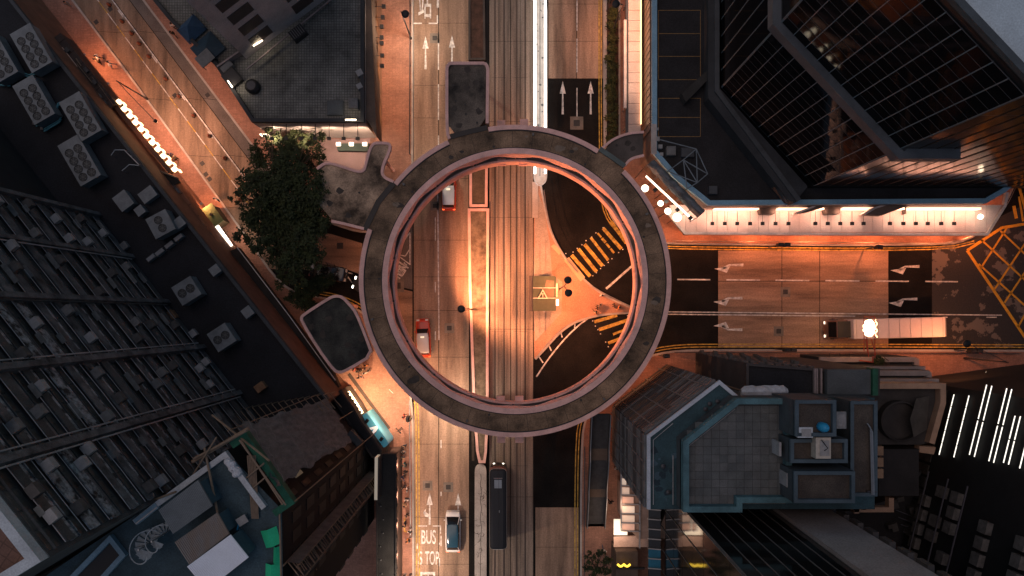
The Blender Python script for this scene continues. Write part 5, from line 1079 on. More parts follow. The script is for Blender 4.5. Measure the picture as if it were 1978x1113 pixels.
def shed(lab, pts, z, mats, ribs=26, under=None):
    p = [W2(*q, Z9 + z) for q in pts]; c = (sum(q[0] for q in p) / 4, sum(q[1] for q in p) / 4); t = thing('roof_shed', lab, 'shed', (c[0], c[1], Z9 - .02))
    MB().prism(offset_path(ccw(p), .15, True), Z9 - .02, Z9 + z - .1, bottom=False).build('wall', M('shed_wall', (.05, .09, .11), .7), t)
    a, b, cc, dd = [Vector((*q, Z9 + z)) for q in p]
    for k in range(ribs):                                   # corrugated sheets
        u0, u1 = k / ribs, (k + .62) / ribs
        q = [a.lerp(b, u0), a.lerp(b, u1), dd.lerp(cc, u1), dd.lerp(cc, u0)]
        MB().prism([(v.x, v.y) for v in q], Z9 + z - .02, Z9 + z + .06).build('corrugation', mats, t)
    MB().prism([(v.x, v.y) for v in (a, b, cc, dd)], Z9 + z - .1, Z9 + z).build('roof_sheet', under or mats, t); return t  # darker under-sheet paints shade into the grooves between the ribs
shed('shed with grey-blue corrugated roof beside the pale parapet', [(307, 985), (383, 927), (411, 977), (335, 1031)], 2.2, M('blue_grey_corrugated', (.19, .21, .215), .6, .3, .5, .1, 0), 30, M('blue_grey_groove_shade', (.09, .1, .105), .7))
shed('shed with rust-streaked corrugated roof in the middle of the teal roof', [(338, 1047), (420, 990), (443, 1031), (366, 1090)], 2.0, M('rusty_corrugated', (.34, .33, .32), .65, .35, 1.6, .2, 0, c2=(.24, .17, .12), stretch=(1, .35, 1), rot=.95, contrast=.2), 26, M('rusty_groove_shade', (.17, .14, .12), .7))
shed('shed with clean white corrugated roof at the picture bottom', [(362, 1094), (445, 1033), (480, 1077), (400, 1140)], 2.2, M('white_corrugated', (.80, .84, .9), .5, .08, .6, .05, 0), 28)
t = thing('blue_shutter', 'light blue panel lying along the parapet at the tower side', 'panel', W(278, 992, Z9)); MB().beam(W2(260, 1010, Z9 + .5), W2(302, 977, Z9 + .5), .45, Z9 - .02, Z9 + .45).build('panel', M('light_blue_panel', (.2, .3, .36), .7), t); MB().beam(W2(262, 1012, Z9 + .5), W2(303, 980, Z9 + .5), .08, Z9, Z9 + .5).build('rim', steel, t)
t = thing('cloth_heap', 'heap of white cloth thrown over the parapet corner', 'cloth', W(450, 905, Z9 + .4)); vs = []; mb = MB()
for i in range(22):
    x, y = 438 + i * .9 + random.uniform(-4, 4), 893 + i * 1.1 + random.uniform(-4, 4); p = W(x, y, Z9 + .6); mb.lathe(p.x, p.y, [(.05, Z9 + .38), (.28, Z9 + .45), (.2, Z9 + .65), (.04, Z9 + .75)], 7)
mb.build('cloth', M('white_cloth', (.5, .52, .54), .9, .3, 4.0, .3, .4), t)
p = W(467, 1006, Z9 + .6); t = thing('small_table', 'small pale square table with a bent blue leg lamp beside it on the teal roof', 'table', (p.x, p.y, Z9 - .02), .55); MB().box(0, 0, .55, .75, .6, .08).build('table_top', acm[0], t, local=True)
for dx in (-.3, .3):
    for dy in (-.22, .22): MB().box(dx, dy, .27, .06, .06, .54).build('leg', steel, t, local=True)
MB().tube([(-.4, -.1, .5), (-.75, -.4, .35), (-.75, -.5, 0)], .05, 6).build('blue_lamp_arm', M('tank_blue', (.02, .26, .48)), t, local=True)
# spiral stairs on the lower part of the roof
for k_, (sx_, sy_, r, lab) in enumerate(((278, 1056, .95, 'front spiral stair with white treads on the roof'), (303, 1040, .75, 'rear spiral stair half behind the front one'))):
    p = W(sx_, sy_, Z9 + 2); t = thing('spiral_stair', lab, 'stair', (p.x, p.y, Z9 - .02)); MB().cyl(0, 0, 0, 2.8, .06, .06, 8).build('newel', steel, t, local=True); sm = M('stair_metal', (.24, .27, .28), .5)
    for i in range(13):
        a = .5 + i * .42; z = .2 + i * .19; MB().add([(0, 0, z), (r * math.cos(a), r * math.sin(a), z), (r * math.cos(a + .4), r * math.sin(a + .4), z), (0, 0, z + .05), (r * math.cos(a), r * math.sin(a), z + .05), (r * math.cos(a + .4), r * math.sin(a + .4), z + .05)], [(3, 4, 5), (2, 1, 0), (0, 1, 4, 3), (1, 2, 5, 4), (2, 0, 3, 5)]).build('tread', sm, t, local=True)
    MB().tube([(r * math.cos(.5 + i * .21), r * math.sin(.5 + i * .21), .9 + i * .095) for i in range(27)], .04, 5).build('handrail', M('rail_pale', (.42, .44, .45), .5), t, local=True)
t = thing('light_well', 'dark sunken light well with a blue rim at the tower side of the roof', 'light well', W(205, 1080, Z9)); MB().ribbon(PP([(130, 1125), (213, 1040), (238, 1072), (190, 1125)], Z9 + .3), .35, Z9 - .02, Z9 + .4).build('rim', M('light_blue_panel', (.2, .3, .36)), t); MB().prism(PP([(140, 1122), (212, 1046), (232, 1072), (188, 1122)], Z9), Z9 - .02, Z9 + .01, bottom=False).build('well_shade_sheet', black_m, t)  # flat black sheet stands in for the shaded depth of the well
# bamboo catch platform half way down the east face
t = thing('scaffold_bay', 'tall bamboo scaffold bay with close rungs up the east face of the scaffolded block', 'scaffold', (B9[0], B9[1], 14))
for k in range(66):                                        # rungs of the scaffold bay, one above the other
    z = 4.5 + k * .46
    MB().tube([(B9[0] + .25, -18.0 + random.uniform(-.15, .15), z), (B9[0] + 1.15 + random.uniform(-.1, .25), -19.4 + random.uniform(-.25, .25), z + random.uniform(-.06, .06))], .045, 5).build('cane', bamboo, t)
for x, y in ((.25, -18.0), (1.2, -18.1), (1.2, -19.5)): MB().tube([(B9[0] + x, y, 0), (B9[0] + x, y, 35.5)], .06, 6).build('upright', bamboo, t)
MB().add([(B9[0] + .3, -17.9, 4), (B9[0] + 1.25, -18.0, 4), (B9[0] + 1.25, -18.0, 35), (B9[0] + .3, -17.9, 35)], [(0, 1, 2, 3)]).add([(B9[0] + .2, -19.7, 4), (B9[0] + 1.2, -19.8, 4), (B9[0] + 1.2, -19.8, 35), (B9[0] + .2, -19.7, 35)], [(3, 2, 1, 0)]).build('net', M('platform_net', (.10, .09, .085), .9, .5, 1.2, .3, .4), t)
for a, b, za, zb_, lb in (((545, 1064), (615, 1062), 26, 26, 'upper level'), ((545, 1102), (612, 1100), 26, 26, 'lower level'), ((586, 1113), (588, 1042), 26, 27, 'upright'), ((570, 1130), (590, 1050), 26, 28, 'leaning')):
    t = thing('bamboo_pole', lb + ' bamboo tie pole sticking out of the scaffolded block east face', 'pole', W(*a, za), 0, 'bamboo tie poles on the east face'); MB().tube([W(*a, za), W(*b, zb_)], .07, 6).build('cane', bamboo, t)
# lit scaffold window low on the street corner
t = thing('lit_skylight', 'pinkish glazed window grid glowing at the foot of the gauze', 'window', W(690, 855, 3)); q = PP([(664, 850), (685, 842), (706, 870), (684, 898)], 4.5); t.name = 'glazed_lean_to'; t['category'] = 'lean-to'
MB().prism(q, 2.0, 4.4).build('pane', M('pink_glazing', (.36, .2, .15), .4, .3, 1.0, emit=(1, .5, .34), estr=.22), t)
for k in range(4):
    u_ = k / 3; a = (q[0][0] + (q[3][0] - q[0][0]) * u_, q[0][1] + (q[3][1] - q[0][1]) * u_); b = (q[1][0] + (q[2][0] - q[1][0]) * u_, q[1][1] + (q[2][1] - q[1][1]) * u_); MB().beam(a, b, .1, 4.4, 4.55).build('glazing_bar', dark_steel, t)
    a = (q[0][0] + (q[1][0] - q[0][0]) * u_, q[0][1] + (q[1][1] - q[0][1]) * u_); b = (q[3][0] + (q[2][0] - q[3][0]) * u_, q[3][1] + (q[2][1] - q[3][1]) * u_); MB().beam(a, b, .08, 4.41, 4.53).build('glazing_bar', dark_steel, t)
# low arcade roof beside the bus queue, dark shop awnings on the plaza edge
ar = building('arcade_roof', 'low dark flat arcade roof running beside the bus queue', [(727, 1200), (727, 878), (766, 876), (766, 1200)], 4.6, M('arcade_wall', (.09, .06, .05), .7), M('arcade_top', (.03, .028, .026), .9, .5, .6, .3, .3), .12, .15, M('arcade_rim', (.035, .03, .028), .8))
for y in range(886, 1110, 30): MB().box(*W2(766.5, y, 4.5), 4.5, .16, .3, .25).build('edge_lamp', black_m, ar)
for y in range(900, 1200, 58): light('edge_light', 'SPOT', (*W2(768.5, y, 4.4), 4.3), 520, (1.0, .55, .38), ar, .2, cone=170)
for y in range(900, 1110, 26): MB().box(*W2(737 + random.uniform(-2, 4), y, 4.6), 4.66, .12, .12, .1).build('roof_stud', acm[1], ar)
t = thing('vertical_sign', 'tall pale curved sign plate between the arcade roof and the dark block', 'sign', W(727, 925, .15)); MB().beam(W2(727, 884, 7), W2(726, 966, 7), .35, 3.5, 7.0).build('plate', E('sign_dim', (1.0, .78, .58), .22), t); MB().beam(W2(731, 884, 7.1), W2(730, 966, 7.1), .12, 3.4, 7.1).build('frame', dark_steel, t)
building('shop_awning', 'dark flat shop canopy on the plaza edge beside the blue sign', [(640, 768), (659, 752), (684, 788), (697, 812), (737, 868), (738, 890), (718, 884)], 5.2, M('awning_wall', (.05, .04, .036), .8), M('awning_dark', (.02, .018, .018), .8, .4, .8), .1, .2, None, cat='canopy')
t = thing('blue_sign', 'light blue sign box with a white chevron and two black spotlights on the plaza', 'sign', W(722, 830, 0)); z = 4.0
q = [(698, 804), (706, 798), (710, 799), (747, 850), (750, 857), (747, 862), (739, 866)]; MB().prism(smooth_path(PP(q, z), 1, True), .15, z).build('box', M('sign_blue', (.07, .30, .40), .4, .12, 1.0, emit=(.1, .45, .6), estr=.12), t)
MB().prism(PP([(711, 827), (728, 823), (730, 828), (722, 839), (718, 837), (722, 829), (713, 831)], z), z + .002, z + .03).build('chevron', E('chevron_white', (1, .95, .9), .35), t)
for x, y in ((708, 814), (736, 849)): MB().box(*W2(x, y, z + .4), z + .2, .42, .36, .38, .9).build('spotlight', black_m, t)
t = thing('shop_sign', 'row of glowing shop lamps along the plaza edge above the blue sign', 'sign', W(683, 777, 0)); MB().beam(W2(672, 757, 3.6), W2(699, 799, 3.6), .16, 3.0, 3.6).build('sign_band', E('sign_cream', (1.0, .74, .45), 4.0), t)
for k in range(6): MB().box(*W2(672 + k * 4.6, 760 + k * 7.2, 3.9), 3.75, .24, .24, .2).build('lamp', black_m, t)
light('plaza_glow', 'POINT', W(700, 770, 3.6), 2000, (1.0, .58, .3), t, .3); light('plaza_glow', 'POINT', W(745, 805, 4.6), 1700, (1.0, .62, .42), t, .3)
# glowing shop signs and awnings along the podium front
t = thing('neon_sign', 'long serrated glowing white-orange sign on the podium front beside the diagonal street', 'sign', W(282, 262, 4)); A, B = W(227, 196, 6.0), W(335, 326, 6.0)
for k in range(11):
    p = A.lerp(B, k / 10); a = math.atan2(B.y - A.y, B.x - A.x); MB().box(p.x, p.y, 5.7, .4, .5, .5, a).build('lamp_block', E('neon_block', (1.0, .66, .36), 4.2), t)
    p2 = A.lerp(B, (k + .5) / 10); MB().box(p2.x + .25, p2.y + .2, 5.6, .4, .16, .4, a).build('lamp_link', E('neon_link', (1.0, .6, .3), 4.0), t)
MB().beam((A.x - .4, A.y - .3), (B.x - .4, B.y - .3), .5, 5.0, 6.0).build('backing_board', M('brown_board', (.14, .07, .04), .7), t)
for k in (.15, .5, .85): 
    p = A.lerp(B, k); light('neon_light', 'POINT', (p.x + .9, p.y + .75, 5.0), 420, (1.0, .6, .38), t, .35)
or_m = M('terracotta_fascia', (.26, .11, .06), .75, .4, 1.0, .25)
for lab, x0, y0, x1, y1, z, w in (('upper dark shop fascia under the first stretch of podium parapet', 108, 70, 216, 206, 6.5, 2.4), ('reddish shop fascia between the glowing sign and the green kiosk', 322, 345, 415, 476, 6.0, 2.2), ('reddish fascia with pale streaks along the lower podium front', 421, 484, 540, 640, 6.0, 2.2), ('last reddish fascia before the scaffolded block', 546, 648, 640, 764, 6.0, 2.2)):
    t = thing('shop_fascia', lab, 'fascia', W(x0, y0, 3)); MB().beam(W2(x0, y0, z), W2(x1, y1, z), w * .5, z - 2.4, z).build('board', M('dark_fascia', (.05, .035, .03), .8, .5, 1.0) if 'upper' in lab else or_m, t)
    dx_, dy_ = x1 - x0, y1 - y0; Ln = math.hypot(dx_, dy_); nx_, ny_ = -dy_ / Ln, dx_ / Ln
    for k in range(9):                                    # pipes, sign bars and little boxes fixed along the board
        u_ = random.uniform(0, .85); ln = random.uniform(.04, .3); o_ = random.uniform(-7, 7); zz = z + .04 + k * .012
        a = (x0 + dx_ * u_ + nx_ * o_, y0 + dy_ * u_ + ny_ * o_); b = (x0 + dx_ * min(1, u_ + ln) + nx_ * (o_ + random.uniform(-2, 2)), y0 + dy_ * min(1, u_ + ln) + ny_ * o_)
        MB().tube([W(*a, zz), W(*b, zz)], random.choice((.025, .04, .06)), 5).build('trim_pipe', random.choice((M('trim_pale', (.5, .33, .25), .7), bamboo, dark_steel, or_m)), t)
    for k in range(6):
        u_ = random.uniform(.03, .97); o_ = random.uniform(-6, 6); MB().box(*W2(x0 + dx_ * u_ + nx_ * o_, y0 + dy_ * u_ + ny_ * o_, z), z + .12, random.uniform(.25, .7), random.uniform(.25, .5), .26, math.atan2(-dy_, dx_)).build('fixture_box', random.choice((acm[1], acm[2], dark_steel)), t)
    for k in range(int(Ln / 26)):
        u_ = (k + .5) / int(Ln / 26); MB().box(*W2(x0 + dx_ * u_, y0 + dy_ * u_, z), z + .01, .06, w * .5, .03, math.atan2(-dy_, dx_)).build('board_seam', M('seam_dark', (.03, .02, .016), .9), t)
t = thing('canvas_awning', 'dark canvas awning with pale folds under the podium by the glowing sign end', 'awning', W(322, 330, 3)); MB().prism(PP([(285, 322), (296, 324), (340, 342), (345, 352), (336, 356), (308, 350)], 6.4), 5.8, 6.2).build('canvas', M('dark_canvas', (.03, .024, .02), .9), t); MB().tube([W(286, 322, 6.5), W(312, 332, 6.5), W(342, 344, 6.5)], .1, 6).build('fold', bamboo, t)
t = thing('long_awning', 'dark awning box along the lower podium front beyond the white sign', 'awning', W(500, 560, 3)); MB().prism(PP([(440, 487), (458, 478), (560, 612), (640, 716), (655, 748), (640, 756), (600, 700)], 4.4), 3.2, 4.3).build('box', M('awning_black', (.03, .024, .02), .85, .4, .8), t); MB().tube([W(458, 478, 4.5), W(560, 612, 4.5), W(648, 735, 4.5)], .06, 5).build('edge_pipe', steel, t)
# ---------------------------------------------------------------- vehicles
def loft(sections, cap=True):
    n = len(sections[0]); vs = [v for s_ in sections for v in s_]; fs = []
    for k in range(len(sections) - 1):
        for i in range(n): fs.append((k * n + i, k * n + (i + 1) % n, (k + 1) * n + (i + 1) % n, (k + 1) * n + i))
    if cap: fs += [tuple(reversed(range(n))), tuple(range((len(sections) - 1) * n, len(sections) * n))]
    return vs, fs
def bevel(o, w=.04, s=2):
    m = o.modifiers.new('bevel', 'BEVEL'); m.width = w; m.segments = s; m.limit_method = 'ANGLE'; m.angle_limit = .6
    for p in o.data.polygons: p.use_smooth = True
    return o
def car(name, label, px, py, ang, L, Wd, Ht, body, roof, cat='car', lamps=False, tail=True, taxi=False, z=.025, longcab=False):
    p = W(px, py); t = thing(name, label, cat, (p.x, p.y, z), ang); h = L / 2; w = Wd / 2
    prof = [(-h, .80, .35, .66), (-h + .12, .93, .27, .82), (-h + .8, .99, .22, .90), (-h * .3, 1.0, .2, .90), (h * .3, 1.0, .2, .89), (h - 1.15, .99, .21, .86), (h - .45, .95, .24, .78), (h - .1, .88, .3, .68), (h, .74, .36, .58)]
    secs = []
    for y, f, zl, zt in prof:
        ww = w * f; secs.append([(-ww * .94, y, zl), (ww * .94, y, zl), (ww, y, zl + .2), (ww * .985, y, zt - .12), (ww * .86, y, zt), (-ww * .86, y, zt), (-ww * .985, y, zt - .12), (-ww, y, zl + .2)])
    vs, fs = loft(secs); b = bevel(MB().add(vs, [f[::-1] for f in fs]).build('body', body, t, local=True), .03)
    zb_, zr = .84, Ht - .06; yf, yr = h - 1.25, -h + (.62 if taxi else .5); tf, tr = yf - .62, yr + (.42 if taxi else .55)
    if taxi: yf, yr = h - 1.15, -h + .3; tf, tr = yf - .55, yr + .25
    if longcab: yf, yr = h - .62, -h + .3; tf, tr = yf - .75, yr + .5
    lo = [(-w * .86, yr), (w * .86, yr), (w * .88, 0), (w * .86, yf), (-w * .86, yf), (-w * .88, 0)]; k_ = 1.1 if taxi else 1.0; hi = [(-w * .70 * k_, tr), (w * .70 * k_, tr), (w * .74 * k_, 0), (w * .68 * k_, tf), (-w * .68 * k_, tf), (-w * .74 * k_, 0)]
    mb = MB(); mb.add([(x, y, zb_) for x, y in lo] + [(x, y, zr) for x, y in hi], [(i, (i + 1) % 6, 6 + (i + 1) % 6, 6 + i) for i in range(6)] + [tuple(range(6, 12))])
    mb.build('windows', car_glass, t, local=True)
    rp = [(x * 1.03, y * 1.01) for x, y in hi]; secs = []
    for k, (sc_, zz) in enumerate(((1.0, zr - .01), (1.0, zr + .03), (.94, zr + .06), (.7, zr + .075))): secs.append([(x * sc_, (y + .1) * (1 - (1 - sc_) * .5) - .1, zz) for x, y in rp])
    vs, fs = loft(secs); MB().add(vs, fs).build('roof', roof, t, local=True, smooth=True)
    for sx in (-1, 1):
        for a, c in ((lo[3] if sx > 0 else lo[4], hi[3] if sx > 0 else hi[4]), (lo[1] if sx > 0 else lo[0], hi[1] if sx > 0 else hi[0]), (lo[2] if sx > 0 else lo[5], hi[2] if sx > 0 else hi[5])): MB().tube([(a[0], a[1], zb_ - .02), (c[0], c[1], zr + .02)], .045, 5).build('pillar', body, t, local=True)
        MB().box(sx * (w + .07), yf - .35, .95, .16, .1, .13).build('mirror', body, t, local=True)
        hl = MB().box(sx * w * .62, h - .16, .655, .34, .24, .13).build('headlight', E('headlamp_lit', (1, .9, .72), 6.0) if lamps else M('headlamp_glass', (.6, .58, .52), .2), t, local=True)
        MB().box(sx * w * .74, -h + .1, .72, .26, .14, .16).build('tail_light', E('tail_lit', (1.0, .12, .03), 2.5) if tail else M('tail_glass', (.3, .02, .01), .3), t, local=True)
        for yy in (h - .9, -h + .95):
            wh = MB().tube([(sx * (w - .2), yy, .31), (sx * (w + .005), yy, .31)], .31, 18).build('wheel', rubber, t, local=True); MB().tube([(sx * (w - .02), yy, .31), (sx * (w + .02), yy, .31)], .19, 12).build('rim', steel, wh, local=True)
    MB().box(0, h + .0, .42, Wd * .82, .1, .2).build('bumper', body, t, local=True); MB().box(0, -h - .0, .45, Wd * .86, .1, .2).build('bumper', body, t, local=True)
    MB().box(0, -h - .055, .55, .4, .01, .12).build('number_plate', M('plate_yellow', (.6, .5, .15), .5), t, local=True)
    if taxi:
        MB().box(0, tf - .45, zr + .13, .42, .16, .12).build('roof_sign', E('taxi_sign', (1.0, .85, .6), .8), t, local=True)
        for k in range(-4, 5): MB().box(k * w * .15, (tf + tr) / 2, zr + .078, .02, (tf - tr) * .86, .012).build('roof_rib', roof, t, local=True)
    return t
redp = M('taxi_red', (.50, .045, .012), .3, .12, 1.0, .05, 0, 0, coat=.5); silver = M('taxi_silver_roof', (.56, .55, .55), .35, .1, 1.0, .05, 0, .3, coat=.4)
car('taxi', 'red taxi with a silver roof on the left carriageway inside the ring', 819, 653, math.radians(3), 4.6, 1.72, 1.5, redp, silver, 'taxi', False, True, True)
car('taxi', 'red taxi with a pale roof emerging from under the ring beside the short planter', 868, 372, math.radians(0), 4.5, 1.72, 1.5, redp, M('taxi_pale_roof', (.6, .64, .68), .3, .1, 1.0, .05, 0, .3, coat=.4), 'taxi', False, True, True)
car('passenger_car', 'white car with a long dark blue glass roof driving towards the ring', 876, 1024, 0, 4.9, 1.85, 1.5, M('car_white', (.68, .68, .68), .25, .08, 1.0, .04, 0, 0, coat=.6), M('blue_glass_roof', (.015, .05, .08), .12, .2, 1.0, .05, 0, 0, spec=.8), 'car', False, True, longcab=True)
car('passenger_car', 'black car waiting under the tree with a pale front bumper', 637, 527, math.radians(-100), 4.5, 1.8, 1.45, M('car_black', (.012, .012, .013), .2, .1, 1.0, .05, 0, 0, coat=.8), M('car_black', (.012, .012, .013)), 'car', False, False)
car('passenger_car', 'dark car half under the ring, its two headlights lit towards the tree', 718, 556, math.radians(72), 4.4, 1.8, 1.45, M('car_grey', (.05, .05, .052), .25, .1, 1.0, .05, 0, 0, coat=.6), M('car_grey', (.05, .05, .052)), 'car', True, False)
# tram -------------------------------------------------------------------------------
def rrect(w, l, r0, r1, n=5):
    pts = []
    for cx_, cy_, a0, r in ((w - r1, l - r1, 0, r1), (-w + r1, l - r1, 90, r1), (-w + r0, -l + r0, 180, r0), (w - r0, -l + r0, 270, r0)):
        pts += [(cx_ + r * math.cos(math.radians(a0 + 90 * i / n)), cy_ + r * math.sin(math.radians(a0 + 90 * i / n))) for i in range(n + 1)]
    return pts
p = W(962, 985, 4.4); t = thing('tram', 'black-roofed double-deck tram on the near track beside the pale platform', 'tram', (p.x, p.y, .03)); pl = rrect(.98, 4.62, .35, .45)
blk = M('tram_black', (.012, .013, .016), .45, .2, 1.0, .05); cream = M('tram_cream', (.5, .44, .38), .5, .15)
MB().prism(pl, .45, 1.25).build('lower_body', blk, t, local=True); MB().prism([(x * .985, y * .995) for x, y in pl], 1.25, 2.15).build('lower_windows', car_glass, t, local=True); MB().prism(pl, 2.15, 2.85).build('waist_panel', blk, t, local=True)
MB().prism([(x * .985, y * .995) for x, y in pl], 2.85, 3.75).build('upper_windows', car_glass, t, local=True)
MB().ribbon(ccw(pl), .05, 3.72, 4.02, .0, True).build('roof_trim', cream, t, local=True)
vs, fs = loft([[(x, y, 3.75) for x, y in pl], [(x * .985, y * .996, 4.1) for x, y in pl], [(x * .9, y * .98, 4.22) for x, y in pl], [(x * .6, y * .95, 4.28) for x, y in pl]]); MB().add(vs, fs).build('roof', blk, t, local=True, smooth=False)
for k in range(5):
    for sx in (-1, 1): MB().box(sx * .98, -3.6 + k * 1.8, 3.3, .03, .09, .95).build('window_post', blk, t, local=True); MB().box(sx * .98, -3.6 + k * 1.8, 1.7, .03, .09, .95).build('window_post', blk, t, local=True)
MB().box(0, 2.95, 4.32, .85, .95, .12).build('vent_box', M('vent_pale', (.33, .36, .38), .6), t, local=True); MB().box(0, 3.6, 4.3, 1.0, .1, .1).build('roof_bar', M('gutter_pink', (.25, .2, .19)), t, local=True); MB().box(.15, -.2, 4.33, .1, .25, .12).build('trolley_base', acm[0], t, local=True)
MB().ribbon([(x, y) for x, y in smooth_path([(-.95, 4.3), (-.75, 4.65), (0, 4.76), (.75, 4.65), (.95, 4.3)], 1)], .16, 3.3, 3.95).build('front_fascia', M('fascia_red', (.4, .16, .1), .5), t, local=True)
MB().ribbon([(x, y) for x, y in smooth_path([(-.95, -4.35), (-.8, -4.62), (0, -4.7), (.8, -4.62), (.95, -4.35)], 1)], .08, 3.8, 3.98).build('rear_rim', M('rim_white', (.6, .58, .55), .5), t, local=True)
for y in (-1.4, 1.4):
    for sx in (-1, 1): MB().tube([(sx * .45, y, .38), (sx * .6, y, .38)], .36, 16).build('wheel', rail_m, t, local=True)
MB().box(0, 0, .42, 1.4, 4.2, .25).build('truck_frame', dark_steel, t, local=True)
for sx in (-1, 1): MB().box(sx * .55, 4.62, 1.0, .2, .08, .2).build('headlight', E('headlamp_lit', (1, .9, .72), 6.0), t, local=True)
# box lorry on the east street ---------------------------------------------------------
p = W(1708, 634, 2); t = thing('box_lorry', 'long white box lorry driving along the east street under the glowing flower sign', 'lorry', (p.x, p.y, .03), math.radians(91.5)); boxw = M('lorry_white', (.62, .52, .50), .4, .08, .5, .05, 0, 0, coat=.3)
bevel(MB().box(0, -1.0, 2.25, 2.3, 10.6, 2.5).build('cargo_box', boxw, t, local=True), .06); MB().box(0, -1.0, 3.52, 2.1, 10.4, .03).build('roof_sheet', boxw, t, local=True)
for k in range(9): MB().box(0, -6.0 + k * 1.25, 3.55, 2.2, .05, .04).build('roof_seam', M('lorry_seam', (.4, .34, .32), .5), t, local=True)
MB().box(-.5, 2.9, 3.56, .8, .12, .06).build('roof_hatch', M('lorry_grey', (.2, .2, .2), .5), t, local=True)
MB().box(.0, -6.38, 2.3, 2.2, .12, 2.3).build('rear_door', M('lorry_grey', (.2, .2, .2), .5), t, local=True); MB().box(0, -.6, .8, .9, 11.4, .3).build('chassis', dark_steel, t, local=True)
cabm = M('cab_brown', (.2, .09, .06), .3, .1, 1, .05, 0, 0, coat=.5); vs, fs = loft([[(-1.08, 4.55, .5), (1.08, 4.55, .5), (1.08, 4.55, 2.6), (-1.08, 4.55, 2.6)], [(-1.1, 5.3, .5), (1.1, 5.3, .5), (1.06, 5.3, 2.75), (-1.06, 5.3, 2.75)], [(-1.08, 6.1, .5), (1.08, 6.1, .5), (.98, 5.9, 2.7), (-.98, 5.9, 2.7)], [(-1.0, 6.55, .5), (1.0, 6.55, .5), (.95, 6.42, 1.5), (-.95, 6.42, 1.5)]]); bevel(MB().add(vs, [f[::-1] for f in fs]).build('cab', cabm, t, local=True), .06)
MB().add([(-.9, 5.93, 2.66), (.9, 5.93, 2.66), (.88, 6.42, 1.58), (-.88, 6.42, 1.58)], [(0, 1, 2, 3), (3, 2, 1, 0)]).build('windscreen', car_glass, t, local=True); MB().box(0, 5.1, 2.79, 1.9, 1.5, .06).build('cab_roof', M('cab_roof_black', (.015, .014, .014), .5), t, local=True)
for sx in (-1, 1):
    MB().box(sx * 1.25, 5.95, 1.9, .14, .16, .5).build('mirror', cabm, t, local=True); MB().box(sx * .8, 6.57, .85, .32, .08, .2).build('headlight', E('headlamp_dim', (1, .8, .6), 2.0), t, local=True); MB().box(sx * .9, -6.46, .95, .25, .06, .2).build('tail_light', M('tail_glass', (.3, .02, .01), .3), t, local=True)
    for y in (5.3, -3.6, -4.8):
        wh = MB().tube([(sx * .85, y, .5), (sx * 1.14, y, .5)], .5, 18).build('wheel', rubber, t, local=True); MB().tube([(sx * 1.12, y, .5), (sx * 1.16, y, .5)], .28, 12).build('rim', steel, wh, local=True)
# overhead wires above the two tram tracks
for xw_, lb in ((963.5, 'left'), (1005.5, 'right')):
    t = thing('tram_wire', 'thin dark overhead wire above the %s tram track, running through the ring' % ('western' if lb == 'left' else 'eastern'), 'wire', W(xw_, 600, 5.4)); MB().tube([W(xw_, -90, 5.4), W(xw_, 300, 5.35), W(xw_, 780, 5.35), W(xw_, 1210, 5.4)], .018, 5).build('contact_wire', black_m, t)
    for y in (150, 420, 640, 900): MB().tube([W(xw_ - 14, y, 5.6), W(xw_, y, 5.42), W(xw_ + 14, y, 5.6)], .014, 4).build('span_wire', black_m, t)
# ---------------------------------------------------------------- kiosks
t = thing('tram_kiosk', 'green kiosk on the island with a pale triangular frame on its roof', 'kiosk', (*W2(1052, 567, 2.7), .15)); rp = rrect(1.35, 2.05, .12, .22)
MB().prism([(x * .9, y * .93) for x, y in rp], 0, 2.35).build('cabin', M('kiosk_wall', (.07, .08, .06), .7), t, local=True); MB().prism(rp, 2.35, 2.5).build('roof', M('kiosk_green', (.04, .052, .034), .7, .3, 1.0), t, local=True)
MB().prism([(-.3, -.4), (1.05, -.6), (1.1, 1.5), (.2, 1.6), (.0, .6)], 2.502, 2.51).build('worn_patch', M('worn_pale', (.12, .09, .065), .8, .4, 1.5), t, local=True)
for y in (-.55, .65): MB().box(0, y, 2.55, 2.7, .07, .09).build('roof_batten', M('canopy_edge', (.6, .5, .46)), t, local=True)
tri = [(-.75, -.58), (.3, -.58), (-.22, .38)]
MB().ribbon(ccw(tri), .1, 2.75, 2.87, 0, True).build('triangle_frame', M('cream_paint', (.6, .5, .4), .6), t, local=True); MB().beam((-.22, .0), (-.22, -.58), .08, 2.75, 2.86).build('triangle_stem', M('cream_paint', (.6, .5, .4)), t, local=True); MB().beam((-.48, -.05), (.02, -.05), .08, 2.74, 2.85).build('triangle_bar', M('cream_paint', (.6, .5, .4)), t, local=True)
for q in tri: MB().cyl(q[0], q[1], 2.5, 2.76, .05, .05, 6).build('leg', black_m, t, local=True)
MB().box(1.5, -1.05, 2.2, .3, .75, .4).build('lamp_box', E('kiosk_lamp', (1, .85, .7), 2.0), t, local=True); MB().box(1.45, .4, 2.1, .22, 1.6, .3).build('side_locker', M('cream_paint', (.6, .5, .4)), t, local=True); MB().box(-1.55, 0, 2.3, .5, 4.2, .06).build('side_eave', M('eave_dark', (.06, .05, .05), .8), t, local=True); MB().cyl(0, -2.1, 2.2, 2.35, .1, .1, 8).build('roof_hook', steel, t, local=True)  # includes a dark eave strip along the kiosk's west side
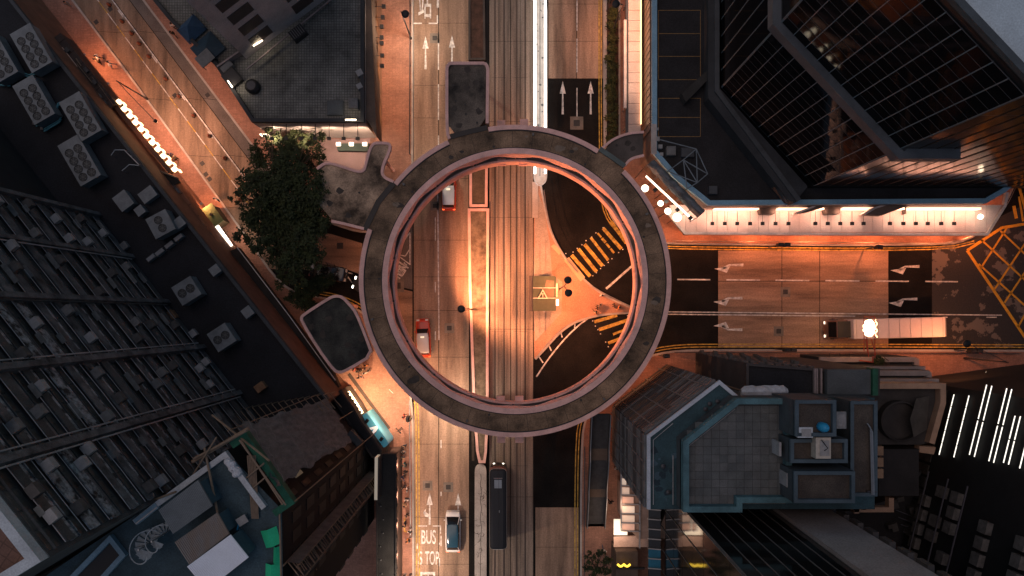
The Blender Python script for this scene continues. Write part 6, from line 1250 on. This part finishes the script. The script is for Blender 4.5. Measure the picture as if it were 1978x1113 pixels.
t = thing('newsstand', 'green-roofed pavement stall with a yellow light strip by the podium shops', 'stall', (*W2(410, 416, 2.6), .15), math.radians(-55)); MB().box(0, 0, 2.45, 2.5, 1.55, .1).build('roof', M('stall_green', (.10, .15, .06), .7, .3, 1.0), t, local=True); MB().box(-.1, -.72, 2.56, 1.7, .16, .12).build('light_strip', E('stall_light', (1.0, .85, .25), 3.0), t, local=True); MB().box(0, 0, 1.1, 2.2, 1.2, 2.2).build('counter', M('stall_wall', (.12, .1, .06), .8), t, local=True); MB().box(-.1, 0, 2.58, .3, .3, .16).build('roof_box', black_m, t, local=True)
light('stall_glow', 'POINT', W(405, 428, 3.6), 60, (1.0, .85, .4), t.children[1] if False else None, .15).parent = None
o = [x for x in bpy.data.objects if x.name.startswith('stall_glow')][-1]; o.parent = t; o.location = (-.1, -.9, 3.0)
t = thing('light_box', 'bright white light panel beside the green-roofed stall', 'sign', (*W2(431, 457, 2.6), .15), math.radians(-55)); MB().box(0, 0, 2.3, 2.9, .55, .3).build('panel', E('white_panel', (1.0, .86, .74), 3.5), t, local=True); MB().box(1.6, 0, 2.3, .2, .7, .35).build('end_cap', M('cream_paint', (.6, .5, .4)), t, local=True); MB().box(0, -.2, 1.1, 2.6, .1, 2.2).build('board', dark_steel, t, local=True)
for k in range(3): MB().tube([(-.9 + k * .8, .2, 2.5), (-.9 + k * .8, .85, 2.7)], .03, 5).build('spot_arm', black_m, t, local=True); 
light('panel_glow', 'POINT', (0, 0, 0), 240, (1.0, .66, .46), None, .3).parent = t; bpy.data.objects['panel_glow'].location = (.2, .9, 2.9)
# glowing flower sign above the lorry
t = thing('flower_sign', 'glowing flower-shaped neon sign on a red lattice arm above the lorry', 'sign', W(1690, 690, 4)); zf = 9.0
c = W(1679, 634, zf); mb = MB()
for k in range(9):
    a = k * 2 * math.pi / 9; mb.cyl(c.x + .32 * math.cos(a), c.y + .62 * math.sin(a), zf - .12, zf + .1, .34, .34, 14)
mb.cyl(c.x, c.y, zf - .11, zf + .11, .45, .45, 16); mb.build('flower_face', E('flower_glow', (1.0, .66, .34), 6.0), t)
MB().tube([(c.x + .75 + .12 * math.cos(k * 1.2), c.y - 1.0 + k * .14, zf) for k in range(15)], .06, 6).build('neon_outline', E('neon_outline', (1.0, .5, .2), 6.0), t)
redl = M('red_lattice', (.4, .06, .03), .6)
for a, b in (((1669, 612), (1669, 678)), ((1690, 612), (1690, 678)), ((1669, 612), (1690, 612)), ((1672, 655), (1676, 682)), ((1690, 650), (1690, 692)), ((1674, 650), (1678, 690)), ((1683, 655), (1692, 686))): MB().tube([W(*a, zf), W(*b, zf)], .05, 5).build('lattice_bar', redl, t)
MB().tube([W(1686, 688, zf), W(1686, 700, zf)], .08, 5).build('wall_arm', redl, t); MB().tube([W(1686, 700, zf), (W(1686, 700, zf).x, W(1686, 700, zf).y, 5.5)], .07, 6).build('mast', redl, t)
light('flower_light', 'POINT', (c.x, c.y, zf - .5), 420, (1.0, .35, .15), t, .4)
# ---------------------------------------------------------------- street lamps
def street_lamp(label, base, heads, z=8.0, energy=2600, color=ORANGE, r=.42, aim=None):
    b = W(*base); t = thing('street_lamp', label, 'street lamp', (b.x, b.y, .1)); MB().lathe(b.x, b.y, [(.16, .1), (.12, .6), (.09, 1.0), (.06, z - .1)], 12).build('pole', dark_steel, t)
    for hx, hy in heads:
        h_ = W(hx, hy, z); MB().tube([(b.x, b.y, z - .3), (b.x + (h_.x - b.x) * .4, b.y + (h_.y - b.y) * .4, z + .05), (h_.x, h_.y, z + .02)], .04, 6).build('arm', dark_steel, t)
        MB().lathe(h_.x, h_.y, [(r * .8, z - .16), (r, z - .08), (r, z + .05), (r * .6, z + .12), (.05, z + .14)], 24).build('lamp_head', M('lamp_black', (.006, .006, .007), .5), t, smooth=False)
        MB().cyl(h_.x, h_.y, z - .2, z - .165, r * .7, r * .7, 20).build('lens', E('lamp_lens', (1.0, .6, .32), 20), t)
        light('lamp_light', 'SPOT', (h_.x, h_.y, z - .25), energy / len(heads), color, t, .25, cone=172 if aim is None else 122, rot=aim)
    return t
street_lamp('street lamp with a round black head over the median inside the ring', (911, 598), [(891, 597)], 8, 30000, WARM, aim=(math.radians(24), math.radians(-50), 0))
street_lamp('twin-headed street lamp on the traffic island beside the green kiosk', (1081, 558), [(1097, 541), (1098, 566)], 8, 10000, ORANGE)
street_lamp('street lamp on the orange pavement north of the corner building', (794, 75), [(783, 27)], 8, 4200, WHITE)
street_lamp('street lamp by the shrub row at the top of the picture', (1183, 62), [(1190, 8)], 8, 1500, WARM)
street_lamp('street lamp with bent arm on the south kerb of the east street', (1862, 692), [(1868, 664)], 8, 2400, ORANGE)
street_lamp('street lamp on the kerb of the diagonal street near the glowing sign', (285, 192), [(300, 234)], 7, 3200, PINK, .2)
street_lamp('added street lamp at the south end of the bus stop pavement', (794, 1108), [(812, 1125)], 8, 3600, WHITE, .3)  # extra lamp, head out of view, added to brighten road and pavement
# added lamps hidden to brighten the streets: ring soffit, canopy edge, balcony rims, podium fascias
def soffit(parent, px, py, z, e, c, cone=165):
    p = W(px, py, z); MB().cyl(p.x, p.y, z + .02, z + .1, .16, .16, 10).build('added_soffit_lamp', steel, parent); MB().cyl(p.x, p.y, z, z + .018, .13, .13, 10).build('added_soffit_lens', E('added_soffit_lens', (1.0, .7, .45), 12), parent)
    light('added_soffit_light', 'SPOT', (p.x, p.y, z - .05), e, c, parent, .2, cone=cone)
for a, e, c in ((243, 3000, WHITE), (225, 1600, WARM), (297, 260, ORANGE), (190, 350, ORANGE), (165, 350, ORANGE), (330, 380, ORANGE), (20, 500, ORANGE), (125, 700, WHITE), (85, 500, ORANGE)):
    q = (rc[0] + (RO - .4) * math.cos(math.radians(a)), rc[1] + (RO - .4) * math.sin(math.radians(a))); k_ = F / (H - 4.75); soffit(br, CX + q[0] * k_, CY - q[1] * k_, 4.75, e, c)
for x, e in ((1350, 900), (1470, 1700), (1590, 2300), (1710, 1900), (1830, 1200), (1912, 1400)): soffit(cano, x, 447 if x < 1900 else 425, 3.85, e, REDDISH, 175)
for x, e in ((1600, 1100), (1680, 1100), (1760, 1100)): soffit(tb, x, 692, 5.1, e * 1.5, REDDISH, 175)
for f_, x, y, e in ((0, 150, 112, 800), (0, 195, 168, 650), (1, 375, 400, 750), (2, 490, 555, 700), (3, 600, 700, 600)):
    fo = [o for o in bpy.data.objects if o.name.split('.')[0] == 'shop_fascia' and o.parent is None][f_]; soffit(fo, x + 14, y - 6, 3.4, e, WARM, 175)
# ---------------------------------------------------------------- railings
def railing(label, path, z0=.15, h=1.0, mat=steel, step=2.0):
    p = PP(path) ; t = thing('guard_railing', label, 'railing', (*p[0], z0)); sp = smooth_path(p, 2)
    for hh in (h, h * .55): MB().tube([(x, y, z0 + hh) for x, y in sp], .035, 5).build('rail', mat, t)
    po = MB().cyl(0, 0, 0, h, .035, .035, 6).build('tmp', mat); me = po.data; bpy.data.objects.remove(po); acc = 0; base = wpos(t)
    for a, b in zip(sp, sp[1:]):
        acc += (Vector(b) - Vector(a)).length
        if acc >= step: acc = 0; inst('post', me, t, (b[0] - base.x, b[1] - base.y, 0))
    return t
railing('steel railing along the kerb beside the bus queue', [(793, 772), (794, 900), (795, 1030)]); railing('steel railing along the curved north-east edge of the traffic island', [(1050, 370), (1056, 415), (1066, 455), (1090, 498), (1115, 528)])
railing('second steel railing on the island between the crossing and the tip', [(1140, 552), (1165, 568), (1226, 597)]); railing('curved steel railing on the south edge of the traffic island', [(1155, 609), (1120, 616), (1085, 633), (1052, 668), (1036, 690)])
railing('steel railing on the kerb below the lit canopy', [(1296, 467), (1500, 469), (1810, 472)]); railing('curved steel railing round the kerb by the yellow box junction', [(1820, 470), (1875, 458), (1925, 415), (1955, 355), (1975, 300)])
railing('dark railing along the kerb of the east street south side', [(1300, 680), (1600, 681), (1960, 682)], mat=dark_steel); railing('dark railing beside the orange pavement north of the ring', [(794, -40), (794, 100), (793, 300)], mat=dark_steel); railing('long steel railing beside the tram track on the island', [(1031.5, 480), (1031.5, 640)], h=1.1)
railing('curved dark railing on the north-east kerb inside the ring', [(1172, 385), (1184, 425), (1215, 455)], mat=dark_steel); railing('thin railing along the stair pavement kerb', [(1127, 1180), (1127, 1000), (1128, 860)], mat=dark_steel)
# traffic signals, signposts
def signal(label, px, py, rz=0.0, arm=(0, 0), n=1):
    p = W(px, py); t = thing('traffic_signal', label, 'traffic signal', (p.x, p.y, .1), rz); MB().cyl(0, 0, 0, 3.2, .06, .06, 8).build('pole', dark_steel, t, local=True)
    for k in range(n):
        hd = MB().box(.35 + k * .75, 0, 2.8, .62, .42, .95).build('signal_head', black_m, t, local=True)
        for j, cc in enumerate(((.5, .03, .02), (.4, .25, .02), (.02, .35, .1))): MB().box(.35 + k * .75, -.22, 3.1 - j * .3, .22, .03, .22).build('lens', M('lens_%d' % j, cc, .3), hd, local=True)
    MB().box(.35 + (n - 1) * .37, 0, 3.3, .5 * n, .06, .06).build('bracket', dark_steel, t, local=True)
signal('double traffic signal on the north kerb of the east street', 1484, 478, 0, n=2); signal('single traffic signal farther along the north kerb of the east street', 1668, 482, -.1); signal('double traffic signal on the south kerb opposite the turn arrows', 1496, 674, 0, n=2); signal('double traffic signal on the south kerb near the lamp with bent arm', 1842, 676, 0, n=2); signal('traffic signal at the kerb inside the ring by the yellow crossing', 1172, 402, .4); signal('traffic signal on the island tip by the people', 1218, 602, 0); signal('traffic signal on the east pavement kerb at the top', 1171, 24, 1.57); signal('traffic signal by the pavement corner under the footbridge', 1272, 686, .1, n=1); signal('traffic signal at the west kerb near the taxi', 780, 690, .6); signal('traffic signal on the west kerb beside the plaza railing', 795, 808, 1.57)
t = thing('signpost', 'small cross-armed black signpost standing on the plaza', 'signpost', W(776, 826, .15)); b = W(776, 826); MB().cyl(b.x, b.y, .15, 2.6, .05, .05, 8).build('post', black_m, t); MB().box(b.x, b.y, 2.5, .9, .06, .3, -.8).build('board', black_m, t); MB().box(b.x + .1, b.y, 2.2, .8, .06, .3, .5).build('board', black_m, t)
# drainage strip on the plaza
MB().strip([W2(674, 722), W2(752, 828)], .42, .158).build('drain_grate', M('grate_dark', (.05, .035, .028), .7, .4, 3.0), pave_w)
for a, b in (((688, 752), (674, 764)), ((752, 752), (760, 760))): MB().strip([W2(*a), W2(*b)], .07, .157).build('paving_line', white_p, pave_w)
MB().strip(PP([(782, 1000), (782, 1026), (801, 1026)]), .14, .157).build('queue_line', yellow_p, pave_w)
# bollards between the lanes of the diagonal street
me_b = MB().lathe(0, 0, [(.2, 0), (.22, .08), (.19, .35), (.16, .5), (.09, .6), (.02, .63)], 16).build('tmp', M('bollard_red', (.17, .055, .03), .35, .2, 2.0, .1, 0, 0, coat=.4), smooth=True); md = me_b.data; bpy.data.objects.remove(me_b)
bz_ = [(212, 10), (237, 42), (255, 65), (270, 85), (289, 110), (321, 153), (347, 187), (375, 224), (405, 263), (435, 306)]; ow = ['first', 'second', 'third', 'fourth', 'fifth', 'sixth', 'seventh', 'eighth', 'ninth', 'tenth']
for i, (x, y) in enumerate(bz_):
    p = W(x, y); t = thing('lane_bollard', '%s red-brown domed bollard from the top along the diagonal street centre' % ow[i], 'bollard', (p.x, p.y, .025), 0, 'domed bollards along the diagonal street'); inst('dome', md, t); MB().cyl(0, 0, 0, .05, .27, .27, 12).build('base', rubber, t, local=True)
p = W(465, 386); t = thing('lane_bollard', 'orange domed bollard half hidden by the tree at the diagonal street end', 'bollard', (p.x, p.y, .025)); inst('dome', md, t); MB().cyl(0, 0, 0, .05, .27, .27, 12).build('base', rubber, t, local=True)
# ---------------------------------------------------------------- people
def person_mesh(name, pose):
    V, Ed, R = [], [], []
    def v(p, r, par=None):
        V.append(p); R.append(r if isinstance(r, tuple) else (r, r))
        if par is not None: Ed.append((par, len(V) - 1))
        return len(V) - 1
    pel = v((0, 0, .95), (.15, .115)); sp = v((0, .01, 1.15), (.14, .10), pel); ch = v((0, .02, 1.36), (.165, .115), sp); nk = v((0, .03, 1.5), .055, ch)
    ln = pose.get('lean', 0); hd = v((0, .05 + ln, 1.60), (.085, .1), nk); v((0, .05 + ln * 1.3, 1.70), (.075, .09), hd); v((0, .155 + ln, 1.61), .018, hd)
    for s in (-1, 1):
        sh = v((s * .19, .01, 1.42), .065, ch); a = pose['arm'][0 if s < 0 else 1]; el = v((s * .25, a[0], 1.16 + a[2]), .045, sh); wr = v((s * (.24 - a[3]), a[1], .93 + a[4]), .03, el); pm = v((s * (.235 - a[3]), a[1] + a[5], .85 + a[4] + a[6]), (.035, .018), wr)
        for k, (dx, L) in enumerate(((-.03, .065), (-.01, .08), (.01, .075), (.028, .06))): v((s * (.235 - a[3]) + dx, a[1] + a[5] * 1.8 + .012, .85 + a[4] + a[6] * 1.8 - L * .7), .0085, pm)
        v((s * (.235 - a[3]) - s * .045, a[1] + a[5] + .035, .86 + a[4] + a[6]), .01, pm)
        l = pose['leg'][0 if s < 0 else 1]; hp = v((s * .09, 0, .88), .092, pel); kn = v((s * .1, l[0], .5), .062, hp); an = v((s * .1, l[1], .1), .045, kn); v((s * .115, l[1] + .15, .05), (.04, .03), an)
    me = bpy.data.meshes.new(name); me.from_pydata(V, Ed, []); o = bpy.data.objects.new(name, me); col.objects.link(o)
    m = o.modifiers.new('skin', 'SKIN'); m.use_smooth_shade = True
    for i, r in enumerate(R): me.skin_vertices[0].data[i].radius = r
    me.skin_vertices[0].data[0].use_root = True
    o.modifiers.new('sub', 'SUBSURF').levels = 1
    dg = bpy.context.evaluated_depsgraph_get(); m2 = bpy.data.meshes.new_from_object(o.evaluated_get(dg)); bpy.data.objects.remove(o)
    m2.materials.clear()
    for k in range(3): m2.materials.append(None)
    for p in m2.polygons:
        c = p.center; p.use_smooth = True
        p.material_index = 0 if c.z < .93 and abs(c.x) < .19 else (2 if (c.z > 1.47 and abs(c.x) < .13) or (abs(c.x) > .15 and c.z < 1.0) or (pose.get('short') and abs(c.x) > .2 and c.z < 1.2) else 1)
    return m2
stand = dict(arm=((.0, .04, 0, 0, 0, .02, -.03), (.0, .04, 0, 0, 0, .02, -.03)), leg=((0, 0), (.02, -.02)))
phone = dict(lean=.06, arm=((.02, .22, 0, .12, .2, .07, .02), (.0, .05, 0, 0, 0, .02, -.03)), leg=((0, 0), (.03, .0)), short=True)
walk = dict(lean=.02, arm=((.1, .2, 0, 0, .05, .04, 0), (-.12, -.14, 0, 0, .03, -.02, -.03)), leg=((.14, .28), (-.08, -.3)))
PM = [person_mesh('standing_body', stand), person_mesh('phone_body', phone), person_mesh('walking_body', walk)]
hairm = MB().lathe(0, 0, [(.09, -.06), (.105, .0), (.1, .06), (.07, .105), (.01, .125)], 12).build('tmp', M('dark_hair', (.012, .01, .009), .6), smooth=True); HM = hairm.data; bpy.data.objects.remove(hairm)
bagm = bevel(MB().box(0, -.2, 1.22, .28, .16, .4).build('tmp', black_m)); BM = bagm.data; bpy.data.objects.remove(bagm)
skin = M('skin', (.36, .2, .13), .6, .1, 3.0)
CL = {'black': (.015, .015, .017), 'white': (.6, .59, .57), 'grey': (.2, .2, .2), 'navy': (.02, .03, .07), 'teal': (.03, .16, .18), 'red': (.3, .04, .03), 'tan': (.34, .24, .15), 'orange': (.5, .17, .05), 'denim': (.05, .08, .14)}
def cloth(c): return M('cloth_' + c, CL[c], .9, .2, 6.0, .2)
def person(px, py, deg, pose, top, bottom, label, z=.15, bag=False, grp=None):
    p = W(px, py); t = thing('person', label, 'person', (p.x, p.y, z), math.radians(deg), grp); s = random.uniform(.94, 1.04); t.scale = (s * 1.12, s * 1.12, s)
    b = inst('body', PM[pose], t)
    for i, m_ in enumerate((cloth(bottom), cloth(top), skin)): b.material_slots[i].link = 'OBJECT'; b.material_slots[i].material = m_
    inst('hair', HM, t, (0, (.04, .11, .06)[pose], 1.67)); 
    if bag: inst('backpack', BM, t)
Q = 'people queuing at the bus stop'
for a in ((783, 802, 90, 0, 'red', 'black', 'person in red standing alone at the top of the bus stop railing'), (783, 858, 180, 1, 'black', 'denim', 'person in black looking down at the head of the bus queue'), (782, 869, 10, 2, 'grey', 'black', 'person in grey stepping forward, second in the bus queue'), (780, 882, 200, 0, 'tan', 'denim', 'person in tan top third in the bus queue'), (784, 894, 90, 1, 'teal', 'black', 'person in teal top fourth in the bus queue'), (786, 909, 200, 0, 'black', 'black', 'person dressed in black, fifth in the bus queue'), (781, 920, 150, 2, 'navy', 'denim', 'person in navy striding sideways in the middle of the bus queue'), (783, 938, 20, 1, 'black', 'denim', 'person with a phone and black top in the lower half of the bus queue'), (789, 941, 270, 0, 'white', 'black', 'person in white top against the railing of the bus queue'), (788, 961, 180, 0, 'white', 'denim', 'person in white top beside a person in tan near the queue box'), (785, 970, 160, 2, 'tan', 'black', 'person in tan walking near the yellow queue box'), (789, 990, 180, 0, 'black', 'black', 'dark-clad person at the top of the yellow queue box'), (785, 1008, 100, 1, 'black', 'navy', 'dark-clad person bent over a phone inside the yellow queue box'), (794, 1019, 40, 0, 'white', 'black', 'person in white at the bottom corner of the yellow queue box'), (790, 1038, 90, 2, 'orange', 'grey', 'person in orange walking below the queue box'), (783, 1108, 0, 0, 'black', 'grey', 'dark-clad person at the picture bottom by the bus stop')):
    person(*a, grp=Q, bag=a[0] % 2 == 0)
Q = 'people under the west landing'
for a in ((696, 716, 30, 0, 'black', 'black', 'person in black at the left of the plaza group'), (705, 711, 140, 1, 'tan', 'denim', 'person in tan in the middle of the plaza group'), (708, 719, 200, 0, 'white', 'black', 'person in white at the front of the plaza group'), (716, 714, 250, 0, 'grey', 'black', 'person in grey at the right of the plaza group'), (711, 705, 10, 0, 'orange', 'denim', 'person in orange at the back of the plaza group'), (698, 727, 220, 2, 'black', 'navy', 'person in black walking away below the plaza group'), (690, 712, 70, 2, 'red', 'black', 'person in red walking towards the plaza group')):
    person(*a, grp=Q)
Q = 'people on the diagonal street pavements'
for a in ((200, 118, 120, 2, 'white', 'black', 'person in white walking beside a companion on the red pavement'), (198, 124, 120, 0, 'tan', 'black', 'person in tan standing behind the pair on the red pavement'), (222, 130, 300, 2, 'white', 'denim', 'person in white walking apart towards the kerb'), (339, 305, 60, 2, 'navy', 'grey', 'person in navy walking past the end of the glowing sign'), (346, 309, 60, 0, 'tan', 'black', 'person in tan under the end of the glowing sign'), (343, 57, 30, 0, 'white', 'black', 'upper of two people at the kerb by the blue tent'), (341, 71, 200, 2, 'black', 'black', 'lower of two people at the kerb by the blue tent'), (141, 16, 40, 2, 'grey', 'grey', 'person in grey near the top picture edge on the red pavement'), (425, 388, 140, 0, 'white', 'navy', 'person in white and navy beyond the green stall roof'), (384, 390, 70, 0, 'black', 'black', 'person in black between the motorcycle and the green stall'), (428, 445, 260, 0, 'black', 'black', 'person in black at the white light panel'), (449, 471, 250, 2, 'black', 'grey', 'person in black walking off the white light panel end')):
    person(*a, grp=Q)
Q = 'people waiting on the traffic island'
for a in ((1152, 594, 90, 0, 'black', 'black', 'person in black at the left of the island group'), (1158, 590, 60, 1, 'grey', 'black', 'person in grey among the island group'), (1149, 603, 20, 2, 'tan', 'black', 'person in tan stepping onto the lower crossing'), (1184, 590, 100, 0, 'black', 'black', 'person in black at the right of the island group'), (1192, 594, 260, 2, 'orange', 'black', 'person in orange at the far right of the island group'), (1160, 571, 200, 0, 'white', 'tan', 'person in white by the island railing above the group')):
    person(*a, grp=Q)
Q = 'people on the stair pavement'
for a in ((1178, 965, 40, 2, 'black', 'black', 'person in black walking alone on the orange pavement by the stair'), (1188, 900, 200, 0, 'white', 'black', 'person half hidden by the slatted block corner'), (1165, 1058, 0, 2, 'white', 'denim', 'person in white walking beside the small tree'), (1171, 1072, 180, 0, 'black', 'grey', 'person in black standing beside the small tree'), (1184, 1047, 150, 0, 'tan', 'black', 'person in tan at the glowing shop awning')):
    person(*a, grp=Q)
# motorcycle by the podium shops
t = thing('motorcycle', 'parked motorcycle with bright chrome by the podium shops', 'motorcycle', (*W2(362, 360), .15), math.radians(35))
for y in (-.65, .65):
    w_ = MB().tube([(-.06, y, .3), (.06, y, .3)], .3, 18).build('wheel', rubber, t, local=True); MB().tube([(-.07, y, .3), (.07, y, .3)], .18, 12).build('rim', steel, w_, local=True)
vs, fs = loft([[(-.1, -.6, .6), (.1, -.6, .6), (.1, -.6, .8), (-.1, -.6, .8)], [(-.16, -.2, .4), (.16, -.2, .4), (.15, -.2, .82), (-.15, -.2, .82)], [(-.17, .25, .4), (.17, .25, .4), (.14, .25, .95), (-.14, .25, .95)], [(-.08, .62, .7), (.08, .62, .7), (.07, .6, .95), (-.07, .6, .95)]]); bevel(MB().add(vs, [f[::-1] for f in fs]).build('frame_body', M('bike_blue', (.02, .03, .05), .3, coat=.6), t, local=True)); MB().tube([(-.36, .45, 1.02), (-.1, .55, 1.05), (.1, .55, 1.05), (.36, .45, 1.02)], .025, 6).build('handlebar', steel, t, local=True); MB().box(0, -.3, .86, .26, .7, .1).build('seat', rubber, t, local=True); MB().box(.12, -.1, .42, .16, .9, .18).build('exhaust', M('chrome', (.8, .82, .85), .15, .05, 1, .02, 0, 1.0), t, local=True); MB().box(0, .72, .85, .16, .08, .16).build('headlight', M('headlamp_glass', (.6, .58, .52), .2), t, local=True)

# ---------------------------------------------------------------- trees and shrubs
leafA = M('leaf_green', (.014, .024, .009), .75, .6, 1.2, .3, c2=(.05, .066, .016)); bark = M('bark', (.09, .06, .04), .9, .4, 3.0)
def leaf_mesh(name, blobs, n, size, mat, seed):
    rnd = random.Random(seed); vs = []; fs = []; tot = sum(b[3] ** 2 for b in blobs)
    for bx, by, bz2, br_, sq in blobs:
        m_ = int(n * br_ ** 2 / tot); tufts = []
        for _ in range(max(4, m_ // 26)):
            d = Vector((rnd.gauss(0, 1), rnd.gauss(0, 1), rnd.gauss(0, 1))).normalized() * br_ * (rnd.random() ** .4); d.z *= sq; tufts.append(d)
        for _ in range(m_):
            g_ = .085 * (1 + br_); c = Vector((bx, by, bz2)) + rnd.choice(tufts) + Vector((rnd.gauss(0, g_), rnd.gauss(0, g_), rnd.gauss(0, g_ * .6))); u_ = Vector((rnd.gauss(0, 1), rnd.gauss(0, 1), rnd.gauss(0, .45))).normalized(); w_ = u_.cross(Vector((rnd.gauss(0, .5), rnd.gauss(0, .5), 1))).normalized(); s = size * rnd.uniform(.6, 1.4); k = len(vs)
            vs += [c - u_ * s, c + w_ * s * .45, c + u_ * s * .95 + Vector((0, 0, -.2 * s)), c - w_ * s * .45]; fs.append((k, k + 1, k + 2, k + 3))
    me = bpy.data.meshes.new(name); me.from_pydata([tuple(v) for v in vs], [], fs); me.materials.append(mat); me.update(); return me
def tree(label, base, top, blobs_px, n, size, seed, mat=leafA, name='street_tree'):
    b = W(*base); t = thing(name, label, 'tree', (b.x, b.y, .1)); rnd = random.Random(seed); blobs = []
    trunk_top = Vector((0, 0, top * .45)); MB().tube([(0, 0, 0), (.05, .03, top * .2), trunk_top], [.32 * top / 9, .24 * top / 9, .2 * top / 9], 10).build('trunk', bark, t, local=True)
    mb = MB()
    for x, y, z, r in blobs_px:
        p = W(x, y, z) - b; blobs.append((p.x, p.y, z - .1, r, .6)); m_ = trunk_top.lerp(Vector((p.x, p.y, z - .1)), .5) + Vector((rnd.uniform(-.4, .4), rnd.uniform(-.4, .4), .3)); mb.tube([trunk_top - Vector((0, 0, rnd.uniform(0, .8))), m_, Vector((p.x, p.y, z))], [.11, .07, .03], 6)
        for _ in range(3):
            e = Vector((p.x + rnd.gauss(0, r * .6), p.y + rnd.gauss(0, r * .6), z + rnd.uniform(-.3, .5))); mb.tube([m_, m_.lerp(e, .6) + Vector((0, 0, .2)), e], [.05, .035, .015], 5)
    mb.build('limbs', bark, t, local=True); inst('crown', leaf_mesh('crown_leaves', blobs, n, size, mat, seed), t); return t
rnd = random.Random(4); bl = []
for x, y, r in ((480, 350, 1.2), (505, 300, 1.5), (540, 290, 1.6), (575, 272, 1.3), (600, 300, 1.4), (560, 330, 2.0), (500, 370, 1.8), (540, 390, 2.1), (590, 370, 2.0), (620, 345, 1.3), (480, 420, 1.3), (520, 440, 1.9), (570, 430, 2.0), (610, 410, 1.6), (545, 480, 1.7), (590, 465, 1.6), (505, 475, 1.2), (560, 515, 1.5), (600, 500, 1.3), (470, 455, .9), (625, 440, 1.1), (575, 535, 1.0), (525, 262, 1.0), (612, 270, .9), (460, 380, .7), (545, 545, .8), (560, 380, 2.2), (530, 345, 1.8), (595, 430, 1.9), (540, 430, 2.0), (575, 480, 1.8), (510, 410, 1.7), (560, 300, 1.6)): bl.append((x, y, rnd.uniform(7.2, 9.8) if y > 300 else rnd.uniform(3.6, 5.4), r * 1.12))
tree('large dark leafy street tree between the diagonal street and the ring', (556, 408), 9.5, bl, 30000, .175, 11)
tree('small bushy tree lit yellow on one side below the large tree', (606, 566), 5.0, [(585, 580, 4.0, 1.0), (605, 560, 4.5, 1.1), (622, 545, 4.3, .9), (637, 540, 3.8, .6), (570, 570, 3.8, .7), (600, 590, 3.8, .8), (560, 580, 3.5, .5)], 5200, .13, 12)
tree('small sparse tree on the pavement south of the footbridge stair', (1150, 1090), 5.0, [(1140, 1075, 4.2, .8), (1158, 1068, 4.5, .7), (1170, 1085, 4.6, .7), (1150, 1100, 4.2, 1.0), (1168, 1105, 4.4, .8), (1135, 1095, 3.8, .6), (1180, 1078, 4.2, .35)], 800, .15, 13)
tree('tiny potted conifer on the lowest balcony of the stepped block', (1697, 694), 7.2, [(1697, 697, 6.6, .45), (1703, 698, 6.4, .35), (1691, 698, 6.4, .3)], 700, .1, 15, name='balcony_tree')
gl = M('shrub_green', (.028, .042, .012), .8, .5, 2.0, .3, c2=(.08, .085, .02)); sm_ = [leaf_mesh('shrub_leaves', [(0, 0, .75, .72, .8)], 700, .1, gl, 20 + k) for k in range(3)]
yy = [-10, 32, 58, 80, 100, 118, 136, 156, 174, 192, 212, 232, 250, 268, 282]
for i, y in enumerate(yy):
    p = W(1180 + rnd.uniform(-2, 2), y); t = thing('round_shrub', 'clipped round shrub %s in the row on the east pavement' % ('at the top end' if i == 0 else 'nearest the ring' if i == len(yy) - 1 else '%s from the top' % (ow + ['eleventh', 'twelfth', 'thirteenth', 'fourteenth'])[i]), 'shrub', (p.x, p.y, .15), rnd.random() * 6, 'round shrubs in a row'); s = rnd.uniform(.85, 1.15); t.scale = (s, s, s); inst('foliage', sm_[i % 3], t); MB().cyl(0, 0, 0, .4, .05, .04, 6).build('stem', bark, t, local=True)
MB().ribbon(PP([(1170, -80), (1170, 292), (1196, 292), (1196, -80)]), .2, .15, .3).build('planting_edge', kerb_m, pave_ne); MB().prism(PP([(1171, -80), (1195, -80), (1195, 290), (1171, 290)]), .15, .19, bottom=False).build('planting_soil', M('dark_soil', (.04, .026, .02)), pave_ne)
# small things on the ground: litter bins and street cabinets
for lab, x, y in (('small black litter bin on the orange pavement, uppermost of the line', 741, 12), ('black litter bin on the orange pavement, second of the line', 739, 33), ('black litter bin on the orange pavement, third of the line', 737, 51), ('black litter bin on the orange pavement, fourth of the line', 737, 72), ('black litter bin on the orange pavement, fifth of the line', 737, 83), ('black litter bin on the orange pavement, sixth of the line', 738, 107), ('black litter bin on the orange pavement, lowest of the line', 738, 127)):
    p = W(x, y, 4.6); t = thing('canopy_lamp', lab.replace('litter bin on', 'lamp box above').replace('of the line', 'of its line'), 'lamp', (p.x, p.y, 3.0), 0, 'black lamp boxes along the corner building'); MB().box(0, 0, 1.5, .42, .42, .3).build('housing', black_m, t, local=True); MB().tube([(-.2, 0, 1.5), (-1.0, 0, 1.5)], .03, 5).build('arm', black_m, t, local=True); MB().box(0, 0, 1.33, .3, .3, .03).build('lens', E('canopy_lens', (1.0, .42, .14), 10), t, local=True)
for i, (x, y, e) in enumerate(((752, 40, 420), (752, 130, 360), (756, 215, 300))): light('pavement_glow', 'POINT', W(x, y, 4.2), e, (1.0, .36, .10), None, .2).parent = None
for o in [x for x in bpy.data.objects if x.name.startswith('pavement_glow')]:
    t = [x for x in bpy.data.objects if x.name.startswith('canopy_lamp') and x.parent is None][0]; o.location = o.location - t.location; o.parent = t
# orange lamps along the far south pavement of the east street
for i, (x, y) in enumerate(((1905, 722), (1926, 728), (1962, 722))):
    globe('%s small orange lamp on the wall at the right of the east street' % ('left', 'middle', 'right')[i], x, y, 2.4, .2, 130, (1.0, .38, .12))
E('globe_glow', (1, .8, .6), 9)
